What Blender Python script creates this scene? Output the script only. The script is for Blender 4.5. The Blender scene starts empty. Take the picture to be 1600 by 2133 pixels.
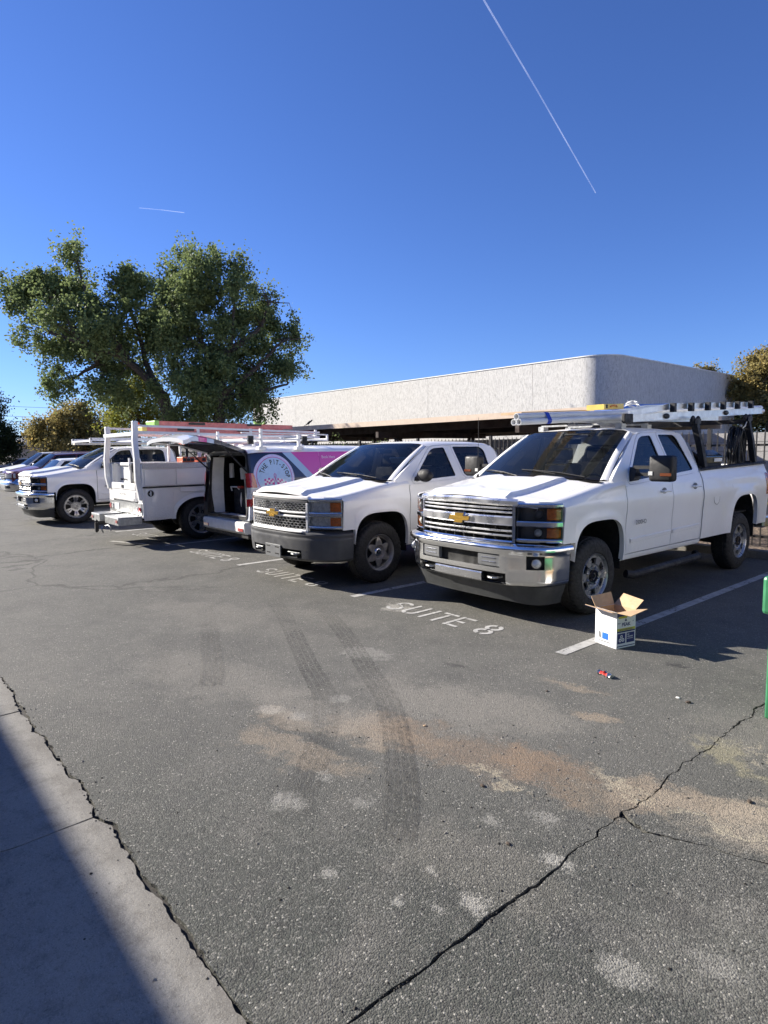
import bpy, math, random
import numpy as np
from mathutils import Vector, Matrix
from mathutils.geometry import tessellate_polygon
random.seed(7); rng = np.random.default_rng(7)
R = math.radians; PI = math.pi
sc = bpy.context.scene
COL = sc.collection

# ------------------------------------------------------------------ camera
cd = bpy.data.cameras.new('camera'); cam = bpy.data.objects.new('camera', cd); COL.objects.link(cam)
cd.sensor_fit = 'HORIZONTAL'; cd.sensor_width = 36; cd.lens = 29.19; cd.clip_start = .05; cd.clip_end = 20000
CL = Vector((2.8731, -4.4053, 1.6973))
FW = Vector((-0.7534, 0.65038, -0.0969)); RT = Vector((0.6542, 0.75624, -0.01069)); UP = Vector((-0.06632, 0.07145, 0.99524))
cam.matrix_world = Matrix(((RT.x, UP.x, -FW.x, CL.x), (RT.y, UP.y, -FW.y, CL.y), (RT.z, UP.z, -FW.z, CL.z), (0, 0, 0, 1)))
sc.camera = cam
# ------------------------------------------------------------------ sky and sun
SUN = Vector((-1.8, -.9, 1.0)).normalized()          # towards the sun
elev = math.asin(SUN.z); azim = math.atan2(SUN.x, SUN.y)   # clockwise from +Y
w = bpy.data.worlds.new('World'); sc.world = w; w.use_nodes = True
nt = w.node_tree; bg = nt.nodes['Background']
sky = nt.nodes.new('ShaderNodeTexSky'); sky.sky_type = 'NISHITA'; sky.sun_disc = False
sky.sun_elevation = elev; sky.sun_rotation = azim; sky.altitude = 350; sky.air_density = 1.0; sky.dust_density = .1; sky.ozone_density = 6.0
tn = nt.nodes.new('ShaderNodeMix'); tn.data_type = 'RGBA'; tn.blend_type = 'MULTIPLY'; tn.inputs[0].default_value = 1; tn.inputs[7].default_value = (.62, .70, 1, 1)   # the camera's white balance
nt.links.new(sky.outputs[0], tn.inputs[6]); nt.links.new(tn.outputs[2], bg.inputs[0]); bg.inputs[1].default_value = .072
sl = bpy.data.lights.new('sun', 'SUN'); so = bpy.data.objects.new('sun', sl); COL.objects.link(so)
sl.energy = 5.0; sl.angle = R(.53); sl.color = (1, .93, .82)
so.rotation_euler = SUN.to_track_quat('Z', 'Y').to_euler()
sc.view_settings.view_transform = 'Standard'; sc.view_settings.look = 'None'
sc.view_settings.exposure = 1.24; sc.view_settings.gamma = 1; sc.view_settings.use_curve_mapping = False
sc.cycles.max_bounces = 8; sc.cycles.transparent_max_bounces = 24

# ------------------------------------------------------------------ materials
class N:
    """small node-tree writer"""
    def __init__(s, name):
        s.m = bpy.data.materials.new(name); s.m.use_nodes = True; s.t = s.m.node_tree
        s.b = s.t.nodes['Principled BSDF']; s.out = s.t.nodes['Material Output']
        s._tc = None
    def new(s, ty, **k):
        n = s.t.nodes.new(ty)
        for a, v in k.items(): setattr(n, a, v)
        return n
    def link(s, a, b): s.t.links.new(a, b)
    def tc(s):
        if not s._tc: s._tc = s.new('ShaderNodeTexCoord')
        return s._tc.outputs['Object']
    def noise(s, scale, detail=4, rough=.55, vec=None, dist=0, stretch=None):
        n = s.new('ShaderNodeTexNoise'); n.inputs['Scale'].default_value = scale; n.inputs['Detail'].default_value = detail
        n.inputs['Roughness'].default_value = rough; n.inputs['Distortion'].default_value = dist
        v = vec or s.tc()
        if stretch:
            mp = s.new('ShaderNodeMapping'); mp.inputs['Scale'].default_value = stretch; s.link(v, mp.inputs[0]); v = mp.outputs[0]
        s.link(v, n.inputs['Vector']); return n.outputs['Fac']
    def ramp(s, fac, a, b, lo=0., hi=1.):
        n = s.new('ShaderNodeMapRange'); n.inputs[1].default_value = a; n.inputs[2].default_value = b
        n.inputs[3].default_value = lo; n.inputs[4].default_value = hi; n.interpolation_type = 'SMOOTHSTEP'
        s.link(fac, n.inputs[0]); return n.outputs[0]
    def math(s, op, a, b=0.):
        n = s.new('ShaderNodeMath', operation=op)
        for i, v in enumerate((a, b)):
            if hasattr(v, 'is_output'): s.link(v, n.inputs[i])
            else: n.inputs[i].default_value = v
        return n.outputs[0]
    def mix(s, fac, a, b):
        n = s.new('ShaderNodeMix', data_type='RGBA')
        for sock, v in ((n.inputs[0], fac), (n.inputs[6], a), (n.inputs[7], b)):
            if hasattr(v, 'is_output'): s.link(v, sock)
            elif isinstance(v, tuple): sock.default_value = (*v[:3], 1)
            else: sock.default_value = v
        return n.outputs[2]
    def bump(s, h, strength=.3, dist=.01, base=None):
        n = s.new('ShaderNodeBump'); n.inputs['Strength'].default_value = strength; n.inputs['Distance'].default_value = dist
        s.link(h, n.inputs['Height'])
        if base: s.link(base, n.inputs['Normal'])
        return n.outputs[0]
    def set(s, **k):
        for a, v in k.items():
            sock = s.b.inputs[{'color': 'Base Color', 'rough': 'Roughness', 'metal': 'Metallic', 'coat': 'Coat Weight', 'coatr': 'Coat Roughness',
                               'spec': 'Specular IOR Level', 'normal': 'Normal', 'alpha': 'Alpha', 'trans': 'Transmission Weight', 'ior': 'IOR',
                               'emit': 'Emission Color', 'emits': 'Emission Strength', 'aniso': 'Anisotropic'}[a]]
            if hasattr(v, 'is_output'): s.link(v, sock)
            elif isinstance(v, tuple): sock.default_value = (*v[:3], 1)
            else: sock.default_value = v
        return s

def simple(name, col, rough=.5, metal=0., coat=0., vary=.12, scale=6., bump=0., bscale=60., spec=.5):
    n = N(name); f = n.noise(scale, 5, .6)
    d = tuple(c * (1 - vary) for c in col); l = tuple(min(1, c * (1 + vary * .5)) for c in col)
    n.set(color=n.mix(n.ramp(f, .3, .7), d, l), metal=metal, coat=coat, coatr=.03, spec=spec)
    n.set(rough=n.ramp(n.noise(scale * 2.3, 3), .3, .7, max(.02, rough * .8), min(1, rough * 1.25)))
    if bump: n.set(normal=n.bump(n.noise(bscale, 4), bump, .01))
    return n.m

M = {}
def paint(name, col, dust=.08, rough=.36, coat=.7):
    n = N(name)
    dn = n.noise(1.7, 6, .65); fine = n.noise(38, 3, .6)
    sep = n.new('ShaderNodeSeparateXYZ'); n.link(n.tc(), sep.inputs[0])
    low = n.ramp(sep.outputs[2], .95, .35)            # road grime near the sills
    k = n.math('MULTIPLY', n.ramp(dn, .35, .8), dust)
    k2 = n.math('ADD', k, n.math('MULTIPLY', low, n.math('MULTIPLY', n.ramp(fine, .3, .75), dust * 1.6)))
    n.set(color=n.mix(k2, col, (.36, .31, .25)), rough=rough, coat=coat, coatr=.03, spec=.3); n.b.inputs['Coat IOR'].default_value = 1.5
    wav = n.noise(2.2, 2, .4)
    n.set(normal=n.bump(wav, .035, .02))
    return n.m
M['white'] = paint('white_car_paint', (.91, .905, .89))
M['white2'] = paint('fleet_white_paint', (.86, .85, .83), .16, .42, .5)
M['silver'] = paint('silver_car_paint', (.55, .57, .6), .12)
M['maroon'] = paint('maroon_car_paint', (.12, .018, .022), .16)
M['navy'] = paint('navy_car_paint', (.02, .03, .07), .14)
M['chrome'] = simple('chrome', (.90, .91, .92), .15, 1., vary=.05, scale=3)
M['slatchrome'] = simple('brushed_chrome', (.88, .88, .88), .30, 1., vary=.05, scale=3)
M['chrome_dull'] = simple('satin_chrome', (.62, .63, .65), .22, 1., vary=.06)
M['alu'] = simple('aluminium', (.62, .63, .64), .36, 1., vary=.15, scale=9)
M['rimsilver'] = simple('silver_wheel_paint', (.42, .42, .42), .32, .75, vary=.18, scale=14)
M['rimgrey'] = simple('steel_wheel_paint', (.33, .31, .29), .42, .45, vary=.22, scale=12)
M['rubber'] = simple('tyre_rubber', (.022, .021, .020), .75, vary=.3, scale=18, bump=.15, bscale=90)
M['black'] = simple('black_plastic', (.012, .012, .014), .62, vary=.25, scale=8, bump=.08, bscale=300)
M['gloss_black'] = simple('gloss_black', (.012, .012, .014), .14, vary=.1)
M['bumpergrey'] = simple('grey_bumper_plastic', (.062, .064, .070), .5, vary=.16, scale=4, bump=.08, bscale=240)
M['dampl'] = simple('charcoal_plastic', (.045, .048, .05), .5, vary=.2)
M['padgrey'] = simple('grey_pad_plastic', (.15, .155, .16), .5, vary=.1)
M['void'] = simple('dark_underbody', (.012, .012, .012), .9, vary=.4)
M['interior'] = simple('cabin_trim', (.05, .047, .045), .8, vary=.2)
M['seat'] = simple('seat_cloth', (.075, .07, .068), .9, vary=.25, bump=.2)
M['gold'] = simple('gold_emblem', (.75, .46, .09), .22, .7, coat=.5, vary=.08)
M['orange_lens'] = simple('amber_lens', (.75, .2, .02), .12, coat=1, vary=.25, scale=30)
M['amber_dark'] = simple('dull_amber_lens', (.16, .05, .02), .2, coat=1, vary=.2)
M['red_lens'] = simple('red_lens', (.42, .012, .015), .12, coat=1, vary=.25, scale=30)
M['clear_lens'] = simple('clear_lens_white', (.62, .63, .62), .12, coat=1, vary=.2, scale=30)
M['lamp_house'] = simple('lamp_housing', (.11, .112, .115), .35, .3, vary=.3)
M['lamp_bright'] = simple('lamp_reflector', (.85, .85, .80), .5, .0, vary=.3, scale=25)
M['red'] = simple('red_enamel', (.55, .045, .03), .4, vary=.25)
M['fibre'] = simple('red_fibreglass', (.66, .22, .19), .5, vary=.22, scale=10)
M['redorange'] = simple('orange_red_plastic', (.62, .11, .035), .45, vary=.2)
M['lime'] = simple('lime_plastic', (.30, .62, .12), .5)
M['yellow'] = simple('yellow_plastic', (.66, .50, .12), .45, vary=.12)
M['blue'] = simple('blue_plastic', (.02, .13, .55), .45, vary=.15)
M['bluetape'] = simple('blue_tape', (.012, .05, .42), .5)
M['pvc'] = simple('white_pvc', (.72, .73, .74), .35, vary=.1, scale=5)
M['whitepowder'] = simple('white_powder_coat', (.74, .74, .73), .42, vary=.1)
M['wood'] = simple('pale_timber', (.58, .44, .28), .7, vary=.2, bump=.2)
M['cream'] = simple('cream_board', (.75, .68, .52), .6, vary=.1)
M['blacksteel'] = simple('black_steel', (.03, .028, .027), .45, .2, vary=.3)
M['hose'] = simple('black_hose', (.012, .012, .013), .5, vary=.2)
M['card'] = simple('brown_cardboard', (.52, .36, .215), .85, vary=.10, scale=16, bump=.1, bscale=120)
M['boxwhite'] = simple('white_box_print', (.80, .81, .83), .4, vary=.03, scale=3)
M['inkblue'] = simple('blue_ink', (.02, .03, .16), .45, vary=.1)
M['inkyellow'] = simple('yellow_ink', (.62, .58, .05), .45, vary=.1)
M['inkbright'] = simple('bright_blue_ink', (.02, .16, .72), .45, vary=.1)
M['inkblack'] = simple('black_ink', (.02, .02, .02), .5, vary=.1)
M['decalwhite'] = simple('white_decal', (.78, .79, .8), .3, coat=.6, vary=.03)
M['decalpink'] = simple('pink_decal', (.60, .05, .30), .3, coat=.6, vary=.05)
M['decalblue'] = simple('pale_blue_decal', (.46, .62, .80), .3, coat=.8, vary=.03)
M['decallilac'] = simple('lilac_decal', (.66, .60, .80), .3, coat=.8, vary=.03)
M['green'] = simple('green_dumpster_paint', (.04, .21, .095), .45, vary=.25, scale=5, coat=.2)
M['diamond'] = simple('diamond_plate', (.50, .51, .53), .35, .8, vary=.15, scale=40, bump=.7, bscale=120)
M['galv'] = simple('galvanised_steel', (.42, .43, .43), .42, .7, vary=.25, scale=15)
M['paper'] = simple('white_paper', (.76, .76, .74), .8, vary=.05)
M['bird'] = simple('black_feathers', (.01, .01, .012), .6)

def glass(name, tint, refl_rough=.01, opac=.82, col=(.015, .018, .02)):
    n = N(name); t = n.t
    tr = n.new('ShaderNodeBsdfTransparent'); tr.inputs[0].default_value = (*tint, 1)
    df = n.new('ShaderNodeBsdfDiffuse'); df.inputs[0].default_value = (*col, 1)
    m1 = n.new('ShaderNodeMixShader'); m1.inputs[0].default_value = opac
    n.link(tr.outputs[0], m1.inputs[1]); n.link(df.outputs[0], m1.inputs[2])
    gl = n.new('ShaderNodeBsdfGlossy'); gl.inputs['Roughness'].default_value = refl_rough
    fr = n.new('ShaderNodeFresnel'); fr.inputs[0].default_value = 1.52
    m2 = n.new('ShaderNodeMixShader'); n.link(fr.outputs[0], m2.inputs[0]); n.link(m1.outputs[0], m2.inputs[1]); n.link(gl.outputs[0], m2.inputs[2])
    n.link(m2.outputs[0], n.out.inputs[0]); t.nodes.remove(n.b); return n.m
M['glass_dark'] = glass('tinted_window_glass', (.5, .5, .52), opac=.62)
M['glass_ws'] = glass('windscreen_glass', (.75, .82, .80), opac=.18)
M['glass_wsdark'] = glass('tinted_windscreen_glass', (.55, .6, .6), opac=.42)  # windscreen with a stronger tint of its own
M['glass_lens'] = glass('lamp_cover_glass', (.95, .95, .95), opac=.0)

# ------------------------------------------------------------------ mesh builder
def rotm(rx=0, ry=0, rz=0):
    return Matrix.Rotation(rz, 3, 'Z') @ Matrix.Rotation(ry, 3, 'Y') @ Matrix.Rotation(rx, 3, 'X')
class MB:
    def __init__(s): s.v = []; s.f = []
    def add(s, vs, fs):
        b = len(s.v); s.v += [tuple(p) for p in vs]; s.f += [tuple(i + b for i in f) for f in fs]; return s
    def box(s, x0, x1, y0, y1, z0, z1, rot=None, piv=None, cut=0.):
        c = Vector(((x0 + x1) / 2, (y0 + y1) / 2, (z0 + z1) / 2)); hx, hy, hz = (x1 - x0) / 2, (y1 - y0) / 2, (z1 - z0) / 2
        vs = [Vector((sx * hx, sy * hy, sz * hz)) for sx in (-1, 1) for sy in (-1, 1) for sz in (-1, 1)]
        if rot: vs = [rot @ p for p in vs]
        return s.add([p + c for p in vs], [(0, 1, 3, 2), (4, 6, 7, 5), (0, 4, 5, 1), (2, 3, 7, 6), (0, 2, 6, 4), (1, 5, 7, 3)])
    def grid(s, rows, closed=False, flip=False):
        n = len(rows[0]); vs = [p for r in rows for p in r]; fs = []
        for i in range(len(rows) - 1):
            for j in range(n if closed else n - 1):
                k = (j + 1) % n; q = (i * n + j, i * n + k, (i + 1) * n + k, (i + 1) * n + j)
                fs.append(q[::-1] if flip else q)
        return s.add(vs, fs)
    def tube(s, pts, r, n=8, caps=True, sq=False):
        pts = [Vector(p) for p in pts]; rows = []
        up0 = None
        for i, p in enumerate(pts):
            t = (pts[min(i + 1, len(pts) - 1)] - pts[max(i - 1, 0)]).normalized()
            a = Vector((0, 0, 1)) if abs(t.z) < .9 else Vector((1, 0, 0))
            if up0 is None: u = t.cross(a).normalized()
            else: u = (up0 - t * up0.dot(t)).normalized()
            up0 = u; v = t.cross(u); rr = r[i] if isinstance(r, (list, tuple)) else r
            o = PI / 4 if sq else 0
            rows.append([p + (u * math.cos(o + 2 * PI * k / n) + v * math.sin(o + 2 * PI * k / n)) * rr * (1.414 if sq else 1) for k in range(n)])
        b = len(s.v); s.grid(rows, closed=True)
        if caps:
            s.f.append(tuple(b + k for k in range(n))[::-1]); e = b + (len(rows) - 1) * n; s.f.append(tuple(e + k for k in range(n)))
        return s
    def beam(s, a, b, w): return s.tube([a, b], w / 2, 4, sq=True)
    def lathe(s, prof, n=32, axis='y', c=(0, 0, 0), flip=False):
        rows = []
        for k in range(n):
            a = 2 * PI * k / n; ca, sa = math.cos(a), math.sin(a); row = []
            for (h, r) in prof:
                p = {'y': (r * ca, h, r * sa), 'z': (r * ca, r * sa, h), 'x': (h, r * ca, r * sa)}[axis]
                row.append((p[0] + c[0], p[1] + c[1], p[2] + c[2]))
            rows.append(row)
        rows.append(rows[0]); return s.grid(rows, flip=flip)
    def disc(s, c, r, n=20, axis='y', s_=1):
        vs = []
        for k in range(n):
            a = 2 * PI * k / n * s_; ca, sa = r * math.cos(a), r * math.sin(a)
            d = {'y': (ca, 0, sa), 'z': (ca, sa, 0), 'x': (0, ca, sa)}[axis]; vs.append((c[0] + d[0], c[1] + d[1], c[2] + d[2]))
        return s.add(vs, [tuple(range(n))])
    def ball(s, c, r, n=10, m=7, sc3=(1, 1, 1)):
        rows = []
        for i in range(m + 1):
            t = PI * i / m
            rows.append([(c[0] + r * sc3[0] * math.sin(t) * math.cos(2 * PI * k / n), c[1] + r * sc3[1] * math.sin(t) * math.sin(2 * PI * k / n), c[2] + r * sc3[2] * math.cos(t)) for k in range(n)])
        return s.grid(rows, closed=True)
    def plate(s, loops, fn, th=0., fn_in=None):
        """2D loops (first outer, rest holes) -> surface by fn, optional thickness by fn_in"""
        flat = [p for l in loops for p in l]
        tris = tessellate_polygon([[Vector((p[0], p[1], 0)) for p in l] for l in loops])
        b = len(s.v); s.v += [tuple(fn(*p)) for p in flat]; s.f += [tuple(b + i for i in t) for t in tris]
        if fn_in:
            b2 = len(s.v); s.v += [tuple(fn_in(*p)) for p in flat]; s.f += [tuple(b2 + i for i in t)[::-1] for t in tris]
            o = 0
            for l in loops:
                n = len(l)
                for i in range(n):
                    j = (i + 1) % n; s.f.append((b + o + i, b + o + j, b2 + o + j, b2 + o + i))
                o += n
        return s
    def build(s, name, mt, parent=None, smooth=True, ang=32, bevel=0., loc=None, label=None, recalc=True):
        me = bpy.data.meshes.new(name); me.from_pydata(s.v, [], s.f)
        if recalc and len(s.f) < 60000:
            import bmesh
            bm = bmesh.new(); bm.from_mesh(me); bmesh.ops.remove_doubles(bm, verts=bm.verts, dist=1e-5); bmesh.ops.recalc_face_normals(bm, faces=bm.faces)
            bm.to_mesh(me); bm.free()
        me.materials.append(M[mt] if isinstance(mt, str) else mt)
        if smooth:
            me.shade_smooth(); me.set_sharp_from_angle(angle=R(ang))
        o = bpy.data.objects.new(name, me); COL.objects.link(o)
        if parent: o.parent = parent
        if loc: o.location = loc
        if bevel:
            b = o.modifiers.new('bevel', 'BEVEL'); b.width = bevel; b.segments = 2; b.limit_method = 'ANGLE'; b.angle_limit = R(40)
        if label: o['label'] = label
        return o
def thing(name, label, cat, loc=(0, 0, 0), rz=0, group=None):
    o = bpy.data.objects.new(name, None); COL.objects.link(o); o.location = loc; o.rotation_euler = (0, 0, rz); o.empty_display_size = .2
    o['label'] = label; o['category'] = cat
    if group: o['group'] = group
    return o
def tag(o, label, cat, group=None):
    o['label'] = label; o['category'] = cat
    if group: o['group'] = group
    return o
def struct(o): o['kind'] = 'structure'; return o
def stuff(o): o['kind'] = 'stuff'; return o
def dup(root, loc=None, rz=None, label=None, parent=None):
    def cp(o, par):
        c = o.copy(); COL.objects.link(c); c.parent = par
        for ch in o.children: cp(ch, c)
        return c
    c = cp(root, parent)
    if loc is not None: c.location = loc
    if rz is not None: c.rotation_euler = (0, 0, rz)
    if label: c['label'] = label
    return c
def lerp(a, b, t): return a + (b - a) * t
def interp(x, tab):
    if x <= tab[0][0]: return tab[0][1]
    for (a, b), (c, d) in zip(tab, tab[1:]):
        if x <= c: return b + (d - b) * (x - a) / (c - a)
    return tab[-1][1]
def sstep(a, b, x):
    t = max(0, min(1, (x - a) / (b - a))); return t * t * (3 - 2 * t)
def text_mesh(body, size, spacing=1., bold=0.):
    """returns (verts2d, faces, width) of a filled text"""
    cu = bpy.data.curves.new('text', 'FONT'); cu.body = body; cu.size = size; cu.space_character = spacing; cu.resolution_u = 3; cu.offset = bold * size
    o = bpy.data.objects.new('text', cu); COL.objects.link(o)
    dg = bpy.context.evaluated_depsgraph_get(); me = bpy.data.meshes.new_from_object(o.evaluated_get(dg))
    vs = [(v.co.x, v.co.y) for v in me.vertices]; fs = [tuple(p.vertices) for p in me.polygons]
    bpy.data.objects.remove(o); bpy.data.curves.remove(cu); bpy.data.meshes.remove(me)
    wd = max((v[0] for v in vs), default=0); return vs, fs, wd
def proj_px(P):
    d = Vector(P) - CL; z = d.dot(FW); return 800 + 1297.2 * d.dot(RT) / z, 1066.5 - 1297.2 * d.dot(UP) / z
#@@SECTION ground
# ------------------------------------------------------------------ ground
def asphalt_mat():
    n = N('weathered_asphalt'); P = n.tc()
    big = n.noise(.30, 6, .6); mid = n.noise(1.9, 8, .70, dist=.5); mid2 = n.noise(7, 8, .7); fine = n.noise(120, 5, .75); grit = n.noise(330, 2, .6)
    sepP = n.new('ShaderNodeSeparateXYZ'); n.link(P, sepP.inputs[0])
    coarse = n.ramp(n.math('ADD', n.math('ADD', n.math('MULTIPLY', sepP.outputs[0], .22), n.math('MULTIPLY', sepP.outputs[1], -.26)), n.math('MULTIPLY', mid, .6)), .75, 1.45)   # open-textured panel in the near corner
    c = n.mix(n.ramp(big, .3, .7), (.090, .089, .080), (.128, .125, .112))
    c = n.mix(n.math('MULTIPLY', coarse, .85), c, (.050, .056, .048))
    c = n.mix(n.math('MULTIPLY', n.ramp(mid, .44, .70), .60), c, (.150, .143, .128))
    c = n.mix(n.math('MULTIPLY', n.ramp(mid, .50, .30), .50), c, (.070, .069, .066))
    c = n.mix(n.math('MULTIPLY', n.ramp(mid2, .52, .72), .35), c, (.15, .145, .13))
    c = n.mix(n.math('MULTIPLY', n.ramp(mid2, .48, .30), .35), c, (.055, .055, .053))
    # stones: every cell of the aggregate has its own tone
    vs = n.new('ShaderNodeTexVoronoi'); vs.inputs['Scale'].default_value = 155; n.link(P, vs.inputs['Vector'])
    sp = n.new('ShaderNodeSeparateColor'); n.link(vs.outputs['Color'], sp.inputs[0])
    c = n.mix(n.math('MULTIPLY', n.ramp(sp.outputs[0], .70, .95), n.ramp(coarse, 0, 1, .35, .55)), c, (.23, .222, .20))
    c = n.mix(n.math('MULTIPLY', n.ramp(sp.outputs[1], .60, .95), n.ramp(coarse, 0, 1, .40, .85)), c, (.030, .030, .028))
    c = n.mix(n.math('MULTIPLY', n.ramp(sp.outputs[2], .978, .992), .6), c, (.46, .44, .39))
    c = n.mix(n.math('MULTIPLY', n.ramp(fine, .50, .68), .45), c, (.21, .20, .18))
    vo = n.new('ShaderNodeTexVoronoi'); vo.inputs['Scale'].default_value = 17; n.link(P, vo.inputs['Vector'])
    spv = n.new('ShaderNodeSeparateColor'); n.link(vo.outputs['Color'], spv.inputs[0])
    chips = n.math('MULTIPLY', n.math('MULTIPLY', n.ramp(vo.outputs['Distance'], .17, .05), n.ramp(spv.outputs[0], .80, .92)), n.ramp(n.noise(1.6, 4), .46, .60))
    chips = n.math('MULTIPLY', chips, n.ramp(n.noise(60, 4, .7), .38, .52))
    c = n.mix(n.math('MULTIPLY', chips, .85), c, (.44, .42, .36))
    w1 = n.new('ShaderNodeTexNoise'); w1.inputs['Scale'].default_value = 2.2; w1.inputs['Detail'].default_value = 10; w1.inputs['Roughness'].default_value = .70; n.link(P, w1.inputs['Vector'])
    sb = n.new('ShaderNodeVectorMath', operation='SUBTRACT'); n.link(w1.outputs['Color'], sb.inputs[0]); sb.inputs[1].default_value = (.5, .5, .5)
    ml = n.new('ShaderNodeVectorMath', operation='MULTIPLY_ADD'); n.link(sb.outputs[0], ml.inputs[0]); ml.inputs[1].default_value = (1.2, 1.0, 0); n.link(P, ml.inputs[2]); PW = ml.outputs[0]
    w2 = n.new('ShaderNodeTexNoise'); w2.inputs['Scale'].default_value = 13; w2.inputs['Detail'].default_value = 10; w2.inputs['Roughness'].default_value = .8; n.link(P, w2.inputs['Vector'])
    sb2 = n.new('ShaderNodeVectorMath', operation='SUBTRACT'); n.link(w2.outputs['Color'], sb2.inputs[0]); sb2.inputs[1].default_value = (.5, .5, .5)
    ml2 = n.new('ShaderNodeVectorMath', operation='MULTIPLY_ADD'); n.link(sb2.outputs[0], ml2.inputs[0]); ml2.inputs[1].default_value = (.30, .28, 0); n.link(P, ml2.inputs[2]); PS = ml2.outputs[0]
    grain = n.noise(46, 6, .75)
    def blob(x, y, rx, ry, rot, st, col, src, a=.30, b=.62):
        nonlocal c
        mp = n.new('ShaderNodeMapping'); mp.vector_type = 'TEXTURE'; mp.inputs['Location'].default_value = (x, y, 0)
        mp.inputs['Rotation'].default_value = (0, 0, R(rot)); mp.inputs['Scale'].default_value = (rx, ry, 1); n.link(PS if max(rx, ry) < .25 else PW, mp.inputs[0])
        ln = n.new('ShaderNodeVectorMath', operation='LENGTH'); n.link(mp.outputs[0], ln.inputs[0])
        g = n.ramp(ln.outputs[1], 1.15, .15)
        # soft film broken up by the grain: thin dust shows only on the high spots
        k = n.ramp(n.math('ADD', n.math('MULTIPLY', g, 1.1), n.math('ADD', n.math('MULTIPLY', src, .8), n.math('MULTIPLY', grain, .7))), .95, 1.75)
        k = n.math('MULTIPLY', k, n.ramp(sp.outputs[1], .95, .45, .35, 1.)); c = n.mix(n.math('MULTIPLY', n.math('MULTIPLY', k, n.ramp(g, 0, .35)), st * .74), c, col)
    s1 = n.noise(5.5, 8, .72, dist=.6); s2 = n.noise(14, 8, .75)
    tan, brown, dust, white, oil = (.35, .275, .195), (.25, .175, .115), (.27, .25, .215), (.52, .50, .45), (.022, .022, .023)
    blob(-.05, -2.64, .66, .20, 6, .55, tan, s1)
    blob(-.45, -2.42, .5, .16, 15, .5, tan, s1)
    blob(.12, -2.02, .62, .30, 25, .75, tan, s1)
    blob(.55, -1.85, .95, .34, 10, .62, brown, s1)
    blob(.98, -1.70, .45, .25, 5, .85, brown, s2)
    blob(1.62, -1.48, .75, .26, 35, .80, tan, s1)
    blob(2.2, -1.2, .9, .45, 30, .75, (.40, .34, .26), s1)
    blob(1.6, -.72, .42, .13, -50, .6, (.38, .34, .20), s2)
    blob(.2, -1.35, 1.25, .50, 20, .70, dust, s1)
    blob(-.45, -2.2, .9, .36, 20, .60, dust, s1)
    blob(-1.6, -2.4, 1.3, .5, 15, .42, dust, s1); blob(-3.2, -1.6, 1.6, .6, 15, .35, dust, s1); blob(1.9, -.4, .9, .5, 10, .4, dust, s1); blob(-2.4, -.8, 1.2, .35, 20, .3, dust, s1)
    blob(.86, -.9, .22, .10, 20, .8, tan, s2)
    blob(.5, -.55, .38, .10, 15, .6, tan, s2)
    for (x, y, r, st) in ((.37, -2.88, .12, .8), (-.65, -2.38, .11, .6), (-.44, -2.31, .09, .5), (-.48, -1.92, .10, .5), (1.5, -2.29, .075, 1), (1.43, -2.72, .07, 1), (.31, -2.61, .06, .7), (1.28, -2.08, .08, .6),
                      (.92, -3.03, .05, .8), (1.22, -2.95, .045, .8), (1.18, -2.73, .04, .8), (-2.1, .14, .2, 1), (1.35, -2.85, .035, .9), (.62, -2.62, .07, .5),
                      (1.95, -2.6, .09, .7), (2.15, -2.35, .10, .5), (-1.1, -1.2, .2, .5), (1.12, -2.28, .06, .6)):
        blob(x, y, r * 1.3, r, 20, .62 * st, white, s2)
    for q in ((1.35, -1.55, .40, .035, -3), (1.85, -.72, .34, .022, -38), (1.68, -.60, .26, .018, -62), (1.95, -1.5, .4, .03, 25), (2.0, -1.05, .5, .03, 40), (.9, -1.98, .4, .03, 8)): blob(*q, .8, (.42, .37, .27), s2)
    blob(2.3, -2.3, .8, .45, 10, .2, (.40, .38, .33), s2); blob(1.3, -2.55, .7, .3, 10, .22, (.34, .31, .26), s2)
    blob(.78, .42, .13, .07, 0, .9, oil, s1); blob(-.39, -.85, .16, .06, 10, .8, oil, s1); blob(1.12, -3.5, .06, .05, 0, .6, oil, s1); blob(1.95, -2.21, .2, .12, 0, .5, oil, s1)
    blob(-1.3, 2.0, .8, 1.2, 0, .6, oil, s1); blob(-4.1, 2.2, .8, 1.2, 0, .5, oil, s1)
    blob(1.25, -1.72, .40, .14, 0, .3, oil, s2); blob(-.1, -2.45, .6, .12, 12, .35, oil, s1)
    # hairline crazing away from the camera
    v2 = n.new('ShaderNodeTexVoronoi'); v2.feature = 'DISTANCE_TO_EDGE'; v2.inputs['Scale'].default_value = .42
    wob = n.new('ShaderNodeTexNoise'); wob.inputs['Scale'].default_value = 2.2; wob.inputs['Detail'].default_value = 6
    mixv = n.new('ShaderNodeMix', data_type='VECTOR'); mixv.inputs[0].default_value = .35; n.link(P, wob.inputs['Vector']); n.link(P, mixv.inputs[4]); n.link(wob.outputs['Color'], mixv.inputs[5]); n.link(mixv.outputs[1], v2.inputs['Vector'])
    sep = n.new('ShaderNodeSeparateXYZ'); n.link(P, sep.inputs[0])
    hair = n.math('MULTIPLY', n.ramp(v2.outputs['Distance'], .009, .002), n.ramp(sep.outputs[0], -3.5, -6.))
    c = n.mix(n.math('MULTIPLY', hair, .5), c, (.025, .024, .022))
    n.set(color=c, rough=n.ramp(fine, .3, .7, .72, .95), spec=.35)
    h = n.math('ADD', n.math('MULTIPLY', vs.outputs['Distance'], -.9), n.math('ADD', n.math('MULTIPLY', fine, .8), n.math('MULTIPLY', grit, .4)))
    b1 = n.bump(h, .75, .0055); b2 = n.bump(mid2, .5, .010, b1)
    b3 = n.bump(chips, .5, .003, b2); n.set(normal=b3)
    return n.m
M['asphalt'] = asphalt_mat()
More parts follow.
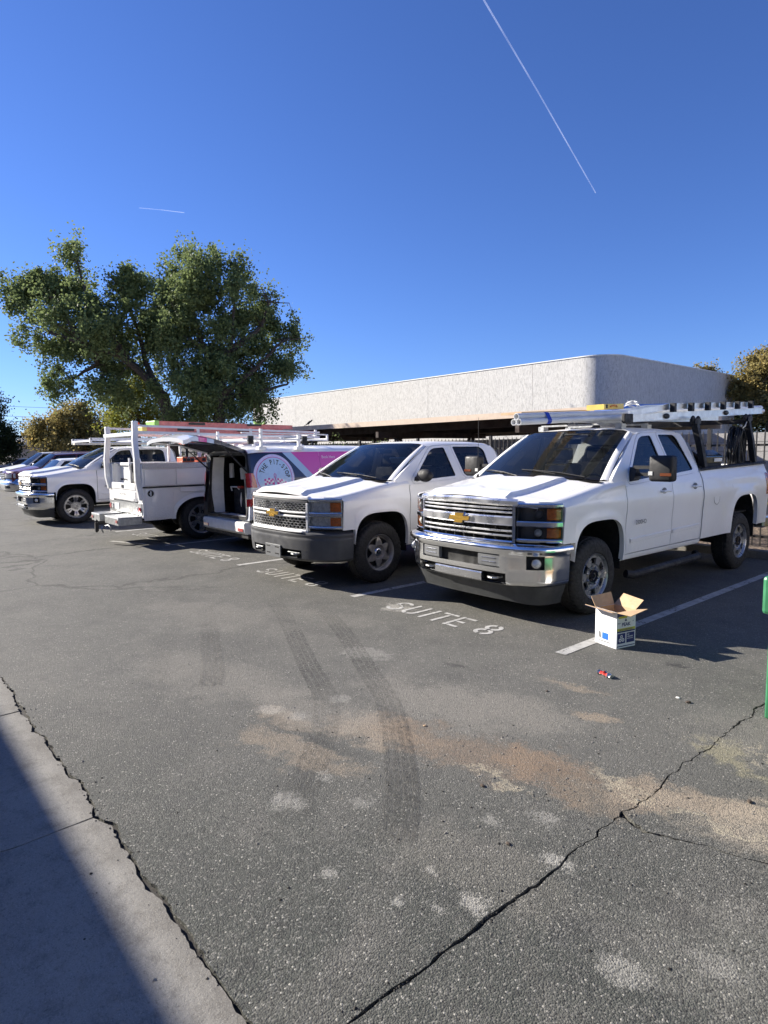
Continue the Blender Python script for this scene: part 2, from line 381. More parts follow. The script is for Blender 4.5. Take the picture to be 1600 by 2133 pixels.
def concrete_mat():
    n = N('old_concrete'); big = n.noise(1.1, 6, .65); fine = n.noise(60, 5, .7); mid = n.noise(7, 6, .7)
    c = n.mix(n.ramp(big, .3, .7), (.215, .206, .188), (.29, .28, .254))
    c = n.mix(n.math('MULTIPLY', n.ramp(mid, .46, .68), .6), c, (.125, .118, .106))
    c = n.mix(n.math('MULTIPLY', n.ramp(fine, .45, .7), .4), c, (.32, .31, .28))
    c = n.mix(n.math('MULTIPLY', n.ramp(fine, .46, .30), .6), c, (.09, .085, .076))
    sep = n.new('ShaderNodeSeparateXYZ'); n.link(n.tc(), sep.inputs[0]); ed = n.math('ADD', sep.outputs[1], n.math('MULTIPLY', n.noise(3.5, 8, .7), .30))
    c = n.mix(n.math('MULTIPLY', n.ramp(ed, -3.62, -3.46), .55), c, (.12, .11, .095))
    g3 = n.noise(170, 3, .7); c = n.mix(n.math('MULTIPLY', n.ramp(g3, .56, .68), .5), c, (.45, .43, .39)); c = n.mix(n.math('MULTIPLY', n.ramp(g3, .44, .32), .6), c, (.09, .085, .075))
    broom = n.noise(30, 3, .6, stretch=(.06, 1, 1))
    n.set(color=c, rough=.9, spec=.3, normal=n.bump(g3, .6, .004, n.bump(fine, .5, .005, n.bump(broom, .3, .004, n.bump(mid, .3, .010))))); return n.m
M['concrete'] = concrete_mat()
def gravel_mat():
    n = N('tan_gravel'); v = n.new('ShaderNodeTexVoronoi'); v.inputs['Scale'].default_value = 22; n.link(n.tc(), v.inputs['Vector'])
    sc_ = n.mix(n.ramp(n.noise(9, 4), .3, .7), (.24, .17, .12), (.40, .31, .24)); c = n.mix(n.ramp(v.outputs['Distance'], .55, .15), (.10, .075, .055), sc_)
    n.set(color=c, rough=.95, normal=n.bump(v.outputs['Distance'], .8, -.02)); return n.m
M['gravel'] = gravel_mat()
M['dirt'] = simple('crack_dirt', (.028, .025, .021), .95, vary=.5, scale=30)
M['earth'] = simple('desert_ground', (.22, .18, .14), .95, vary=.3, scale=.2)

g = MB(); g.grid([[(-6000, -6000, -.34), (6000, -6000, -.34)], [(-6000, 6000, -.34), (6000, 6000, -.34)]]); struct(g.build('ground', 'earth'))
g = MB(); g.grid([[(-95, -9, -.016), (40, -9, -.016)], [(-95, 7, -.016), (40, 7, -.016)]]); struct(g.build('soil_under_paving', 'dirt'))
rj = random.Random(3)
def jag(a, b, step=.05, amp=.008, gap=.006):
    """a jagged polyline and two offset copies (left, right) with a varying gap"""
    a = Vector(a); b = Vector(b); L = (b - a).length; n = max(2, int(L / step)); d = (b - a) / L; nn = Vector((-d.y, d.x))
    mid = []; w1 = 0; w2 = 0; w3 = 0
    for i in range(n + 1):
        t = i / n; w1 = w1 * .86 + rj.gauss(0, amp); w3 = w3 * .93 + rj.gauss(0, .22); w2 = gap * (.2 + abs(w3)) + abs(rj.gauss(0, gap * .35))
        env = min(1, 6 * min(t, 1 - t) + .02); p = a + (b - a) * t + nn * w1 * env * .8; mid.append((p, nn, w2))
    return [p + q * s for p, q, s in mid], [p - q * s for p, q, s in mid]
def slab(name, loop, mt, z=0., depth=.035, parent=None, smooth=False):
    m = MB(); L = [(p[0], p[1]) for p in loop]
    m.plate([L], lambda x, y: (x, y, z)); n = len(L); b = len(m.v)
    inner = [(p[0], p[1], z - depth) for p in L]; m.v += inner
    for i in range(n): m.f.append((i, (i + 1) % n, b + (i + 1) % n, b + i))
    return m.build(name, mt, parent, smooth=False)
YG = -3.61
# longitudinal crack between panels
cl, cr = jag((1.505, YG + .01), (1.505, 6.05), .026, .0085, .0048)
J = min(range(len(cr)), key=lambda i: abs(cr[i].y + 1.78))
bl, br = jag((1.512, -1.78), (1.64, -1.83), .02, .006, .011); bl2, br2 = jag((1.64, -1.83), (1.92, -1.72), .03, .006, .007); bl3, br3 = jag((1.92, -1.72), (3.0, -1.35), .04, .007, .006); bl4, br4 = jag((3.0, -1.35), (30, 6.0), .5, .02, .006)
up = bl + bl2[1:] + bl3[1:] + bl4[1:]; dn = br + br2[1:] + br3[1:] + br4[1:]
el, er = jag((-90, YG), (-6, YG), .5, .01, .008)[0], None
e1l, e1r = jag((-6, YG), (1.49, YG), .022, .007, .0075)
e2l, e2r = jag((1.52, YG), (6, YG), .03, .007, .008)
edgeA = el + e1l[1:]
lot = thing('parking_lot', '', ''); del lot['label'], lot['category']; lot['kind'] = 'structure'
slab('asphalt_panel', edgeA + cl[1:] + [Vector((-90, 6.05))], 'asphalt', parent=lot)
slab('asphalt_panel', [p for p in cr[J + 1:]][::-1] + up[1:] + [Vector((30, 6.05))], 'asphalt', parent=lot)
slab('asphalt_panel', cr[:J - 0][::-1] + [] + e2l[1:] + [Vector((30, YG)), Vector((30, 5.9))] + dn[1:-1][::-1], 'asphalt', parent=lot)
# concrete apron slabs along the building
apron = thing('concrete_apron', '', ''); del apron['label'], apron['category']; apron['kind'] = 'structure'
xs = [-40, -26, -14.7, -9.9, -6.65, -5.0, -3.37, -1.755, -.13, 1.5, 3.12, 4.75, 12, 24]
jo = [jag((x, -5.6), (x, YG - .03), .04, .004, .004 if x < -2 else .0055) for x in xs]
def fit(L, x0, x1): return [p for p in L if x0 + .02 < p.x < x1 - .02]
for i in range(len(xs) - 1):
    x0, x1 = xs[i], xs[i + 1]; topj = fit([Vector((p.x, p.y - .002)) for p in e1r], x0, x1) + fit([Vector((p.x, p.y - .002)) for p in e2r], x0, x1)
    left = jo[i][1]; right = jo[i + 1][0]
    slab('concrete_slab', left + topj + right[::-1], 'concrete', parent=apron)
    slab('concrete_slab', [Vector((x0 + .006, -7.75)), Vector((x0 + .006, -5.612)), Vector((x1 - .006, -5.612)), Vector((x1 - .006, -7.75))], 'concrete', parent=apron)
# planting strip with gravel, kerb
m = MB(); m.grid([[(-90, 6.25, .045), (40, 6.25, .045)], [(-90, 40, .045), (40, 40, .045)]]); struct(m.build('gravel_strip', 'gravel'))
kb = thing('kerb', '', ''); del kb['label'], kb['category']; kb['kind'] = 'structure'
for i in range(26):
    m = MB(); x = -58 + i * 3.0; m.box(x, x + 2.985, 6.06, 6.24, -.03, .125); m.build('kerb_stone', 'concrete', kb, bevel=.015)
# loose stones, leaves and grit
m = MB()
def pebble(m, x, y, r):
    h = r * .7; k = random.random() * 6; ps = []
    for j in range(5): a = k + j * 1.257; q = r * random.uniform(.6, 1.1); ps.append((x + q * math.cos(a), y + q * math.sin(a), .001))
    m.add(ps + [(x + random.uniform(-.3, .3) * r, y + random.uniform(-.3, .3) * r, h)], [(0, 1, 5), (1, 2, 5), (2, 3, 5), (3, 4, 5), (4, 0, 5)])
for i in range(420):
    cx, cy, sp = random.choice([(1.2, -1.8, .35), (.9, -1.7, .4), (1.5, -1.2, .7), (1.6, -.9, .7), (1.0, -2.6, .5), (0, -2, 1.5), (1.2, .2, .6), (-1, -2.9, 1.4), (1.3, -1.75, .25)])
    pebble(m, random.gauss(cx, sp), random.gauss(cy, sp * .6), random.choice([.003, .004, .005, .006, .009]))
stuff(m.build('loose_grit', 'concrete', smooth=False))
m = MB()
for i in range(260): pebble(m, random.gauss(.9, 1.3), random.gauss(-1.8, 1.1), random.choice([.003, .004, .006, .008]))
for i in range(420):   # crumbs along the joints
    t = random.choice([0, 1]); 
    if t: pebble(m, random.uniform(-6, 1.5), YG + random.gauss(0, .018), random.choice([.003, .004, .006]))
    else: pebble(m, 1.505 + random.gauss(0, .018), random.uniform(YG, 1), random.choice([.003, .004, .005]))
stuff(m.build('loose_gravel', 'dirt', smooth=False))

# ------------------------------------------------------------------ painted markings
def worn_paint():
    n = N('worn_white_road_paint'); n.set(color=n.mix(n.ramp(n.noise(9, 5), .3, .7), (.34, .335, .32), (.50, .495, .475)), rough=.75)
    f = n.noise(26, 8, .75); g2 = n.noise(4, 5, .6)
    k = n.ramp(n.math('ADD', n.math('MULTIPLY', f, .7), n.math('MULTIPLY', g2, .6)), .50, .60); n.set(alpha=n.math('MULTIPLY', k, .92)); return n.m
M['roadpaint'] = worn_paint()
mk = thing('stall_markings', '', ''); del mk['label'], mk['category']; mk['kind'] = 'structure'
for k in range(9):
    x = -2.82 * k
    m = MB(); rows = []
    for i in range(60): y = 5.6 * i / 59; rows.append([(x - .05, y - (0.0), .004), (x + .05, y, .004)])
    m.grid(rows); m.build('stall_line', 'roadpaint', mk, smooth=False)
m = MB(); m.grid([[(-9.8, -.6, .004), (-9.8, -.5, .004)], [(-8.9, -.25, .004), (-8.9, -.15, .004)]]); m.build('stall_line', 'roadpaint', mk, smooth=False)
def stencil(ch):
    """stencil letter strokes as polygons in a 0.6 x 1 box"""
    S = .13
    def r(x0, y0, x1, y1): return [(x0, y0), (x1, y0), (x1, y1), (x0, y1)]
    def arc(cx, cy, rx, ry, a0, a1, n=9, t=S):
        o = [(cx + rx * math.cos(R(lerp(a0, a1, i / n))), cy + ry * math.sin(R(lerp(a0, a1, i / n)))) for i in range(n + 1)]
        q = [(cx + (rx - t) * math.cos(R(lerp(a1, a0, i / n))), cy + (ry - t) * math.sin(R(lerp(a1, a0, i / n)))) for i in range(n + 1)]
        return o + q
    if ch == 'S': return [arc(.3, .73, .3, .27, 20, 235), arc(.3, .27, .3, .27, 55, -160), [(.10, .56), (.30, .56), (.50, .40), (.50, .44 - .0), (.3, .60), (.1, .62)]]
    if ch == 'U': return [r(0, .28, S, 1), r(.6 - S, .28, .6, 1), arc(.3, .28, .3, .28, 184, 262), arc(.3, .28, .3, .28, 278, 356)]
    if ch == 'I': return [r(.1, 0, .1 + S, 1)]
    if ch == 'T': return [r(.3 - S / 2, 0, .3 + S / 2, .83), r(0, .87, .22, 1), r(.38, .87, .6, 1), r(.24, .87, .36, 1)]
    if ch == 'E': return [r(0, 0, S, 1), r(S + .04, .87, .56, 1), r(S + .04, .44, .46, .56), r(S + .04, 0, .56, .13)]
    if ch == '8': return [arc(.3, .74, .28, .26, -80, 80), arc(.3, .74, .28, .26, 100, 260), arc(.3, .26, .3, .26, -80, 80), arc(.3, .26, .3, .26, 100, 260)]
    return []
for (tx, ty, wd, hg) in ((-2.20, -.06, 1.45, .34), (-5.05, -.05, 1.45, .32), (-7.45, .0, 1.35, .32), (-10.6, .1, 1.35, .32)):
    pen = 0; adv = {'S': .75, 'U': .78, 'I': .42, 'T': .74, 'E': .74, ' ': .35, '8': .62}
    tot = sum(adv[c] for c in 'SUITE 8'); k = wd / tot
    for c in 'SUITE 8':
        if c != ' ':
            m = MB()
            for poly in stencil(c): m.plate([poly], lambda x, y: (tx + (pen + x) * k, ty + y * hg, .004))
            m.build('letter', 'roadpaint', mk, smooth=False)
        pen += adv[c]
def tyre_mat():
    n = N('tyre_scuff'); f = n.noise(30, 6, .7); a = n.noise(1.1, 5); mp = n.new('ShaderNodeMapping'); mp.vector_type = 'TEXTURE'; mp.inputs['Location'].default_value = (-.7, -1.9, 0); mp.inputs['Rotation'].default_value = (0, 0, R(-20)); mp.inputs['Scale'].default_value = (3.4, 1.5, 1); n.link(n.tc(), mp.inputs[0]); ln = n.new('ShaderNodeVectorMath', operation='LENGTH'); n.link(mp.outputs[0], ln.inputs[0]); fade = n.ramp(ln.outputs[1], 1.0, .35)
    n.set(color=(.045, .044, .042), rough=.85, alpha=n.math('MULTIPLY', n.ramp(f, .3, .75), n.math('MULTIPLY', fade, n.ramp(a, .30, .66, .16, .60)))); return n.m
M['scuff'] = tyre_mat()
def cr2(P, n=12):
    out = []
    for i in range(len(P) - 1):
        p0, p1, p2, p3 = [Vector(P[max(0, min(len(P) - 1, i + k))]) for k in (-1, 0, 1, 2)]
        for j in range(n):
            t = j / n; out.append(.5 * ((2 * p1) + (p2 - p0) * t + (2 * p0 - 5 * p1 + 4 * p2 - p3) * t * t + (3 * p1 - p0 - 3 * p2 + p3) * t ** 3))
    out.append(Vector(P[-1])); return out
for P, z in (([(.50, -2.95), (-.38, -2.11), (-1.26, -1.68), (-2.69, -1.02), (-4.39, -.34), (-6, .4)], .003), ([(.95, -2.70), (.62, -2.36), (-.1, -1.8), (-.75, -1.45), (-2.01, -.83), (-3.79, -.13), (-5, .5)], .0045),
             ([(-1.5, -2.9), (-2.09, -2.58), (-4.19, -1.68), (-6.56, -1.08), (-9, -.9)], .006), ([(-1.3, -2.5), (-1.9, -2.2), (-4.0, -1.35), (-6.5, -.8), (-9, -.6)], .0075)):
    C2 = cr2(P); m = MB()
    for off in (-.068, -.023, .023, .068):
        rows = []
        for i, p in enumerate(C2):
            d = (C2[min(i + 1, len(C2) - 1)] - C2[max(0, i - 1)]).normalized(); nn = Vector((-d.y, d.x))
            a = p + nn * (off - .019); b = p + nn * (off + .019); rows.append([(a.x, a.y, z), (b.x, b.y, z)])
        m.grid(rows)
    stuff(m.build('tyre_mark', 'scuff', smooth=False))
#@@SECTION buildings
# ------------------------------------------------------------------ white building with rounded corner
def stucco_mat(name, col, scale=1., streak=.35):
    n = N(name)
    f = n.noise(9 * scale, 8, .75, dist=1.2, stretch=(1, 1, .28)); g2 = n.noise(2.2 * scale, 6, .7, stretch=(1, 1, .5)); h = n.noise(30 * scale, 6, .7)
    c = n.mix(n.math('MULTIPLY', n.ramp(f, .44, .62), streak), col, tuple(x * .62 for x in col))
    c = n.mix(n.math('MULTIPLY', n.ramp(g2, .5, .75), .25), c, tuple(x * .75 for x in col))
    n.set(color=c, rough=.9, spec=.3, normal=n.bump(f, .7, .02, n.bump(h, .5, .01))); return n.m
M['stucco'] = stucco_mat('rough_white_stucco', (.59, .58, .555), 2.2, .85)
M['stucco2'] = stucco_mat('tan_stucco', (.42, .35, .27))
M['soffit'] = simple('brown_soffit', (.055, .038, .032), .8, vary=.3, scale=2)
M['fascia'] = simple('tan_painted_steel', (.52, .41, .31), .55, vary=.1)
M['blockgrey'] = simple('grey_block', (.30, .29, .28), .9, vary=.2, scale=12, bump=.4)
bt = thing('commercial_building', 'long white stucco building with rounded corner and blank parapet wall', 'building')
YB, XC, HB, RC = 15.2, -8.2, 4.87, 1.0
# front wall split by vertical joints into panels
seams = [-32.3, -27.4, -22.3, -16.8, -11.3, XC - RC]
for a, b in zip(seams, seams[1:]):
    m = MB(); m.box(a + .006, b - .006, YB, YB + .3, 0, HB); m.build('wall_panel', 'stucco', bt, smooth=False)
m = MB(); rows = []
for i in range(15):
    a = -PI / 2 + i / 14 * PI / 2; x = XC - RC + RC * math.cos(a); y = YB + RC + RC * math.sin(a); rows.append([(x, y, 0), (x, y, HB)])
for y in (18, 21, 26.0): rows.append([(XC, y, 0), (XC, y, HB)])
for y in (26.0,): rows.append([(XC - 20, y, 0), (XC - 20, y, HB)])
rows.insert(0, [(XC - RC - .011, YB, 0), (XC - RC - .011, YB, HB)])
m.grid(rows); m.build('corner_wall', 'stucco', bt)
m = MB(); m.grid([[(-32.3, YB, 0), (-32.3, YB, HB)], [(-32.3, 26.0, 0), (-32.3, 26.0, HB)]]); m.build('end_wall', 'stucco', bt)
m = MB(); m.grid([[(-32.2, YB + .3, HB - .5), (-32.2, 25.9, HB - .5)], [(XC - .3, YB + .9, HB - .5), (XC - .1, 25.9, HB - .5)]]); m.build('roof', 'blockgrey', bt)
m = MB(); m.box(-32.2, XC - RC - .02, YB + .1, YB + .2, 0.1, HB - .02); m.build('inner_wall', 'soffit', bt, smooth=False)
m = MB()
m.box(-32.35, XC - RC, YB - .025, YB + .33, HB, HB + .035)
m.build('parapet_cap', 'whitepowder', bt, smooth=False)
m = MB()
for i in range(14):
    a0 = -PI / 2 + i / 14 * PI / 2; a1 = -PI / 2 + (i + 1) / 14 * PI / 2
    q = []
    for a, rr in ((a0, RC + .025), (a1, RC + .025), (a1, RC - .3), (a0, RC - .3)): q.append((XC - RC + rr * math.cos(a), YB + RC + rr * math.sin(a)))
    m.add([(x, y, HB + .001) for x, y in q] + [(x, y, HB + .036) for x, y in q], [(0, 1, 2, 3), (4, 5, 6, 7), (0, 1, 5, 4), (2, 3, 7, 6), (1, 2, 6, 5), (3, 0, 4, 7)])
m.box(XC - .3, XC + .025, YB + RC + .002, 26.0, HB, HB + .035)
m.build('parapet_cap', 'whitepowder', bt, smooth=False)
# ------------------------------------------------------------------ carport in front of it
cp = thing('carport', 'long flat carport with tan steel fascia and dark underside behind the fence', 'carport')
XA, XB_ = -24.0, -3.9
m = MB(); m.box(XA, XB_, 8.0, 8.06, 2.47, 2.62); m.build('fascia', 'fascia', cp, smooth=False)
m = MB(); m.box(XA, XB_, 13.3, 13.36, 2.20, 2.52); m.build('fascia', 'fascia', cp, smooth=False)
m = MB(); m.box(XB_ - .06, XB_, 8.062, 13.298, 2.40, 2.60); m.build('fascia', 'fascia', cp, smooth=False)
m = MB()
for i in range(66):
    x = XA + i * .304; m.box(x, x + .298, 8.065, 13.295, 2.50 - .0, 2.55)
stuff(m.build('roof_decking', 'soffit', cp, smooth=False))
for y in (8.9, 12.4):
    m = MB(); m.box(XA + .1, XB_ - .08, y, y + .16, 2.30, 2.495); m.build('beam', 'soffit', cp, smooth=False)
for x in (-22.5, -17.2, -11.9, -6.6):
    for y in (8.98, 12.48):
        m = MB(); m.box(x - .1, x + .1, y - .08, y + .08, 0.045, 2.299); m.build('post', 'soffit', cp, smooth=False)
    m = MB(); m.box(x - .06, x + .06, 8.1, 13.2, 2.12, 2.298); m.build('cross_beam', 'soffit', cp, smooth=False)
# ------------------------------------------------------------------ block wall behind the fence
bw = thing('block_wall', 'low grey concrete block wall running behind the iron fence', 'wall')
proto = None; nb = 0
for c in range(3):
    for i in range(80):
        x = -33.0 + i * .405 + (0.2 if c % 2 else 0)
        if proto is None:
            m = MB(); m.box(0, .395, 0, .19, 0, .19); proto = m.build('block', 'blockgrey', bw, smooth=False); o = proto
        else:
            o = proto.copy(); COL.objects.link(o)
        o.location = (x, 10.2, 1.42 + c * .2); nb += 1
m = MB(); m.box(-33, -.3, 10.215, 10.375, .045, 1.42); m.build('lower_courses', 'blockgrey', bw, smooth=False)
m = MB(); m.box(-33.0, -.35, 10.22, 10.37, 1.425, 2.01); m.build('mortar', 'concrete', bw, smooth=False)
bw2 = MB(); bw2.box(-4.5, 16, 16.0, 16.2, .045, 2.08); tag(bw2.build('boundary_wall', 'blockgrey'), 'plain grey wall under the trees right of the white building', 'wall')
# ------------------------------------------------------------------ building behind the viewer: casts the foreground shade, shows in reflections
bb = thing('warehouse', 'tan stucco warehouse whose parapet shades the concrete at lower left', 'building')
m = MB(); m.box(-28, 26, -18, -7.8, -.05, 4.5); m.build('wall', 'stucco2', bb, smooth=False)
for i in range(7):
    x = -22 + i * 6.2
    f = MB().box(x, x + 2.4, -7.799, -7.74, .9, 2.3).build('window', 'blacksteel', bb, smooth=False)
    for j in range(3): q = MB(); q.box(x + .08 + j * .77, x + .78 + j * .77, -7.739, -7.73, .98, 2.22); q.build('pane', 'glass_dark', f, smooth=False)
# ------------------------------------------------------------------ office building right of the frame, mirrored in the truck sides
ob = thing('office_building', 'pale office building with window rows mirrored in the side of the nearest pickup', 'building')
m = MB(); m.box(12.5, 26, -3, 24, -.05, 6.0); m.build('wall', 'whitepowder', ob, smooth=False)
for i in range(9):
    for z0 in (1.0, 3.8):
        y = -2 + i * 2.85; f = MB().box(12.45, 12.499, y, y + 1.9, z0, z0 + 1.3).build('window', 'padgrey', ob, smooth=False)
        for j in range(3): q = MB(); q.box(12.435, 12.449, y + .06 + j * .61, y + .61 + j * .61, z0 + .06, z0 + 1.24); q.build('pane', 'glass_dark', f, smooth=False)
# ------------------------------------------------------------------ iron fence
fn = thing('picket_fence', 'black iron picket fence between the trucks and the carport', 'fence')
YF = 7.0; pr = None; cnt = 0
for i in range(296):
    x = -28.5 + i * .1215
    if pr is None:
        m = MB(); m.box(-.009, .009, -.009, .009, .06, 1.95); m.add([(-.009, -.009, 1.95), (.009, -.009, 1.95), (.009, .009, 1.95), (-.009, .009, 1.95), (0, 0, 2.0)], [(0, 1, 4), (1, 2, 4), (2, 3, 4), (3, 0, 4)])
        pr = m.build('picket', 'blacksteel', fn, smooth=False); o = pr
    else: o = pr.copy(); COL.objects.link(o)
    o.location = (x, YF, 0)
for z in (.2, 1.0, 1.72):
    m = MB(); m.box(-28.6, 7.5, YF + .0095, YF + .04, z, z + .035); m.build('rail', 'blacksteel', fn, smooth=False)
for i in range(15):
    x = -28.45 + i * 2.43 + .06; m = MB(); m.box(x - .032, x + .032, YF - .03, YF + .034, .04, 2.03); m.build('post', 'blacksteel', fn, smooth=False)
#@@SECTION wheels
def hole(style, a, r):
    """is (angle deg, radius 0..1) inside an opening of the wheel disc"""
    if style == 'slot':
        d = (a - 90) % 60; d = min(d, 60 - d); return d < 15.5 and .60 < r < .87
    if style == 'tri':
        d = a % 60; d = min(d, 60 - d); return .50 < r < .86 and d < 4 + 21 * (r - .50) / .36
    d = a % 60; d2 = min(d, 60 - d)
    return (d2 < 15.5 and .42 < r < .90) or (abs(d - 30) < 3.6 and .5 < r < .86)
wheel_cache = {}
def make_wheel(name_parent, style, tyreR, rimR, wd, mt, loc, side):
    """side=+1: outer face looks +y; parts tyre, rim, hub_cap under an empty 'wheel'"""
    key = (style, tyreR, rimR)
    root = bpy.data.objects.new('wheel', None); COL.objects.link(root); root.parent = name_parent; root.location = loc; root.empty_display_size = .1
    root.rotation_euler = (0, random.uniform(0, 1) if False else .3 * loc[0], 0 if side > 0 else PI)
    if key in wheel_cache:
        for o in wheel_cache[key]:
            c = o.copy(); COL.objects.link(c); c.parent = root
        return root
    W = wd / 2; m = MB()
    n = 120; rows = []
    prof = [(-W + .03, rimR - .004), (-W + .004, rimR + .03), (-W, (rimR + tyreR) / 2), (-W + .010, tyreR - .045), (-W + .022, tyreR - .022), (-W + .040, tyreR - .005), (-W * .55, tyreR), (-W * .5, tyreR - .009), (-W * .42, tyreR - .009), (-W * .38, tyreR + .001)]
    prof = prof + [(-a, b) for a, b in prof[::-1]]
    for k in range(n + 1):
        a = 2 * PI * k / n; row = []
        for h, r in prof:
            lug = (k % 3 == 0) and r > tyreR - .03 and abs(h) > W * .5
            rr = r - (.011 if lug else 0); row.append((rr * math.cos(a), h, rr * math.sin(a)))
        rows.append(row)
    m.grid(rows); t = m.build('tyre', 'rubber', root, ang=28)
    m = MB(); m.lathe([(W - .028, rimR - .006), (W - .012, rimR + .004), (W - .006, rimR + .011), (W - .016, rimR + .016), (W - .03, rimR + .008)], 64)
    m.lathe([(W - .028, rimR - .006), (W - .05, rimR - .018), (-W + .02, rimR - .03)], 64)
    # face disc with openings
    def yf(r):
        if style == 'slot': return W - .045 + (.012 if r > .58 else 0) - .035 * sstep(.50, .40, r) + .05 * sstep(.34, .28, r)
        if style == 'tri': return W - .055 + .018 * sstep(.95, .6, r) - .03 * sstep(.42, .36, r)
        return W - .028 - .035 * sstep(.85, .3, r)
    nr, na = 22, 144; rs = [.12 + .86 * i / nr for i in range(nr + 1)]; th = .022
    def P(i, k, d=0): a = 2 * PI * k / na; r = rs[i] * rimR; return (r * math.cos(a), yf(rs[i]) - d, r * math.sin(a))
    solid = [[not hole(style, 360 * (k + .5) / na, (rs[i] + rs[i + 1]) / 2) for k in range(na)] for i in range(nr)]
    for i in range(nr):
        for k in range(na):
            if solid[i][k]:
                m.add([P(i, k), P(i, k + 1), P(i + 1, k + 1), P(i + 1, k)], [(0, 3, 2, 1)])
                if not solid[i][(k + 1) % na]: m.add([P(i, k + 1), P(i + 1, k + 1), P(i + 1, k + 1, th), P(i, k + 1, th)], [(0, 1, 2, 3)])
                if not solid[i][k - 1]: m.add([P(i, k), P(i + 1, k), P(i + 1, k, th), P(i, k, th)], [(3, 2, 1, 0)])
                if i + 1 < nr and not solid[i + 1][k]: m.add([P(i + 1, k), P(i + 1, k + 1), P(i + 1, k + 1, th), P(i + 1, k, th)], [(3, 2, 1, 0)])
                if i > 0 and not solid[i - 1][k]: m.add([P(i, k), P(i, k + 1), P(i, k + 1, th), P(i, k, th)], [(0, 1, 2, 3)])
    rim = m.build('rim', mt, root, ang=30)
    m = MB(); m.lathe([(-W * .2, .0), (-W * .2, rimR * .93)], 40); m.lathe([(W - .10, .05), (W - .10, rimR * .80), (W - .13, rimR * .80)], 40); brake = m.build('brake_disc', 'void', root)
    m = MB(); capr = rimR * {'slot': .30, 'tri': .26}.get(style, .2)
    y0 = yf(.2)
    if style == 'tri': m.lathe([(y0 - .01, capr * 1.25), (y0 + .018, capr), (y0 + .03, capr * .7), (y0 + .033, 0)], 24)
    else: m.lathe([(y0 - .02, capr), (y0 + .012, capr * .94), (y0 + .012, capr * .6), (y0 - .004, capr * .5), (y0 - .004, 0)], 24)
    cap = m.build('hub_cap', 'chrome_dull' if style == 'tri' else 'gloss_black' if style == 'slot' else 'rimsilver', root)
    m = MB(); nb = 6 if style == 'tri' else 8; rb = rimR * (.41 if style == 'slot' else .36)
    for k in range(nb):
        a = 2 * PI * (k + .5) / nb; m.lathe([(y0 - .04, .012), (y0 - .005, .012), (y0 + .002, .008), (y0 + .002, 0)], 6, c=(rb * math.cos(a), 0, rb * math.sin(a)))
    nuts = stuff(m.build('lug_nuts', 'chrome_dull', root))
    wheel_cache[key] = [t, rim, brake, cap, nuts]; return root
#@@SECTION pickup
SIDE = [(.30, .90), (.42, .952), (.52, .972), (.62, .984), (.75, .990), (.95, 1.0), (1.08, 1.012), (1.155, 1.012), (1.20, 1.0), (1.30, .985)]
def sy(z): return interp(z, SIDE) if z < 1.30 else .985 - .41 * (z - 1.30)
def curve_map(tab, x_extra=0.):
    """(s,z,d)->xyz along a plan curve of (x,y) points, mirrored for s<0"""
    pts = [Vector(p) for p in tab]; L = [0]
    for a, b in zip(pts, pts[1:]): L.append(L[-1] + (b - a).length)
    def f(s, z, d=0.):
        sg = 1 if s >= 0 else -1; s = min(abs(s), L[-1] - 1e-4)
        for i in range(len(L) - 1):
            if s <= L[i + 1]: break
        t = (s - L[i]) / (L[i + 1] - L[i]); p = pts[i].lerp(pts[i + 1], t)
        def tan(j): j0 = max(0, j - 1); j1 = min(len(pts) - 1, j + 1); return (pts[j1] - pts[j0]).normalized() if j > 0 else Vector((0, 1))
        tg = tan(i).lerp(tan(i + 1), t).normalized(); nn = Vector((tg.y, -tg.x))
        q = p + nn * d; return (q.x, sg * q.y, z)
    f.L = L[-1]; return f
def smooth_curve(P, n=5):
    out = []
    for i in range(len(P) - 1):
        p0, p1, p2, p3 = [Vector(P[max(0, min(len(P) - 1, i + k))]) for k in (-1, 0, 1, 2)]
        for j in range(n):
            t = j / n; out.append(tuple(.5 * ((2 * p1) + (p2 - p0) * t + (2 * p0 - 5 * p1 + 4 * p2 - p3) * t * t + (3 * p1 - p0 - 3 * p2 + p3) * t ** 3)))
    return out + [tuple(P[-1])]
def sbar(m, f, s0, s1, z0, z1, d0, d1, ch=.006, n=None, skew=0.):
    n = n or max(2, int(abs(s1 - s0) / .04)); pr = [(z0, d0), (z0, d1 - ch), (z0 + ch, d1), (z1 - ch, d1), (z1, d1 - ch), (z1, d0)]
    rows = []
    for i in range(n + 1):
        s = lerp(s0, s1, i / n); rows.append([f(s, z + skew * i / n, d) for z, d in pr])
    b = len(m.v); k = len(pr); m.grid(rows, closed=True); m.f.append(tuple(b + j for j in range(k))); m.f.append(tuple(b + n * k + j for j in range(k))[::-1]); return m
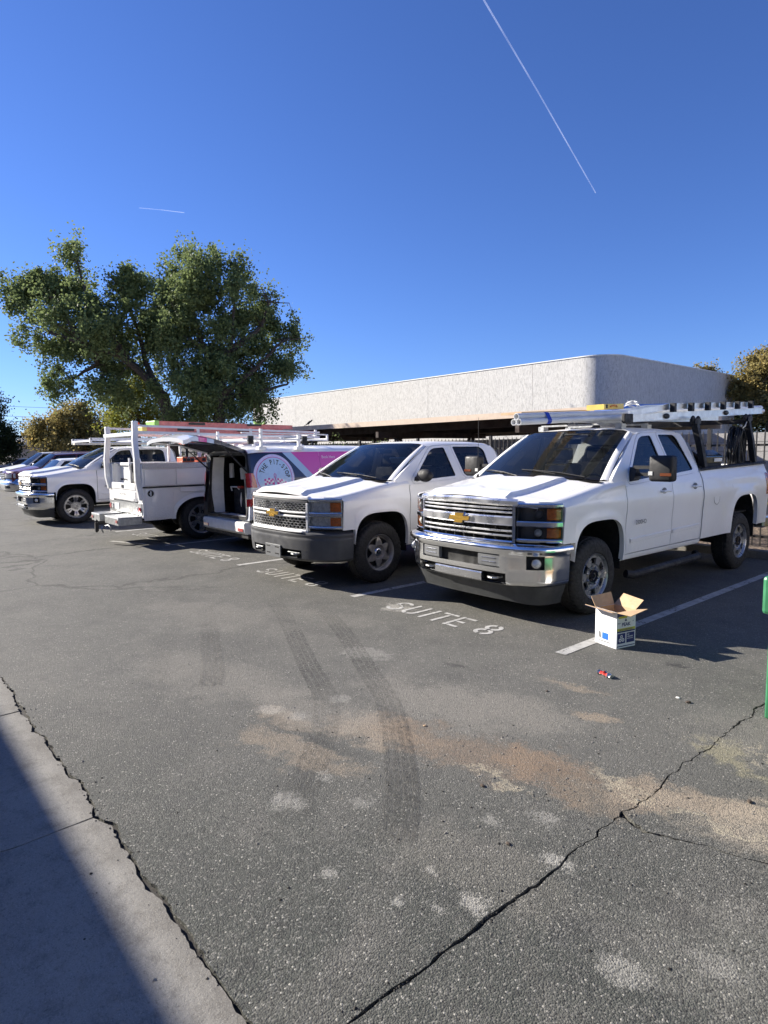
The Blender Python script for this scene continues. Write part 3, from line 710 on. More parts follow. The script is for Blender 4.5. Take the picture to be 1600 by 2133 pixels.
def holes_grid(m, f, ss, zs, prof, holes, depth=.05):
    """skin over breakpoints ss x zs at offset prof(z,s) with rectangular openings that have side walls"""
    def inh(s, z): return any(a < s < b and c < z < d for a, b, c, d in holes)
    for i in range(len(ss) - 1):
        for j in range(len(zs) - 1):
            if inh((ss[i] + ss[i + 1]) / 2, (zs[j] + zs[j + 1]) / 2): continue
            q = [(ss[i], zs[j]), (ss[i + 1], zs[j]), (ss[i + 1], zs[j + 1]), (ss[i], zs[j + 1])]
            m.add([f(s, z, prof(z, s)) for s, z in q], [(0, 1, 2, 3)])
    for a, b, c, d in holes:
        sa = [s for s in ss if a - 1e-6 <= s <= b + 1e-6]; za = [z for z in zs if c - 1e-6 <= z <= d + 1e-6]
        loop = [(s, c) for s in sa] + [(b, z) for z in za[1:]] + [(s, d) for s in sa[::-1][1:]] + [(a, z) for z in za[::-1][1:]]
        rows = [[f(s, z, prof(z, s)) for s, z in loop], [f(s, z, prof(z, s) - depth) for s, z in loop]]
        m.grid(rows)
    return m
def brk(a, b, st, extra):
    n = max(1, int(round((b - a) / st))); v = sorted(set([round(a + (b - a) * i / n, 5) for i in range(n + 1)] + [round(e, 5) for e in extra if a <= e <= b]))
    out = [v[0]]
    for x in v[1:]:
        if x - out[-1] > .004 or x in [round(e, 5) for e in extra]: out.append(x)
    return out
def bowtie(w, h):
    a = w / 2; b = h / 2; c = w * .20
    return [(-a, -b * .42), (-c * .95, -b * .42), (-c * 1.2, -b), (c * .75, -b), (c * .95, -b * .42), (a * .88, -b * .42), (a, b * .42), (c * .95, b * .42), (c * 1.2, b), (-c * .75, b), (-c * .95, b * .42), (-a * .88, b * .42)]
def inset(loop, d):
    """offset a counter-clockwise loop outward by d"""
    n = len(loop); out = []
    for i in range(n):
        p0, p1, p2 = Vector(loop[i - 1]), Vector(loop[i]), Vector(loop[(i + 1) % n])
        e1 = (p1 - p0).normalized(); e2 = (p2 - p1).normalized(); n1 = Vector((e1.y, -e1.x)); n2 = Vector((e2.y, -e2.x)); nn = (n1 + n2)
        k = d / max(.35, (1 + n1.dot(n2)) / 2 + 1e-6) / 2 if nn.length > 1e-6 else 0
        q = p1 + nn * k; out.append((q.x, q.y))
    return out
def rounded(loop, r, n=5):
    out = []
    for i in range(len(loop)):
        p0, p1, p2 = Vector(loop[i - 1]), Vector(loop[i]), Vector(loop[(i + 1) % len(loop)]); rr = r[i] if isinstance(r, list) else r
        a = p1 + (p0 - p1).normalized() * min(rr, (p0 - p1).length * .45); b = p1 + (p2 - p1).normalized() * min(rr, (p2 - p1).length * .45)
        for k in range(n + 1):
            t = k / n; q = a * (1 - t) ** 2 + p1 * 2 * t * (1 - t) + b * t * t; out.append((q.x, q.y))
    return out
def make_pickup(name, label, loc, rz, kind='hd', cab='double', body='white', lift=0., roofk=1., wheel='slot', rimR=.222, rimmat='rimsilver', tyreR=.40, bed=True, group=None, wb=3.66, glassm='glass_dark', detail=True):
    T = thing(name, label, 'pickup truck', loc, rz, group)
    def Z(z): return (z if z < 1.40 else 1.40 + (z - 1.40) * roofk) + lift
    def zp(p): return (p[0], p[1], Z(p[2]))
    def fin(m, nm, mt, par=T, **k):
        m.v = [zp(p) for p in m.v]; return m.build(nm, mt, par, **k)
    xr = -2.33 if cab == 'double' else -2.60
    def zbelt(x): return 1.335 + (-.56 - x) * .055
    def zseam(x): return lerp(1.205, 1.375, sstep(.85, -.45, x) * .6 + (.85 - x) / 1.3 * .4) if x > -.45 else 1.375
    AR = {0.: (.985, .455, .80), -wb: (1.055, .445, .80)}
    def flare(x, z):
        f = 0
        for xc, (top, a, _) in AR.items():
            d = (abs((x - xc) / (a)) ** 3 + abs((max(z, .5) - .5) / (top - .5)) ** 3) ** (1 / 3)
            f = max(f, .022 * sstep(1.24, 1.02, d))
        return f * sstep(1.30, 1.05, z)
    def arch(x):
        """bottom edge of the body side at x"""
        for xc, (top, a, _) in AR.items():
            u = abs(x - xc) / a
            if u < 1: return .46 + (top - .46) * (1 - u ** 3.6) ** (1 / 3.6)
        return None
    def cols(x0, x1):
        xs = set(); n = max(2, int(abs(x1 - x0) / .07))
        for i in range(n + 1): xs.add(round(lerp(x0, x1, i / n), 4))
        for xc, (top, a, _) in AR.items():
            for k in range(41):
                x = xc + a * math.sin(PI / 2 * (k / 20 - 1)) * .99999
                if min(x0, x1) < x < max(x0, x1): xs.add(round(x, 4))
            for e in (-1, 1):
                if min(x0, x1) < xc + e * a < max(x0, x1): xs.add(round(xc + e * (a + .0008), 4))
        return sorted(xs, reverse=True)
    def side_panel(nm, x0, x1, ztop, zbot, sgn, rollover=None, ends=(1, 1), mt=body, nz=16):
        m = MB(); rows = []; C = cols(x0, x1); bots = []
        for x in C:
            zb = arch(x); zb = zb if zb else zbot(x); zt = ztop(x)
            row = []
            for j in range(nz + 1):
                z = lerp(zb, zt, j / nz); row.append((x, sgn * (sy(z) + flare(x, z)), z))
            if rollover: row += [(x, sgn * yy, zz) for yy, zz in rollover(x)]
            bots.append((x, zb)); rows.append(row)
        m.grid(rows, flip=sgn < 0)
        # return flanges along bottom and ends
        m.grid([[r[0] for r in rows], [(r[0][0], r[0][1] - sgn * .05, r[0][2] + .012) for r in rows]], flip=sgn > 0)
        for e, r in ((0, rows[0]), (1, rows[-1])):
            if ends[e]: m.grid([r, [(p[0] + (-.012 if e == 0 else .012), p[1] - sgn * .035, p[2]) for p in r]], flip=(sgn > 0) == (e == 1))
        return fin(m, nm, mt), bots
    # ---------------- body sides
    xf0 = .632
    def roll(x):
        zs = zseam(x); return [(.992, zs - .055), (.975, zs - .028), (.945, zs - .008), (.90, zs + .001), (.835, zs + .003), (.826, zs - .012)]
    for sgn in (1, -1):
        side_panel('fender', xf0, -.492, lambda x: zseam(x) - .075, lambda x: .80 if x > .3 else .52, sgn, roll)
        b2 = -1.535
        d1, _ = side_panel('door', -.502, b2 + .004, lambda x: zbelt(x) - .034, lambda x: .575, sgn, nz=20)
        d2, _ = side_panel('door', b2 - .004, xr + .035, lambda x: zbelt(x) - .034, lambda x: .575, sgn, nz=20)
        # sill
        m = MB(); m.grid([[(x, sgn * y, z) for y, z in ((.90, .49), (.955, .505), (.975, .535), (.978, .566), (.94, .568))] for x in (-.455, -1.2, -2, xr + .0)]); fin(m, 'sill', body)
        # lower door moulding and handles
        for dd, xa, xb in ((d1, -.60, b2 + .02), (d2, b2 - .02, xr + .05)):
            m = MB(); rows = []
            for i in range(9):
                x = lerp(xa, xb, i / 8); z = .71 + (-.6 - x) * .02
                rows.append([(x, sgn * (sy(q) + o), q) for q, o in ((z - .024, .001), (z - .02, .011), (z + .018, .013), (z + .024, .001))])
            m.grid(rows); fin(m, 'moulding', body, dd)
            xh = xb + (.19 if dd is d1 else .17); zh = 1.215 + (-1.4 - xh) * .03
            m = MB(); m.tube([(xh - .085, sgn * 1.004, zh), (xh - .08, sgn * 1.035, zh), (xh, sgn * 1.043, zh + .004), (xh + .08, sgn * 1.035, zh), (xh + .09, sgn * 1.004, zh)], .013, 8)
            fin(m, 'handle', body, dd)
            m = MB(); m.ball((xh, sgn * 1.0, zh), .045, sc3=(1.3, .12, .9)); fin(m, 'handle_cup', 'padgrey', dd)
        # windows and upper frame
        wf = rounded([(-.60, 1.352), (-1.475, 1.395), (-1.415, 1.853), (-1.135, 1.835)] if True else [], [.03, .03, .04, .10])
        if cab == 'double': wr = rounded([(-1.665, 1.402), (-2.19, 1.432), (-2.03, 1.862), (-1.60, 1.862)], [.03, .05, .09, .03])
        else: wr = rounded([(-1.665, 1.402), (-2.30, 1.425), (-2.30, 1.80), (-2.22, 1.862), (-1.60, 1.862)], [.03, .03, .05, .05, .03])
        def on(x, z, o=0.): return (x, sgn * (sy(z) + o), z)
        # loops run clockwise in (x,z) with x decreasing -> make ccw
        def ccw(l):
            a = sum(l[i - 1][0] * l[i][1] - l[i][0] * l[i - 1][1] for i in range(len(l))); return l if a > 0 else l[::-1]
        wf, wr = ccw(wf), ccw(wr)
        of, orr = inset(wf, .036), inset(wr, .036)
        for dd, win, out in ((d1, wf, of), (d2, wr, orr)):
            m = MB(); m.plate([out, win], lambda x, z: on(x, z, .004), fn_in=lambda x, z: on(x, z, -.03)); fin(m, 'window_frame', body, dd, ang=30)
            m = MB(); m.plate([inset(win, .001), inset(win, -.014)], lambda x, z: on(x, z, -.002), fn_in=lambda x, z: on(x, z, -.02)); fin(m, 'window_seal', 'gloss_black', dd)
            m = MB(); m.plate([inset(win, .002)], lambda x, z: on(x, z, -.012)); fin(m, 'window', glassm, dd)
        if cab == 'double': outer = [(-.32, 1.30), (xr + .02, 1.30), (xr, 1.43), (-2.255, 1.80), (-2.20, 1.878), (-1.95, 1.905), (-1.40, 1.905), (-1.17, 1.888), (-1.02, 1.845), (-.50, 1.52), (-.27, 1.375)]
        else: outer = [(-.32, 1.30), (xr + .02, 1.30), (xr, 1.43), (-2.56, 1.80), (-2.50, 1.878), (-2.2, 1.905), (-1.40, 1.905), (-1.17, 1.888), (-1.02, 1.845), (-.50, 1.52), (-.27, 1.375)]
        m = MB(); m.plate([ccw(outer), inset(of, .004), inset(orr, .004)], lambda x, z: on(x, z, -.001), fn_in=lambda x, z: on(x, z, -.035)); fin(m, 'cab_side', body, ang=30)
        # cab corner behind the rear door
        m = MB(); rows = []
        for x in (xr + .030, xr + .004): rows.append([(x, sgn * sy(z), z) for z in [.58 + .84 * j / 18 for j in range(19)]])
        m.grid(rows); fin(m, 'cab_corner', body)
    # ---------------- roof, windscreen, rear wall
    def xwt(y): return -.945 - .12 * (y / .75) ** 2      # top of windscreen
    def xwb(y): return -.02 - .26 * (y / .9) ** 2 if True else 0
    xe = -2.20 if cab == 'double' else -2.48
    ys = [-.755, -.735, -.70, -.64, -.5, -.3, -.1, .1, .3, .5, .64, .70, .735, .755]
    def rz_(x, y):
        t = (x - xe) / (-1.0 - xe); zc = 1.925 + .045 * math.sin(PI * min(1, max(0, .12 + .88 * (1 - t) if t < 1 else .12)) ** .8 * .62)
        zc = interp(x, [(xe - .12, 1.90), (xe, 1.945), (xe + .3, 1.962), (-1.5, 1.965), (-1.2, 1.955), (-1.0, 1.935), (-.9, 1.915)])
        return zc - .022 * (y / .64) ** 2 - .035 * sstep(.60, .76, abs(y)) - .012 * sstep(.70, .76, abs(y))
    m = MB(); rows = []
    for i in range(19):
        t = i / 18; rows.append([(lerp(xwt(y), xe - .10, t), y, rz_(lerp(xwt(y), xe - .10, t), y)) for y in ys])
    m.grid(rows); m.grid([rows[-1], [(xr - .005, y * 1.0, 1.80) for y in ys], [(xr - .015, y * 1.02, 1.77) for y in ys]]); fin(m, 'roof', body, ang=50)
    m = MB(); ytab = [-1, -.8, -.55, -.3, 0, .3, .55, .8, 1]
    def ws(u, v, o=0.):
        yb = .905 * u; yt = .742 * u; b = Vector((xwb(yb), yb, 1.40 - .035 * u * u)); t_ = Vector((xwt(yt), yt, rz_(xwt(yt), yt) - .004)); p = b.lerp(t_, v)
        bow = .035 * math.sin(PI * v); return (p.x + bow * .6 + o, p.y, p.z + bow * .55 + o)
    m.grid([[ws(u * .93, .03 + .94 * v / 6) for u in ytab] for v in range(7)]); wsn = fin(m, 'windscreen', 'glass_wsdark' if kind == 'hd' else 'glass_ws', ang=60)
    for a, b_ in ((-1.0, -.925), (.925, 1.0)): m = MB().grid([[ws(lerp(a, b_, k / 2), v / 6, .003 if k != 1 else .012) for k in range(3)] for v in range(7)]); fin(m, 'pillar', body, ang=60)
    m = MB(); m.grid([[ws(u * .985, v, .001) for u in ytab] for v in (0, .035)]); m.grid([[ws(u * .955, v, -.002) for u in ytab] for v in (.95, 1.0)]); fin(m, 'windscreen_seal', 'gloss_black', ang=60)
    m = MB(); m.grid([[(xr - .02, y, 1.30) for y in (-.95, 0, .95)], [(xr - .02, y, .6) for y in (-.95, 0, .95)]])
    loop = [(-.95, 1.30), (.95, 1.30), (.92, 1.45), (.79, 1.77), (-.79, 1.77), (-.92, 1.45)]; win = rounded([(-.72, 1.47), (.72, 1.47), (.64, 1.74), (-.64, 1.74)], .05)
    m.plate([loop, win], lambda y, z: (xr - .02 + .04 * max(0, z - 1.45), y, z)); fin(m, 'rear_wall', body, ang=30)
    m = MB(); m.plate([inset(win, .01)], lambda y, z: (xr - .005 + .04 * max(0, z - 1.45), y, z)); fin(m, 'rear_window', 'glass_dark')
    # cowl and wipers
    m = MB(); m.grid([[(.02 - .28 * (y / .9) ** 2, y, 1.385 - .03 * (y / .9) ** 2) for y in ytab2] if False else [(.03 - .28 * (y / .9) ** 2, y, 1.388 - .035 * (y / .9) ** 2) for y in [-.86 + .172 * k for k in range(11)]], [(-.10 - .28 * (y / .9) ** 2, y, 1.392 - .035 * (y / .9) ** 2) for y in [-.86 + .172 * k for k in range(11)]]]); fin(m, 'cowl', 'black')
    for y0, y1 in ((.70, .10), (-.05, -.62)):
        m = MB(); q0 = Vector(ws(y0 / .9, .0, .0)) ; a = Vector((.0 - .28 * (y0 / .9) ** 2, y0, 1.405)); b_ = Vector(ws(y1 / .9, .10, .012)); m.tube([a, a.lerp(b_, .5) + Vector((.0, 0, .01)), b_], .008, 6); m.tube([Vector(ws((y1 + .28) / .9, .055, .006)), b_, Vector(ws((y1 - .18) / .9, .12, .006))], .006, 5)
        fin(m, 'wiper', 'black')
    # ---------------- hood
    FC = smooth_curve([(.97, 0), (.958, .3), (.932, .5), (.90, .63), (.855, .75), (.785, .86), (.715, .945), (.645, .998)], 4)
    ff = curve_map(FC)
    def xlead(y): return interp(abs(y), [(p[1], p[0]) for p in FC]) - .012
    def hz(x, y):
        e = zseam(min(x, .80)); a = abs(y); cz = e + .075 * (1 - (a / .83) ** 2) ** 1.0
        cz += .036 * sstep(.575, .515, a) * sstep(-.35, .1, x) * 1.0
        cz += .016 * sstep(.30, .37, a) * sstep(.47, .41, a) * 0
        cz -= .022 * sstep(.27, .20, a) * sstep(.95, .5, x)
        return cz - .045 * sstep(xlead(y) - .10, xlead(y) + .01, x)
    m = MB(); hy = [-.822, -.80, -.75, -.70, -.65, -.61, -.58, -.55, -.52, -.48, -.42, -.36, -.30, -.25, -.21, -.17, -.13, -.08, 0]; hy = hy + [-q for q in hy[:-1][::-1]]
    rows = []
    for i in range(31):
        t = 1 - (1 - i / 30) ** 1.0; row = []
        for y in hy:
            x = lerp(xlead(y), .045 - .28 * (y / .9) ** 2, t if i < 3 else t); row.append((x, y, hz(x, y)))
        rows.append(row)
    rows.insert(0, [(p[0] + .004, p[1], p[2] - .028) for p in rows[0]]); m.grid(rows)
    m.grid([[(p[0], p[1] - .002, p[2]) for p in [r[0] for r in rows]], [(r[0][0], r[0][1] + .01, r[0][2] - .03) for r in rows]]); m.grid([[r[-1] for r in rows], [(r[-1][0], r[-1][1] - .01, r[-1][2] - .03) for r in rows]])
    fin(m, 'hood', body, ang=26)
    # ---------------- front end
    gr = bpy.data.objects.new('grille', None); COL.objects.link(gr); gr.parent = T; gr.empty_display_size = .1
    Gs = .615
    if kind == 'hd':
        m = MB()
        for sgn in (1, -1): sbar(m, ff, 0, sgn * .665, 1.168, 1.238, -.04, .016, .02, skew=-.012)
        fin(m, 'surround', 'slatchrome', gr, ang=40)
        m = MB(); sbar(m, ff, -Gs, Gs, .76, .822, -.04, .020, .012); sbar(m, ff, -Gs - .03, -Gs, .76, 1.166, -.04, .012, .008); sbar(m, ff, Gs, Gs + .03, .76, 1.166, -.04, .012, .008); fin(m, 'surround', 'chrome', gr, ang=40)
        m = MB(); sbar(m, ff, -Gs, Gs, .968, 1.060, -.03, .024, .012); fin(m, 'centre_bar', 'slatchrome', gr, ang=40)
        m = MB(); sbar(m, ff, -Gs, Gs, .80, 1.18, -.10, -.085); fin(m, 'backing', 'void', gr)
        for zc in (1.097, 1.134, .868, .915):
            m = MB(); sbar(m, ff, -Gs + .006, Gs - .006, zc - .0085, zc + .0085, -.03, .008, .005); fin(m, 'slat', 'slatchrome', gr, ang=40)
        m = MB()
        for k in range(-4, 5):
            for z0, z1 in ((1.062, 1.166), (.824, .966)): sbar(m, ff, k * .135 - .005, k * .135 + .005, z0, z1, -.07, -.032, .001, n=1)
        stuff(fin(m, 'ribs', 'black', gr))
    else:
        m = MB(); sbar(m, ff, -Gs - .03, Gs + .03, 1.168, 1.215, -.04, .010, .012); fin(m, 'surround', body, gr, ang=40); m = MB(); sbar(m, ff, -Gs - .02, Gs + .02, 1.130, 1.166, -.04, .002, .006); fin(m, 'surround', 'bumpergrey', gr, ang=40)
        m = MB(); sbar(m, ff, -Gs, Gs, .765, .802, -.04, .018, .010); sbar(m, ff, -Gs - .025, -Gs, .765, 1.13, -.04, .010, .006); sbar(m, ff, Gs, Gs + .025, .765, 1.13, -.04, .010, .006); fin(m, 'surround', 'whitepowder', gr, ang=40)
        m = MB(); sbar(m, ff, -Gs, Gs, .998, 1.020, -.03, .02, .006); sbar(m, ff, -Gs, Gs, .948, .972, -.03, .02, .006); fin(m, 'centre_bar', 'whitepowder', gr, ang=40)
        m = MB(); sbar(m, ff, -Gs, Gs, .80, 1.13, -.10, -.085); sbar(m, ff, -Gs, Gs, .972, .998, -.02, .005); fin(m, 'backing', 'void', gr)
        m = MB()
        for z0, z1 in ((1.028, 1.124), (.812, .942)):     # honeycomb bars
            nr_ = 3 if z1 - z0 < .08 else 4; hh = (z1 - z0) / nr_
            for r_ in range(nr_ + 1):
                zc = z0 + r_ * hh; nseg = 17
                for k in range(nseg * 2):
                    s0 = -Gs + 2 * Gs * k / (nseg * 2); s1 = -Gs + 2 * Gs * (k + 1) / (nseg * 2); up_ = (k + r_ * 1) % 2
                    za = zc + (hh * .28 if up_ else -hh * .28); zb_ = zc + (-hh * .28 if up_ else hh * .28)
                    rows = [[ff(s0, za + o, dd_) for o, dd_ in ((-.0045, -.02), (-.0035, 0), (.0035, 0), (.0045, -.02))], [ff(s1, zb_ + o, dd_) for o, dd_ in ((-.0045, -.02), (-.0035, 0), (.0035, 0), (.0045, -.02))]]
                    m.grid(rows)
        stuff(fin(m, 'mesh', 'slatchrome', gr))
    bz = 1.012 if kind == 'hd' else .985
    m = MB(); bt_ = bowtie(.315, .125); m.plate([bt_], lambda x, z: ff(x, z + bz, .045), fn_in=lambda x, z: ff(x, z + bz, .02)); fin(m, 'emblem_rim', 'chrome', gr, smooth=False)
    m = MB(); bt_ = bowtie(.285, .10); m.plate([bt_], lambda x, z: ff(x, z + bz, .050), fn_in=lambda x, z: ff(x, z + bz, .044)); fin(m, 'emblem', 'gold', gr, smooth=False)
    for sgn in (1, -1):     # fender cap that closes the corner above the lamp
        m = MB(); rows = []
        for k in range(9):
            y = lerp(.829, .985, k / 8); xf_ = interp(y, [(p[1], p[0]) for p in FC]) - .012; row = []
            dz_ = interp(y, [(.829, .003), (.90, .001), (.945, -.008), (.975, -.028), (.99, -.055)])
            for q in range(5): x = lerp(.625, max(xf_, .640), q / 4); row.append((x, sgn * y, zseam(max(x, .632)) + dz_ - .006 * (q == 4)))
            row.append((row[-1][0] + .004, row[-1][1], 1.185)); rows.append(row)
        m.grid(rows); fin(m, 'fender_cap', body, ang=50)
    # headlights
    for sgn in (1, -1):
        hl = bpy.data.objects.new('headlight', None); COL.objects.link(hl); hl.parent = T; hl.empty_display_size = .1
        s0, s1 = sgn * .655, sgn * (ff.L - .005)
        dp = -.10 if kind == 'hd' else -.045
        m = MB(); sbar(m, ff, s0, s1, .845, 1.15, dp - .015, dp)
        for a, b_ in ((s0, s0 + sgn * .012), (s1 - sgn * .01, s1)): sbar(m, ff, a, b_, .845, 1.15, dp, -.004, .002, n=1)
        fin(m, 'housing', 'lamp_house' if kind == 'hd' else 'lamp_bright', hl)
        m = MB()
        sbar(m, ff, s0, s1, 1.150, 1.192, -.08, .008, .012); sbar(m, ff, s0, s1, .965, 1.018, -.08, .008, .008); sbar(m, ff, s0, s1, .815, .848, -.08, .006, .008)
        fin(m, 'trim', 'chrome', hl, ang=40)
        for zc, r_ in ((1.084, .057), (.906, .052)):
            sm = lerp(s0, s1, .47); c = Vector(ff(sm, zc, -.05)); o = Vector(ff(sm, zc, 0.02)); dr = (o - c).normalized()
            if kind == 'hd':
                m = MB(); m.tube([c - dr * .03, c + dr * .018], r_, 20, caps=False); m.tube([c - dr * .03, c + dr * .010], r_ * .82, 20, caps=False); fin(m, 'bezel', 'chrome_dull', hl)
                m = MB(); m.ball(c + dr * -.002, r_ * .72, 14, 9); fin(m, 'projector', 'padgrey' if zc > 1 else 'lamp_bright', hl)
            else:
                m = MB(); m.ball(c - dr * .045, r_ * 1.15, 14, 9, (1, 1.2, 1)); fin(m, 'bulb', 'lamp_bright', hl)
        for z0, z1 in ((1.024, 1.145), (.852, .960)):
            m = MB(); sbar(m, ff, lerp(s0, s1, .66), s1 - sgn * .012, z0 + .006, z1 - .006, -.06, -.012, .01, n=6); fin(m, 'turn_signal', 'orange_lens', hl, ang=40)
            m = MB(); n_ = 12; m.grid([[ff(lerp(s0, s1 - sgn * .002, i / n_), z, -.003) for z in (z0 - .003, z1 + .003)] for i in range(n_ + 1)]); fin(m, 'lens', 'glass_lens', hl)
    # bumper
    BC = smooth_curve([(1.035, 0), (1.03, .3), (1.005, .55), (.95, .74), (.85, .89), (.70, .975), (.50, 1.005)], 5) if kind == 'hd' else smooth_curve([(1.0, 0), (.995, .3), (.97, .5), (.91, .70), (.81, .86), (.66, .965), (.48, 1.0)], 5)
    fb = curve_map(BC); LL = fb.L - .002
    if kind == 'hd':
        fs0, fs1 = .80, .985
        H = [(-.535, .535, .562, .693), (-.60, .60, .402, .512), (fs0, fs1, .560, .690), (-fs1, -fs0, .560, .690)]
        ss = brk(-LL, LL, .05, [h for q in H for h in q[:2]] + [-.30, .30, -.265, .265]); zs = brk(.385, .80, .022, [.562, .693, .402, .512, .56, .69, .785, .77, .80])
        def bp(z, s):
            base = interp(z, [(.385, -.05), (.402, -.02), (.43, -.004), (.50, 0), (.55, .004), (.69, .006), (.73, .02), (.755, .022), (.775, .012), (.79, -.012), (.80, -.05)])
            return base - .03 * sstep(.62, .70, abs(s)) * sstep(.73, .70, z) + .0
        m = MB(); holes_grid(m, fb, ss, zs, bp, H, .055); bm_ = fin(m, 'front_bumper', 'chrome', ang=35)
        m = MB(); sbar(m, fb, -.54, .54, .555, .70, -.07, -.055); sbar(m, fb, -.62, .62, .38, .53, -.12, -.10)
        for q in (1, -1): sbar(m, fb, q * (fs0 - .01), q * (fs1 + .01), .55, .70, -.07, -.055)
        fin(m, 'recess', 'void', bm_)
        for q in (1, -1):
            m = MB(); sbar(m, fb, q * .275, q * .528, .568, .687, -.05, -.004, .012); fin(m, 'pad', 'padgrey', bm_, ang=40)
            m = MB()
            for zz in (.604, .645): sbar(m, fb, q * .32, q * .485, zz, zz + .010, -.005, .001, .002)
            fin(m, 'pad_rib', 'chrome_dull', bm_)
            c = Vector(fb(q * .90, .622, -.04)); o = Vector(fb(q * .90, .622, 0)); dr = (o - c).normalized()
            m = MB(); m.tube([c - dr * .03, c + dr * .02], .046, 20); fin(m, 'fog_lamp', 'chrome_dull', bm_)
            m = MB(); m.ball(c + dr * .012, .041, 14, 8); fin(m, 'fog_lens', 'clear_lens', bm_)
            m = MB(); y_ = q * .44
            m.tube([(.90, y_ - .05, .455), (1.005, y_ - .05, .455), (1.03, y_ - .02, .455), (1.03, y_ + .02, .455), (1.005, y_ + .05, .455), (.90, y_ + .05, .455)], .011, 8); fin(m, 'tow_hook', 'galv', bm_)
        m = MB(); sbar(m, fb, -.325, .325, .405, .497, -.05, .006, .012); fin(m, 'skid_plate', 'chrome_dull', bm_, ang=40)
        m = MB(); zz = [(.405, -.07), (.33, -.095), (.27, -.12), (.215, -.135)]
        m.grid([[fb(s, z - .02 * sstep(.5, .9, abs(s)), d) for z, d in zz] for s in brk(-LL, LL, .06, [])]); m.grid([[fb(s, z - .02 * sstep(.5, .9, abs(s)), d - .03) for z, d in zz] for s in brk(-LL, LL, .06, [])])
        fin(m, 'air_dam', 'dampl')
    else:
        H = [(-.56, .56, .440, .545)]
        ss = brk(-LL, LL, .05, [-.56, .56]); zs = brk(.40, .80, .022, [.44, .545, .70, .735, .80])
        def bp(z, s):
            return interp(z, [(.40, -.07), (.42, -.03), (.44, -.012), (.55, .0), (.69, .008), (.70, .004), (.705, -.004), (.71, .004), (.74, .012), (.765, .0), (.775, -.03), (.80, -.10)])
        m = MB(); holes_grid(m, fb, ss, zs, bp, H, .06); bm_ = fin(m, 'front_bumper', 'bumpergrey', ang=35)
        m = MB(); sbar(m, fb, -.6, .6, .42, .56, -.09, -.07); fin(m, 'recess', 'void', bm_)
        for q in (1, -1):
            m = MB(); y_ = q * .42; m.tube([(.86, y_ - .05, .49), (.97, y_ - .05, .49), (.99, y_ - .02, .49), (.99, y_ + .02, .49), (.97, y_ + .05, .49), (.86, y_ + .05, .49)], .012, 8); fin(m, 'tow_hook', 'galv', bm_)
            m = MB(); sbar(m, fb, q * .30, q * .52, .50, .512, -.05, -.01, .003); fin(m, 'crossbar', 'galv', bm_)
        m = MB(); sbar(m, fb, -.175, .175, .415, .578, .004, .018, .003)
        P_ = fin(m, 'plate_bracket', 'padgrey', bm_, ang=40)
        m = MB()
        for q in (-.10, .10):
            for zz in (.455, .54): sbar(m, fb, q - .045, q + .045, zz, zz + .016, .018, .0195, .0005)
        fin(m, 'bracket_slot', 'void', bm_)
        m = MB(); sbar(m, fb, -.585, .585, .768, .785, -.12, .018, .004); fin(m, 'bumper_lip', 'whitepowder', bm_)
    # ---------------- bed
    xt = -wb - .84
    if bed:
        def rail(x): return 1.425 + (xr - x) * .022
        bd = bpy.data.objects.new('bed', None); COL.objects.link(bd); bd.parent = T; bd.empty_display_size = .1
        for sgn in (1, -1):
            p, _ = side_panel('bed_side', xr - .02, xt, rail, lambda x: .56 if x > -wb + .3 else .60, sgn, lambda x: [(.93, rail(x) + .012), (.915, rail(x) + .014), (.87, rail(x) + .012), (.865, rail(x) - .03), (.86, rail(x) - .33)], nz=18)
            p.parent = bd
            m = MB(); rows = [[(x, sgn * y, rail(x) + z) for y, z in ((.958, -.012), (.955, .010), (.935, .022), (.88, .022), (.858, .006))] for x in (xr - .02, (xr + xt) / 2, xt + .02)]
            m.grid(rows); fin(m, 'rail_cap', 'black', bd, ang=40)
            # tail lamp
            tl = MB(); tl.grid([[(x, sgn * (sy(z) + .006 + (0 if x > xt - .02 else -.04)), z) for z in (1.02, 1.1, 1.2, 1.33)] for x in (xt + .10, xt + .03, xt - .005, xt - .03)]); fin(tl, 'tail_lamp', 'red_lens', T)
        m = MB(); m.box(xt + .02, xr - .03, -.86, .86, .78, .80); m.box(xr - .06, xr - .03, -.86, .86, .80, 1.40); fin(m, 'bed_floor', 'black', bd, smooth=False)
        m = MB(); m.box(xt - .03, xt + .03, -.80, .80, .80, 1.45); m.box(xt - .045, xt - .03, -.5, .5, .95, 1.25); tg = fin(m, 'tailgate', body, T, smooth=False, bevel=.012)
        m = MB(); m.box(xt - .30, xt - .06, -.95, .95, .50, .68); fin(m, 'rear_bumper', 'chrome' if kind == 'hd' else 'bumpergrey', T, smooth=False, bevel=.03)
    # ---------------- liners, underbody, interior
    for xc, (top, a, _) in AR.items():
        if xc != 0 and not bed: continue
        for sgn in (1, -1):
            m = MB(); rows = []
            for k in range(21):
                u = lerp(-1, 1, k / 20); aa = a + .012; x = xc + aa * math.sin(u * PI / 2); uu = min(1, abs(math.sin(u * PI / 2))); z = .42 + (top + .02 - .42) * (1 - uu ** 3.6) ** (1 / 3.6)
                rows.append([(x, sgn * y, z) for y in (.955, .80, .52)])
            m.grid(rows); b = len(m.v); m.v += [r[-1] for r in rows] + [(xc, sgn * .52, .42)]
            for k in range(20): m.f.append((b + k, b + k + 1, b + 21))
            fin(m, 'wheel_liner', 'void')
    m = MB(); m.box(xt, .70, -.42, .42, .40, .62); m.box(xr, -.52, -.90, .90, .52, .60); m.box(.45, .80, -.60, .60, .55, 1.10); m.box(-.50, .45, -.50, .50, .5, 1.12)
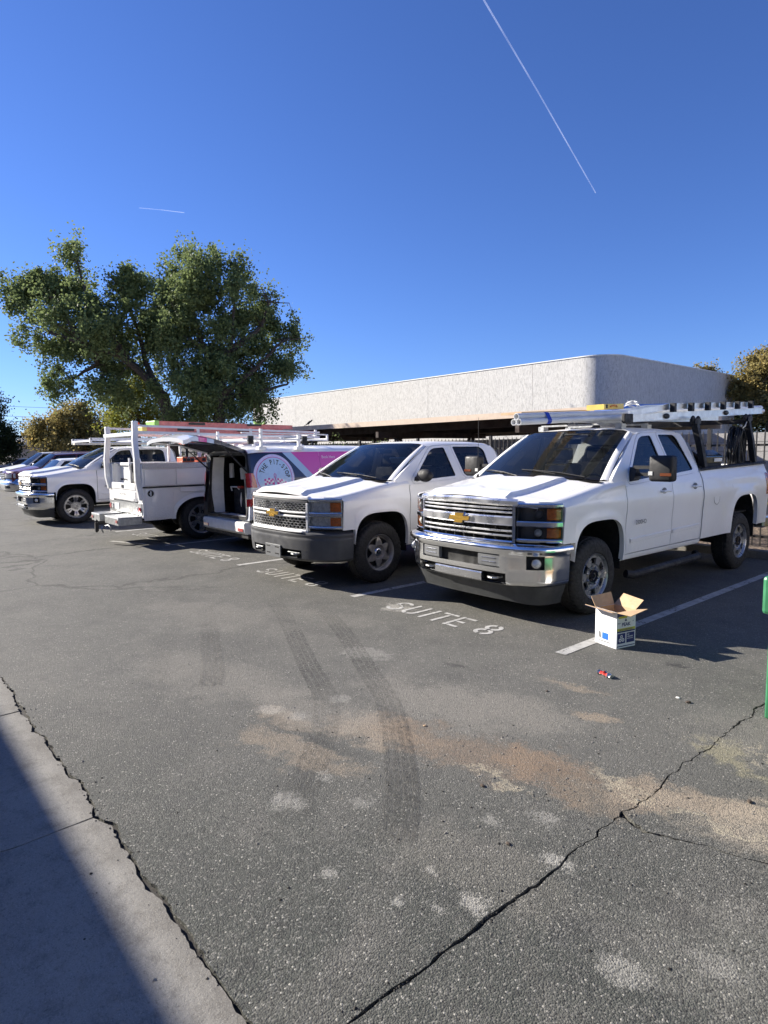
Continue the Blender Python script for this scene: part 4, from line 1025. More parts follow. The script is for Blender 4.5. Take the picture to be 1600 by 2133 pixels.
    m.tube([(-wb, -.8, .40), (-wb, .8, .40)], .06, 10); m.tube([(0, -.8, .38), (0, .8, .38)], .05, 10); m.ball((-wb, 0, .40), .16)
    fin(m, 'chassis', 'void')
    m = MB()
    for sgn in (1, -1): m.grid([[(x, sgn * .925, .55), (x, sgn * .925, 1.30)] for x in (-.50, xr)])
    m.box(-.54, -.50, -.92, .92, .6, 1.28); m.grid([[(-.50, y, 1.33) for y in (-.9, 0, .9)], [(-.1, y, 1.365) for y in (-.9, 0, .9)]])
    m.tube([(-.54, -.5, 1.2), (-.54, .5, 1.2)], .13, 10); m.grid([[(x, y, 1.90 - .05 * abs(y)) for y in (-.72, 0, .72)] for x in (-1.02, xe)])
    fin(m, 'dashboard', 'interior')
    for ys_ in (.42, -.42):
        for xs_ in (-1.25, -2.02):
            if xs_ < -2 and cab == 'double' and False: continue
            m = MB(); m.box(xs_ - .10, xs_ + .38, ys_ - .26, ys_ + .26, .88, 1.02); m.box(xs_ - .2, xs_ - .07, ys_ - .25, ys_ + .25, .98, 1.52, rot=rotm(0, -.18, 0)); m.box(xs_ - .24, xs_ - .14, ys_ - .12, ys_ + .12, 1.56, 1.72)
            fin(m, 'seat', 'seat', T, smooth=False, bevel=.03)
    m = MB(); rows = []
    for k in range(25):
        a = 2 * PI * k / 24; c = Vector((-.76, .40, 1.24)); u = Vector((0, 1, 0)); v = Vector((-.42, 0, .9)); rows.append(c + (u * math.cos(a) + v * math.sin(a)) * .185)
    m.tube(rows, .014, 6, caps=False); m.tube([(-.76, .22, 1.24), (-.76, .58, 1.24)], .012, 5); m.tube([(-.76, .40, 1.24), (-.6, .40, 1.18)], .03, 8); fin(m, 'steering_wheel', 'black')
    m = MB(); m.box(-.99, -.96, -.13, .13, 1.76, 1.82); fin(m, 'rear_view_mirror', 'black', smooth=False, bevel=.01)
    # wheels
    for x in (0, -wb):
        for sgn in (1, -1): make_wheel(T, wheel, tyreR, rimR, .26, rimmat, (x, sgn * .835, tyreR), sgn)
    T['xr'] = xr
    return T, fin, Z, ff, ws
def tow_mirror(T, fin, sgn):
    m = MB(); m.box(-.735, -.60, sgn * 1.17 - .0 if sgn > 0 else -1.42, 1.42 if sgn > 0 else -1.17, 1.355, 1.625); mi = fin(m, 'mirror', 'black', T, bevel=.03, ang=180, smooth=True)
    m = MB(); m.box(-.739, -.733, min(sgn * 1.19, sgn * 1.40), max(sgn * 1.19, sgn * 1.40), 1.38, 1.605); fin(m, 'mirror_glass', 'chrome', mi, smooth=False)
    m = MB()
    for z in (1.50, 1.425): m.box(-.68, -.635, min(sgn * .99, sgn * 1.2), max(sgn * .99, sgn * 1.2), z - .018, z + .018)
    m.add([(-.60, sgn * .965, 1.345), (-.80, sgn * .965, 1.355), (-.72, sgn * .935, 1.50), (-.66, sgn * .935, 1.50), (-.60, sgn * 1.02, 1.38), (-.74, sgn * 1.02, 1.38), (-.70, sgn * 1.02, 1.49), (-.65, sgn * 1.02, 1.49)], [(0, 1, 2, 3), (4, 5, 6, 7), (0, 1, 5, 4), (1, 2, 6, 5), (2, 3, 7, 6), (3, 0, 4, 7)])
    fin(m, 'mirror_arm', 'black', mi, smooth=False)
    m = MB(); m.box(-.602, -.594, min(sgn * 1.30, sgn * 1.415), max(sgn * 1.30, sgn * 1.415), 1.415, 1.445); fin(m, 'turn_signal', 'amber_dark', mi, smooth=False)
    m = MB(); m.box(-.603, -.594, min(sgn * 1.175, sgn * 1.22), max(sgn * 1.175, sgn * 1.22), 1.42, 1.46); fin(m, 'marker_lamp', 'clear_lens', mi, smooth=False)
def small_mirror(T, fin, sgn, mt='black'):
    m = MB(); m.ball((-.66, sgn * 1.12, 1.435), .12, 16, 12, (.55, 1.15, .78)); mi = fin(m, 'mirror', mt, T)
    m = MB(); m.tube([(-.66, sgn * .95, 1.375), (-.66, sgn * 1.06, 1.40)], .035, 8); fin(m, 'mirror_arm', 'black', mi)
#@@SECTION trucks
T1, fin1, Z1, ff1, ws1 = make_pickup('pickup_truck', 'white extended cab pickup with chrome bumper, ladder rack and white pipes, nearest on the right', (-1.425, 1.347, 0), R(-90.99))
for s in (1, -1): tow_mirror(T1, fin1, s)
T2, fin2, Z2, ff2, ws2 = make_pickup('pickup_truck', 'plain white crew cab pickup with grey plastic bumper and steel wheels, beside the pink van', (-4.133, .73, 0), R(-88.73), kind='std', cab='crew', body='white2', lift=-.055, roofk=.89, wheel='tri', rimmat='rimgrey', wb=3.65)
for s in (1, -1): small_mirror(T2, fin2, s)
T5, fin5, Z5, ff5, ws5 = make_pickup('pickup_truck', 'white pickup with bright spoked wheels and roof rack, parked left of the service truck', (-14.62, -.14, 0), R(-90), kind='hd', cab='crew', body='white', wheel='spoke', rimR=.275, rimmat='rimsilver', tyreR=.43, lift=.0, roofk=.90, wb=3.9)
for s in (1, -1): tow_mirror(T5, fin5, s)
#@@SECTION truck1 load
def local(T, P):                                     # truck frame -> lot frame
    return T.matrix_basis @ Vector(P) if False else (Matrix.Translation(T.location) @ T.rotation_euler.to_matrix().to_4x4()) @ Vector(P)
# whip antenna, roof fin, badge, step bar
m = MB(); m.tube([(-.18, -.80, 1.36), (-.20, -.81, 2.10)], [.0035, .002], 5); m.tube([(-.18, -.80, 1.34), (-.18, -.80, 1.40)], .014, 8); fin1(m, 'antenna', 'black')
m = MB(); m.add([(-1.42, -.03, 1.96), (-1.42, .03, 1.96), (-1.56, .035, 1.96), (-1.56, -.035, 1.96), (-1.53, .006, 2.03), (-1.53, -.006, 2.03), (-1.57, .006, 2.035), (-1.57, -.006, 2.035)], [(0, 1, 4, 5), (1, 2, 6, 4), (2, 3, 7, 6), (3, 0, 5, 7), (4, 6, 7, 5)]); fin1(m, 'antenna_fin', 'black', smooth=False)
for T_, f_, lab in ((T1, fin1, '2500HD'), (T5, fin5, '2500HD')):
    vs, fs, wd = text_mesh(lab, .07); k = .23 / wd; m = MB()
    m.add([(-.66 - vx * k, 1.018 + .004, .885 + vy * k * 1.0) for vx, vy in vs], fs); f_(m, 'badge', 'inkblack', smooth=False)
for sgn in (1, -1):
    m = MB(); m.tube([(-.55, sgn * .98, .36), (-.62, sgn * 1.02, .34), (-2.2, sgn * 1.02, .36), (-2.28, sgn * .95, .38)], .045, 10); fin1(m, 'step_bar', 'black')
m = MB(); m.lathe([(1.0115, .0), (1.0115, .082), (1.006, .086)], 28, 'y', c=(-2.72, 0, 1.06)); fd = fin1(m, 'fuel_door', 'white'); m = MB(); m.lathe([(1.0105, .084), (1.0105, .089)], 28, 'y', c=(-2.72, 0, 1.06)); m.build('seam', 'black', fd)
# plastic glovebox clutter on the dash of the second truck, sticker
rack1 = thing('ladder_rack', 'black steel bed rack with two uprights on the nearest white pickup', 'rack', T1.location, T1.rotation_euler.z)
def r1(m, nm, mt, **k): return m.build(nm, mt, rack1, **k)
def rail_z(x): return 1.425 + (-2.33 - x) * .022 + .03
for xb, xt_, zt in ((-2.50, -2.34, 2.02), (-4.12, -3.98, 2.09)):
    for sgn in (1, -1):
        m = MB(); m.tube([(xb, sgn * .92, rail_z(xb)), (xb + (xt_ - xb) * .5, sgn * .90, (rail_z(xb) + zt) / 2), (xt_, sgn * .86, zt)], .036, 4, sq=True); r1(m, 'upright', 'black', smooth=False)
        m = MB(); m.box(xb - .10, xb + .10, .87 * sgn - .045, .87 * sgn + .045, rail_z(xb) - .012, rail_z(xb) + .012); r1(m, 'foot', 'black', smooth=False)
        m = MB(); m.ball((xt_ + .07, sgn * .87, zt + .03), .05, 12, 8, (1, .5, 1)); m.ball((xt_ - .07, sgn * .87, zt + .03), .05, 12, 8, (1, .5, 1)); m.box(xt_ - .08, xt_ + .08, sgn * .87 - .035, sgn * .87 + .035, zt - .02, zt + .04); r1(m, 'clamp', 'black')
    m = MB(); m.box(xt_ - .03, xt_ + .03, -.86, .86, zt - .055, zt + .005); r1(m, 'crossbar', 'black', smooth=False)
for xx in (-1.15, -1.75):
    m = MB(); m.box(xx - .03, xx + .03, -.55, .55, 1.985, 2.005); m.box(xx - .05, xx + .05, .50, .58, 1.93, 1.99); m.box(xx - .05, xx + .05, -.58, -.50, 1.93, 1.99); r1(m, 'roof_crossbar', 'galv', smooth=False)
def slope(x, z0=2.035): return z0 + (-x - .9) * .0545
# extension ladder: near stile, far stile, rungs, fly section
lad = thing('extension_ladder', 'long aluminium extension ladder lying on the rack of the nearest pickup', 'ladder', T1.location, T1.rotation_euler.z)
def ibeam(m, P0, P1, h, wd, t=.006):
    P0, P1 = Vector(P0), Vector(P1); d = (P1 - P0).normalized(); side = Vector((-d.y, d.x, 0)).normalized(); upv = Vector((0, 0, 1))
    for (a, b, c_, e_) in ((-wd / 2, wd / 2, h / 2 - t, h / 2), (-wd / 2, wd / 2, -h / 2, -h / 2 + t), (-t / 2, t / 2, -h / 2 + t, h / 2 - t)):
        vs = [p + side * s_ + upv * u_ for p in (P0, P1) for s_, u_ in ((a, c_), (b, c_), (b, e_), (a, e_))]
        m.add(vs, [(0, 1, 2, 3), (7, 6, 5, 4), (0, 4, 5, 1), (1, 5, 6, 2), (2, 6, 7, 3), (3, 7, 4, 0)])
for y_ in (.78, .36):
    m = MB(); ibeam(m, (-.93, y_, slope(-.93) - .0), (-4.75, y_, slope(-4.75)), .085, .035); m.build('stile', 'alu', lad, smooth=False)
for i in range(13):
    x = -1.1 - i * .30; m = MB(); m.tube([(x, .37, slope(x)), (x, .77, slope(x))], .017, 8); m.build('rung', 'alu', lad)
for y_ in (.72, .42):
    m = MB(); ibeam(m, (-1.0, y_, slope(-1.0) + .05), (-1.95, y_, slope(-1.95) + .115), .07, .03); ibeam(m, (-1.95, y_, slope(-1.95) + .115), (-4.35, y_, slope(-4.35) + .105), .07, .03); m.build('fly_stile', 'alu', lad, smooth=False)
for i in range(6):
    x = -1.95 - i * .48; m = MB(); m.box(x - .028, x + .028, .742, .80, slope(x) + .045, slope(x) + .15); m.build('bracket', 'black', lad, smooth=False)
for x in (-1.75, -3.45):
    m = MB(); m.ball((x, .79, slope(x) + .0), .06, 14, 8, (1.25, .25, .55)); m.build('rung_lock', 'black', lad)
m = MB(); m.box(-.96, -.78, .755, .80, slope(-.9) - .05, slope(-.9) + .05); m.build('rubber_foot', 'black', lad, smooth=False, bevel=.01)
# three pipes with blue tape
pz = lambda x: 2.075 + (-x) * .050 - .02
for j, (py, dz) in enumerate(((.585, 0), (.523, .0), (.554, .054))):
    lab = ('white plastic pipe nearest the ladder in the taped bundle of three', 'white plastic pipe at the inner lower side of the taped bundle', 'white plastic pipe lying on top of the taped bundle')[j]
    p = MB(); a = Vector((.80, py, pz(.80) + dz - .05)); b = Vector((-5.35, py - .0, pz(-5.35) + dz - .05)); dr = (b - a).normalized()
    rows = []
    for c_, r_ in ((a, .0305), (b, .0305), (b, .026), (a, .026)):
        rows.append([c_ + Vector((0, math.cos(q), math.sin(q))) * r_ for q in [2 * PI * k / 20 for k in range(20)]])
    p.grid(rows + [rows[0]], closed=True); o = p.build('pipe', 'pvc'); o.location = T1.location; o.rotation_euler = T1.rotation_euler; tag(o, lab, 'pipe', 'white plastic pipes on the truck rack')
for xx, nm_ in ((.34, 'front'),):
    rows = []
    for x in (xx + .03, xx - .035):
        zc = pz(x) - .05; loop = []
        for k in range(30):
            a = 2 * PI * k / 30; u = Vector((math.cos(a), math.sin(a)))
            PC = [Vector((.585, 0)), Vector((.523, 0)), Vector((.554, .054))]; c_ = max(PC, key=lambda q_: u.dot(q_))
            q = c_ + u * .0325; loop.append((x, q.x, zc + q.y))
        rows.append(loop)
    m = MB(); m.grid(rows, closed=True); o = m.build('tape', 'bluetape', ang=80); o.location = T1.location; o.rotation_euler = T1.rotation_euler; tag(o, 'band of blue tape wrapped around the white pipe bundle', 'tape')
# second ladder under the pipes, plank, boxes
l2 = thing('ladder', 'second aluminium ladder lying under the pipes on the cab roof', 'ladder', T1.location, T1.rotation_euler.z)
for y_ in (.22, -.20):
    m = MB(); ibeam(m, (-.25, y_, 2.042), (-4.6, y_, 2.16), .075, .035); m.build('stile', 'alu', l2, smooth=False)
for i in range(14): m = MB(); x = -.4 - i * .3; m.tube([(x, -.2, 2.026 + (.35 - x) * .0273), (x, .22, 2.026 + (.35 - x) * .0273)], .016, 8); m.build('rung', 'alu', l2)
def loadbox(nm, mt, lab, cat, x0, x1, y0, y1, z0, z1, **k):
    m = MB(); m.box(x0, x1, y0, y1, z0, z1, rot=rotm(0, .052, 0)); o = m.build(nm, mt, smooth=False, **k); o.location = T1.location; o.rotation_euler = T1.rotation_euler; return tag(o, lab, cat)
o = loadbox('yellow_case', 'yellow', 'yellow plastic case lying on the pipes above the cab', 'case', -1.78, -1.32, -.02, .22, 2.19, 2.255)
m = MB(); m.tube([(-1.45, .225, 2.215), (-1.50, .245, 2.235), (-1.56, .245, 2.235), (-1.61, .225, 2.218)], .008, 6); m.build('handle', 'orange_lens', o)
m = MB(); m.box(-1.40, -1.36, .2205, .223, 2.195, 2.24); m.build('latch', 'black', o, smooth=False)
loadbox('blue_carton', 'blue', 'long flat blue carton lying on the ladder rack', 'box', -3.85, -1.95, -.30, -.05, 2.245, 2.325)
loadbox('cardboard_strip', 'card', 'long flat piece of cardboard lying behind the pipes on the rack', 'cardboard', -1.55, -.15, -.42, -.12, 2.14, 2.165)
m = MB()
for k in range(9):
    a = k * .7; pts = [(-2.3 + .14 * math.cos(a + j * .8) * (1 - .05 * j), .05 + .08 * math.sin(a + j), 2.27 + .02 * j + .01 * math.sin(3 * a)) for j in range(4)]; m.tube(pts, .006, 4)
o = m.build('strap', 'paper'); o.location = T1.location; o.rotation_euler = T1.rotation_euler; tag(o, 'tangled pale strap bunched on top of the ladder', 'strap')
# black tool box and hose in the bed
tb = thing('tool_box', 'black plastic tool box with a white label in the bed of the nearest pickup', 'tool box', T1.location, T1.rotation_euler.z)
m = MB(); m.box(-3.30, -2.62, .30, .82, .803, 1.50); m.build('body', 'black', tb, smooth=False, bevel=.02)
m = MB(); rows = [[(x, y, z) for y, z in ((.29, 1.50), (.29, 1.63), (.34, 1.67), (.70, 1.67), (.83, 1.59), (.83, 1.50))] for x in (-3.31, -2.61)]; m.grid(rows)
for r_ in rows: m.add(r_, [tuple(range(6))])
m.build('lid', 'gloss_black', tb, smooth=False, bevel=.015)
m = MB(); m.box(-3.26, -3.02, .832, .838, 1.515, 1.56); m.build('label', 'paper', tb, smooth=False)
vs, fs, wd = text_mesh('TOOLS', .05) if False else ([], [], 1)
hs = MB(); rh = random.Random(5)
for k in range(26):
    yy = .78 + rh.uniform(-.07, .07); xc = -3.86 + rh.uniform(-.08, .08); top = 1.97 + rh.uniform(-.04, .03); bot = 1.32 + rh.uniform(-.16, .12); wv = rh.uniform(.05, .20)
    pts = [(xc + wv * math.sin(2 * PI * t / 14) * (.55 + .45 * abs(math.sin(PI * t / 14))) * (1 if t < 7 else 1), yy + .02 * math.sin(t + k), (top + bot) / 2 + (top - bot) / 2 * math.cos(2 * PI * t / 14)) for t in range(15)]
    hs.tube(pts, .011, 5, caps=False)
o = hs.build('coiled_hose', 'hose'); o.location = T1.location; o.rotation_euler = T1.rotation_euler; tag(o, 'thick coil of black hose hanging from the rear rack upright', 'hose')
m = MB(); m.tube([(-3.95, .87, 2.07), (-3.90, .87, 2.0), (-3.87, .84, 1.96), (-3.84, .80, 1.93)], .01, 6); m.ball((-3.86, .83, 2.0), .022); o = m.build('hose_hook', 'galv'); o.location = T1.location; o.rotation_euler = T1.rotation_euler; tag(o, 'shiny metal hook holding the black hose coil', 'hook')
# ------- second truck: dash clutter, red box in its bed, sun visor
for (x, y, z, r_, mt, lab) in ((-.52, -.10, 1.345, .09, 'paper', 'crumpled white cap on the dashboard of the plain white pickup'), (-.55, .52, 1.33, .07, 'seat', 'dark rag on the dashboard near the steering wheel of the plain white pickup')):
    m = MB(); m.ball((x, y, z), r_, 9, 6, (1.1, 1.6, .55)); o = m.build('dash_clutter', mt, ang=10); o.location = T2.location; o.rotation_euler = T2.rotation_euler; tag(o, lab, 'clutter')
m = MB(); m.box(-3.5, -2.8, -.45, .78, .76, 1.53); o = m.build('red_crate', 'red', smooth=False, bevel=.02); o.location = T2.location; o.rotation_euler = T2.rotation_euler; tag(o, 'red box standing in the bed of the plain white pickup', 'box')
m = MB(); m.box(-.93, -.90, .18, .62, 1.60, 1.70, rot=rotm(0, .5, 0)); fin2(m, 'sun_visor', 'paper', smooth=False, bevel=.01)
# ------------------------------------------------------------------ rack on the left pickup
rk5 = thing('roof_rack', 'white tube rack over the left pickup with looped end', 'rack', T5.location, T5.rotation_euler.z)
for sgn in (1, -1):
    m = MB(); m.beam((-.45, sgn * .80, 2.09), (-4.9, sgn * .80, 2.12), .05); m.beam((-.45, sgn * .80, 1.99), (-4.9, sgn * .80, 2.01), .04); m.beam((-.45, sgn * .80, 1.97), (-.45, sgn * .80, 2.11), .05); m.build('side_rail', 'whitepowder', rk5, smooth=False)
    for x in (-2.75, -4.6): m = MB(); m.beam((x, sgn * .84, 1.42), (x, sgn * .80, 1.97), .05); m.build('upright', 'whitepowder', rk5, smooth=False)
for x in (-.45, -1.6, -2.75, -3.7, -4.6): m = MB(); m.beam((x, -.775, 2.04), (x, .775, 2.04), .045); m.build('crossbar', 'whitepowder', rk5, smooth=False)
m = MB(); m.box(-5.0, -.02, .86, 1.02, 1.935, 1.985); o = m.build('timber_plank', 'cream', smooth=False); o.location = T5.location; o.rotation_euler = T5.rotation_euler; tag(o, 'long cream board slung along the side of the left pickup rack', 'plank')

#@@SECTION van
VX, VY = -7.29, .70         # van: rear centre on the ground, x to its right(+X), nose towards +Y
def van_side(z): return interp(z, [(.25, .83), (.34, .885), (.50, .915), (.95, .925), (1.15, .915), (1.30, .885), (1.55, .835), (1.70, .79), (1.76, .745)])
V = thing('panel_van', 'pink and navy wrapped van with its tailgate open', 'van', (VX, VY, 0))
def vb(m, nm, mt, par=None, **k): return m.build(nm, mt, par or V, **k)
zz = [.30, .34, .42, .50, .62, .80, .95, 1.05, 1.15, 1.22, 1.30, 1.40, 1.50, 1.60, 1.66, 1.70, 1.735]
def wrap_mat():
    n = N('printed_van_wrap'); sep = n.new('ShaderNodeSeparateXYZ'); n.link(n.tc(), sep.inputs[0]); Y, Zc = sep.outputs[1], sep.outputs[2]
    # slanted bands: t = y + (z-1.25)*slope
    t = n.math('ADD', Y, n.math('MULTIPLY', n.math('SUBTRACT', Zc, 1.25), .98))
    def step(v, e): return n.ramp(v, e - .004, e + .004)
    navy, pale, pink = (.010, .016, .045), (.40, .54, .70), (.64, .085, .36)
    c = n.mix(step(t, 1.10), navy, pale); c = n.mix(step(t, 1.28), c, pink)
    c = n.mix(n.math('MULTIPLY', step(n.math('MULTIPLY', Zc, -1), -1.20), step(t, 1.10)), c, pale)
    low = n.mix(step(n.math('ADD', Y, n.math('MULTIPLY', Zc, -.35)), .0), (.42, .50, .62), pale)
    c = n.mix(step(n.math('MULTIPLY', Zc, -1), -.98), c, low)
    c = n.mix(n.math('MULTIPLY', step(n.math('MULTIPLY', Zc, -1), -.955), step(Zc, .80)), c, (.50, .03, .25))
    c = n.mix(step(n.math('MULTIPLY', Zc, -1), -.80), c, (.50, .56, .66))
    c = n.mix(step(Zc, 1.70), c, (.72, .20, .50))
    n.set(color=c, rough=.28, coat=1., coatr=.04, normal=n.bump(n.noise(2.5, 2), .03, .02)); return n.m
M['wrap'] = wrap_mat()
def varch(y):
    for yc in (.86, 3.92):
        u = abs(y - yc) / .41
        if u < 1: return .34 + .42 * (1 - u ** 2.4) ** (1 / 2.4)
    return .30
def vside(y0, y1, sgn, nm, mt='wrap'):
    ys_ = sorted(set([round(lerp(y0, y1, i / 24), 4) for i in range(25)] + [round(yc + .41 * math.sin(PI / 2 * (k / 12 - 1)) * .9999, 4) for yc in (.86, 3.92) for k in range(25) if y0 < yc + .41 * math.sin(PI / 2 * (k / 12 - 1)) * .9999 < y1]))
    m = MB(); rows = []
    for y in ys_:
        zb = varch(y); tap = .05 * sstep(.30, .0, y) + .10 * sstep(3.9, 4.7, y)
        rows.append([(sgn * (van_side(z_) - tap), y, z_) for z_ in [max(zb, q) if q > zb else lerp(zb, zb + .001, .5) for q in zz]])
    m.grid(rows); m.grid([[r[0] for r in rows], [(r[0][0] - sgn * .06, r[0][1], r[0][2]) for r in rows]]); return vb(m, nm, mt)
vside(.0, 1.42, 1, 'quarter_panel'); vside(1.424, 2.40, 1, 'sliding_door'); vside(2.404, 3.35, 1, 'front_door'); vside(3.354, 4.2, 1, 'fender')
vside(.0, 4.2, -1, 'side_panel', 'white')
# roof
m = MB(); rows = []
for i in range(20):
    y = lerp(-.0, 3.1, i / 19); dz = -.02 * sstep(.25, 0, y) - .10 * sstep(2.7, 3.3, y); rows.append([(x, y, 1.735 + dz + h_) for x, h_ in ((-.79, -.03), (-.765, .0), (-.71, .032), (-.6, .055), (-.4, .075), (-.2, .086), (0, .09), (.2, .086), (.4, .075), (.6, .055), (.71, .032), (.765, 0), (.79, -.03))])
m.grid(rows); vb(m, 'roof', 'white')
for x in (-.45, -.15, .15, .45):
    m = MB(); m.grid([[(x - .05, y, 1.822 - abs(x) * .07 + .0), (x - .035, y, 1.836 - abs(x) * .07), (x + .035, y, 1.836 - abs(x) * .07), (x + .05, y, 1.822 - abs(x) * .07)] for y in (.25, 1.2, 2.4)]); vb(m, 'roof_rib', 'white')
# windscreen, hood, front
m = MB(); m.grid([[(x, 3.02 + .0 * abs(x) - .1 * (x / .8) ** 2, 1.72 - .03 * (x / .8) ** 2) for x in (-.74, -.4, 0, .4, .74)], [(x, 3.95 - .2 * (x / .8) ** 2, 1.12) for x in (-.84, -.4, 0, .4, .84)]]); vb(m, 'windscreen', 'glass_dark')
m = MB(); m.grid([[(x, 3.93 - .2 * (x / .8) ** 2, 1.12) for x in (-.86, -.4, 0, .4, .86)], [(x, 4.55 - .2 * (x / .8) ** 2, .96) for x in (-.84, -.4, 0, .4, .84)], [(x, 4.68 - .2 * (x / .8) ** 2, .75) for x in (-.8, -.4, 0, .4, .8)], [(x, 4.7 - .2 * (x / .8) ** 2, .3) for x in (-.8, -.4, 0, .4, .8)]]); vb(m, 'hood', 'white')
# rear opening frame
def vframe():
    n = N('van_frame_paint'); sep = n.new('ShaderNodeSeparateXYZ'); n.link(n.tc(), sep.inputs[0])
    k = n.ramp(sep.outputs[2], .86, .90); k2 = n.ramp(sep.outputs[0], -.4, -.39)
    n.set(color=n.mix(n.math('MULTIPLY', k, k2), n.mix(k2, (.015, .015, .018), (.62, .66, .72)), (.010, .014, .03)), rough=.5, coat=.15); return n.m
M['vanframe'] = vframe()
fr_o = rounded([(-.895, .56), (.895, .56), (.915, .95), (.875, 1.30), (.775, 1.74), (-.775, 1.74), (-.875, 1.30), (-.915, .95)], [.02, .02, .1, .1, .10, .10, .1, .1]); fr_i = rounded([(-.70, .60), (.80, .60), (.835, 1.0), (.795, 1.35), (.73, 1.66), (-.60, 1.66), (-.66, 1.35), (-.71, 1.0)], [.03, .06, .1, .1, .06, .06, .1, .1])
m = MB(); m.plate([fr_o, fr_i], lambda x, z: (x * .97, -.0 - .05 * sstep(1.2, .7, z), z), fn_in=lambda x, z: (x * .94, .14, z)); vb(m, 'tailgate_frame', 'vanframe', ang=30)
m = MB(); m.plate([inset(fr_i, .035), inset(fr_i, -.006)], lambda x, z: (x * .97, -.012 - .05 * sstep(1.2, .7, z), z), fn_in=lambda x, z: (x * .97, .02, z)); vb(m, 'rubber_seal', 'black')
# interior
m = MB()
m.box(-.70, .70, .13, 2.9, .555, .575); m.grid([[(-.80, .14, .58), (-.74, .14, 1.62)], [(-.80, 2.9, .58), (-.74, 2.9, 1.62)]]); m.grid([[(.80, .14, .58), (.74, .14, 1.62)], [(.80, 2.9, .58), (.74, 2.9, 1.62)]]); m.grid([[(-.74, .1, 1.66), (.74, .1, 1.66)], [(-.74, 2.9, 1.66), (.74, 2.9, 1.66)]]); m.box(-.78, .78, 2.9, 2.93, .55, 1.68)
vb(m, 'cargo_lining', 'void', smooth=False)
m = MB(); m.grid([[(-.69, .03, .60), (-.68, .03, 1.0), (-.63, .03, 1.35), (-.56, .03, 1.62)], [(-.55, .22, .60), (-.57, .22, 1.0), (-.555, .22, 1.35), (-.50, .22, 1.62)]]); vb(m, 'inner_pillar', 'whitepowder')
sh = thing('tool_shelving', 'dark shelving filled with gear inside the open van', 'shelving', (VX, VY, 0))
for z_ in (.80, 1.02, 1.22, 1.42): m = MB(); m.box(.18, .70, .30, 1.9, z_, z_ + .018); m.build('shelf', 'galv', sh, smooth=False)
m = MB(); m.beam((.18, .30, .58), (.18, .30, 1.6), .022); m.build('shelf_post', 'galv', sh, smooth=False)
m = MB(); m.beam((.69, .30, .58), (.69, .30, 1.6), .022); m.build('shelf_post', 'galv', sh, smooth=False)
rv = random.Random(11); cols_ = ['lamp_house', 'seat', 'inkblue', 'padgrey', 'black', 'interior', 'padgrey', 'wood']
for z_ in (.82, 1.04, 1.24):
    x = .22; nb_ = -1
    while x < .62:
        nb_ += 1
        w_ = rv.uniform(.06, .15); h_ = rv.uniform(.08, .16); m = MB(); m.box(x, x + w_, .34, .55, z_, z_ + h_); o = m.build('parts_bin', rv.choice(cols_), smooth=False, bevel=.006); o.location = (VX, VY, 0)
        tag(o, ('leftmost', 'second', 'third', 'fourth', 'fifth')[nb_] + ' parts bin from the left on the ' + {.82: 'lowest', 1.04: 'middle', 1.24: 'upper'}[z_] + ' van shelf', 'bin', 'parts bins on the van shelving'); x += w_ + .02
def vthing(m, nm, mt, lab, cat, **k): o = m.build(nm, mt, **k); o.location = (VX, VY, 0); return tag(o, lab, cat)
vthing(MB().box(-.42, .12, .34, .80, .578, 1.06), 'storage_tote', 'black', 'tall black tote standing in the open back of the van', 'tote', smooth=False, bevel=.02)
vthing(MB().lathe([(1.22, .0), (1.22, .085), (1.42, .095), (1.44, .06), (1.44, 0)], 20, 'z', c=(-.10, .42, 0)), 'white_jug', 'pvc', 'round white jug hanging high inside the open van', 'jug')
vthing(MB().lathe([(1.24, 0), (1.24, .045), (1.5, .045), (1.52, 0)], 14, 'z', c=(-.50, .36, 0)), 'white_bottle', 'pvc', 'slim white bottle beside the left wall inside the open van', 'bottle')
vthing(MB().tube([(-.46, .33, 1.0), (-.44, .30, 1.075), (-.20, .30, 1.08), (-.19, .34, 1.03)], .014, 8), 'pvc_elbow', 'pvc', 'bent white pipe resting on the black tote in the van', 'pipe')
vthing(MB().box(-.16, -.02, .28, .36, 1.062, 1.10), 'red_tool', 'red', 'small red tool on top of the black tote in the van', 'tool', smooth=False, bevel=.01)
vthing(MB().tube([(-.11, .325, .72), (-.10, .32, .84), (-.085, .32, .98)], [.006, .022, .008], 6), 'white_rag', 'paper', 'white rag hanging down the front of the black tote in the van', 'rag')
vthing(MB().tube([(.13, .30, .62), (.12, .29, 1.25)], .011, 8), 'broom_handle', 'alu', 'thin upright metal handle beside the shelving in the van', 'handle')
vthing(MB().box(.30, .55, .32, .52, .58, .76), 'orange_case', 'redorange', 'orange case on the floor under the van shelving', 'case', smooth=False, bevel=.01)
m = MB(); m.box(-.45, .40, -.06, .30, .578, .585); vthing(m, 'folded_sheet', 'paper', 'folded white sheet lying on the floor at the open van edge', 'sheet', smooth=False)
# bumper
m = MB(); prof = [(.30, .03), (.32, -.05), (.36, -.085), (.50, -.09), (.525, -.075), (.535, .0), (.555, .02)]
rows = []
for x in [-.90, -.86, -.78, -.6, -.3, 0, .3, .6, .78, .86, .90]:
    e = .30 * sstep(.80, .91, abs(x)); rows.append([(x, d + e - .02, z) for z, d in prof])
m.grid(rows); vb(m, 'rear_bumper', 'whitepowder', ang=35)
m = MB(); m.box(-.82, .82, -.05, .2, .24, .33); vb(m, 'bumper_valance', 'black', smooth=False, bevel=.02)
for q in (.66, -.66):
    m = MB(); m.box(q - .085, q + .085, -.119, -.10, .375, .425); vb(m, 'reflector', 'red_lens', smooth=False)
m = MB(); m.box(-.895, .895, -.005, .05, .50, .575); vb(m, 'sill_plate', 'black', smooth=False)
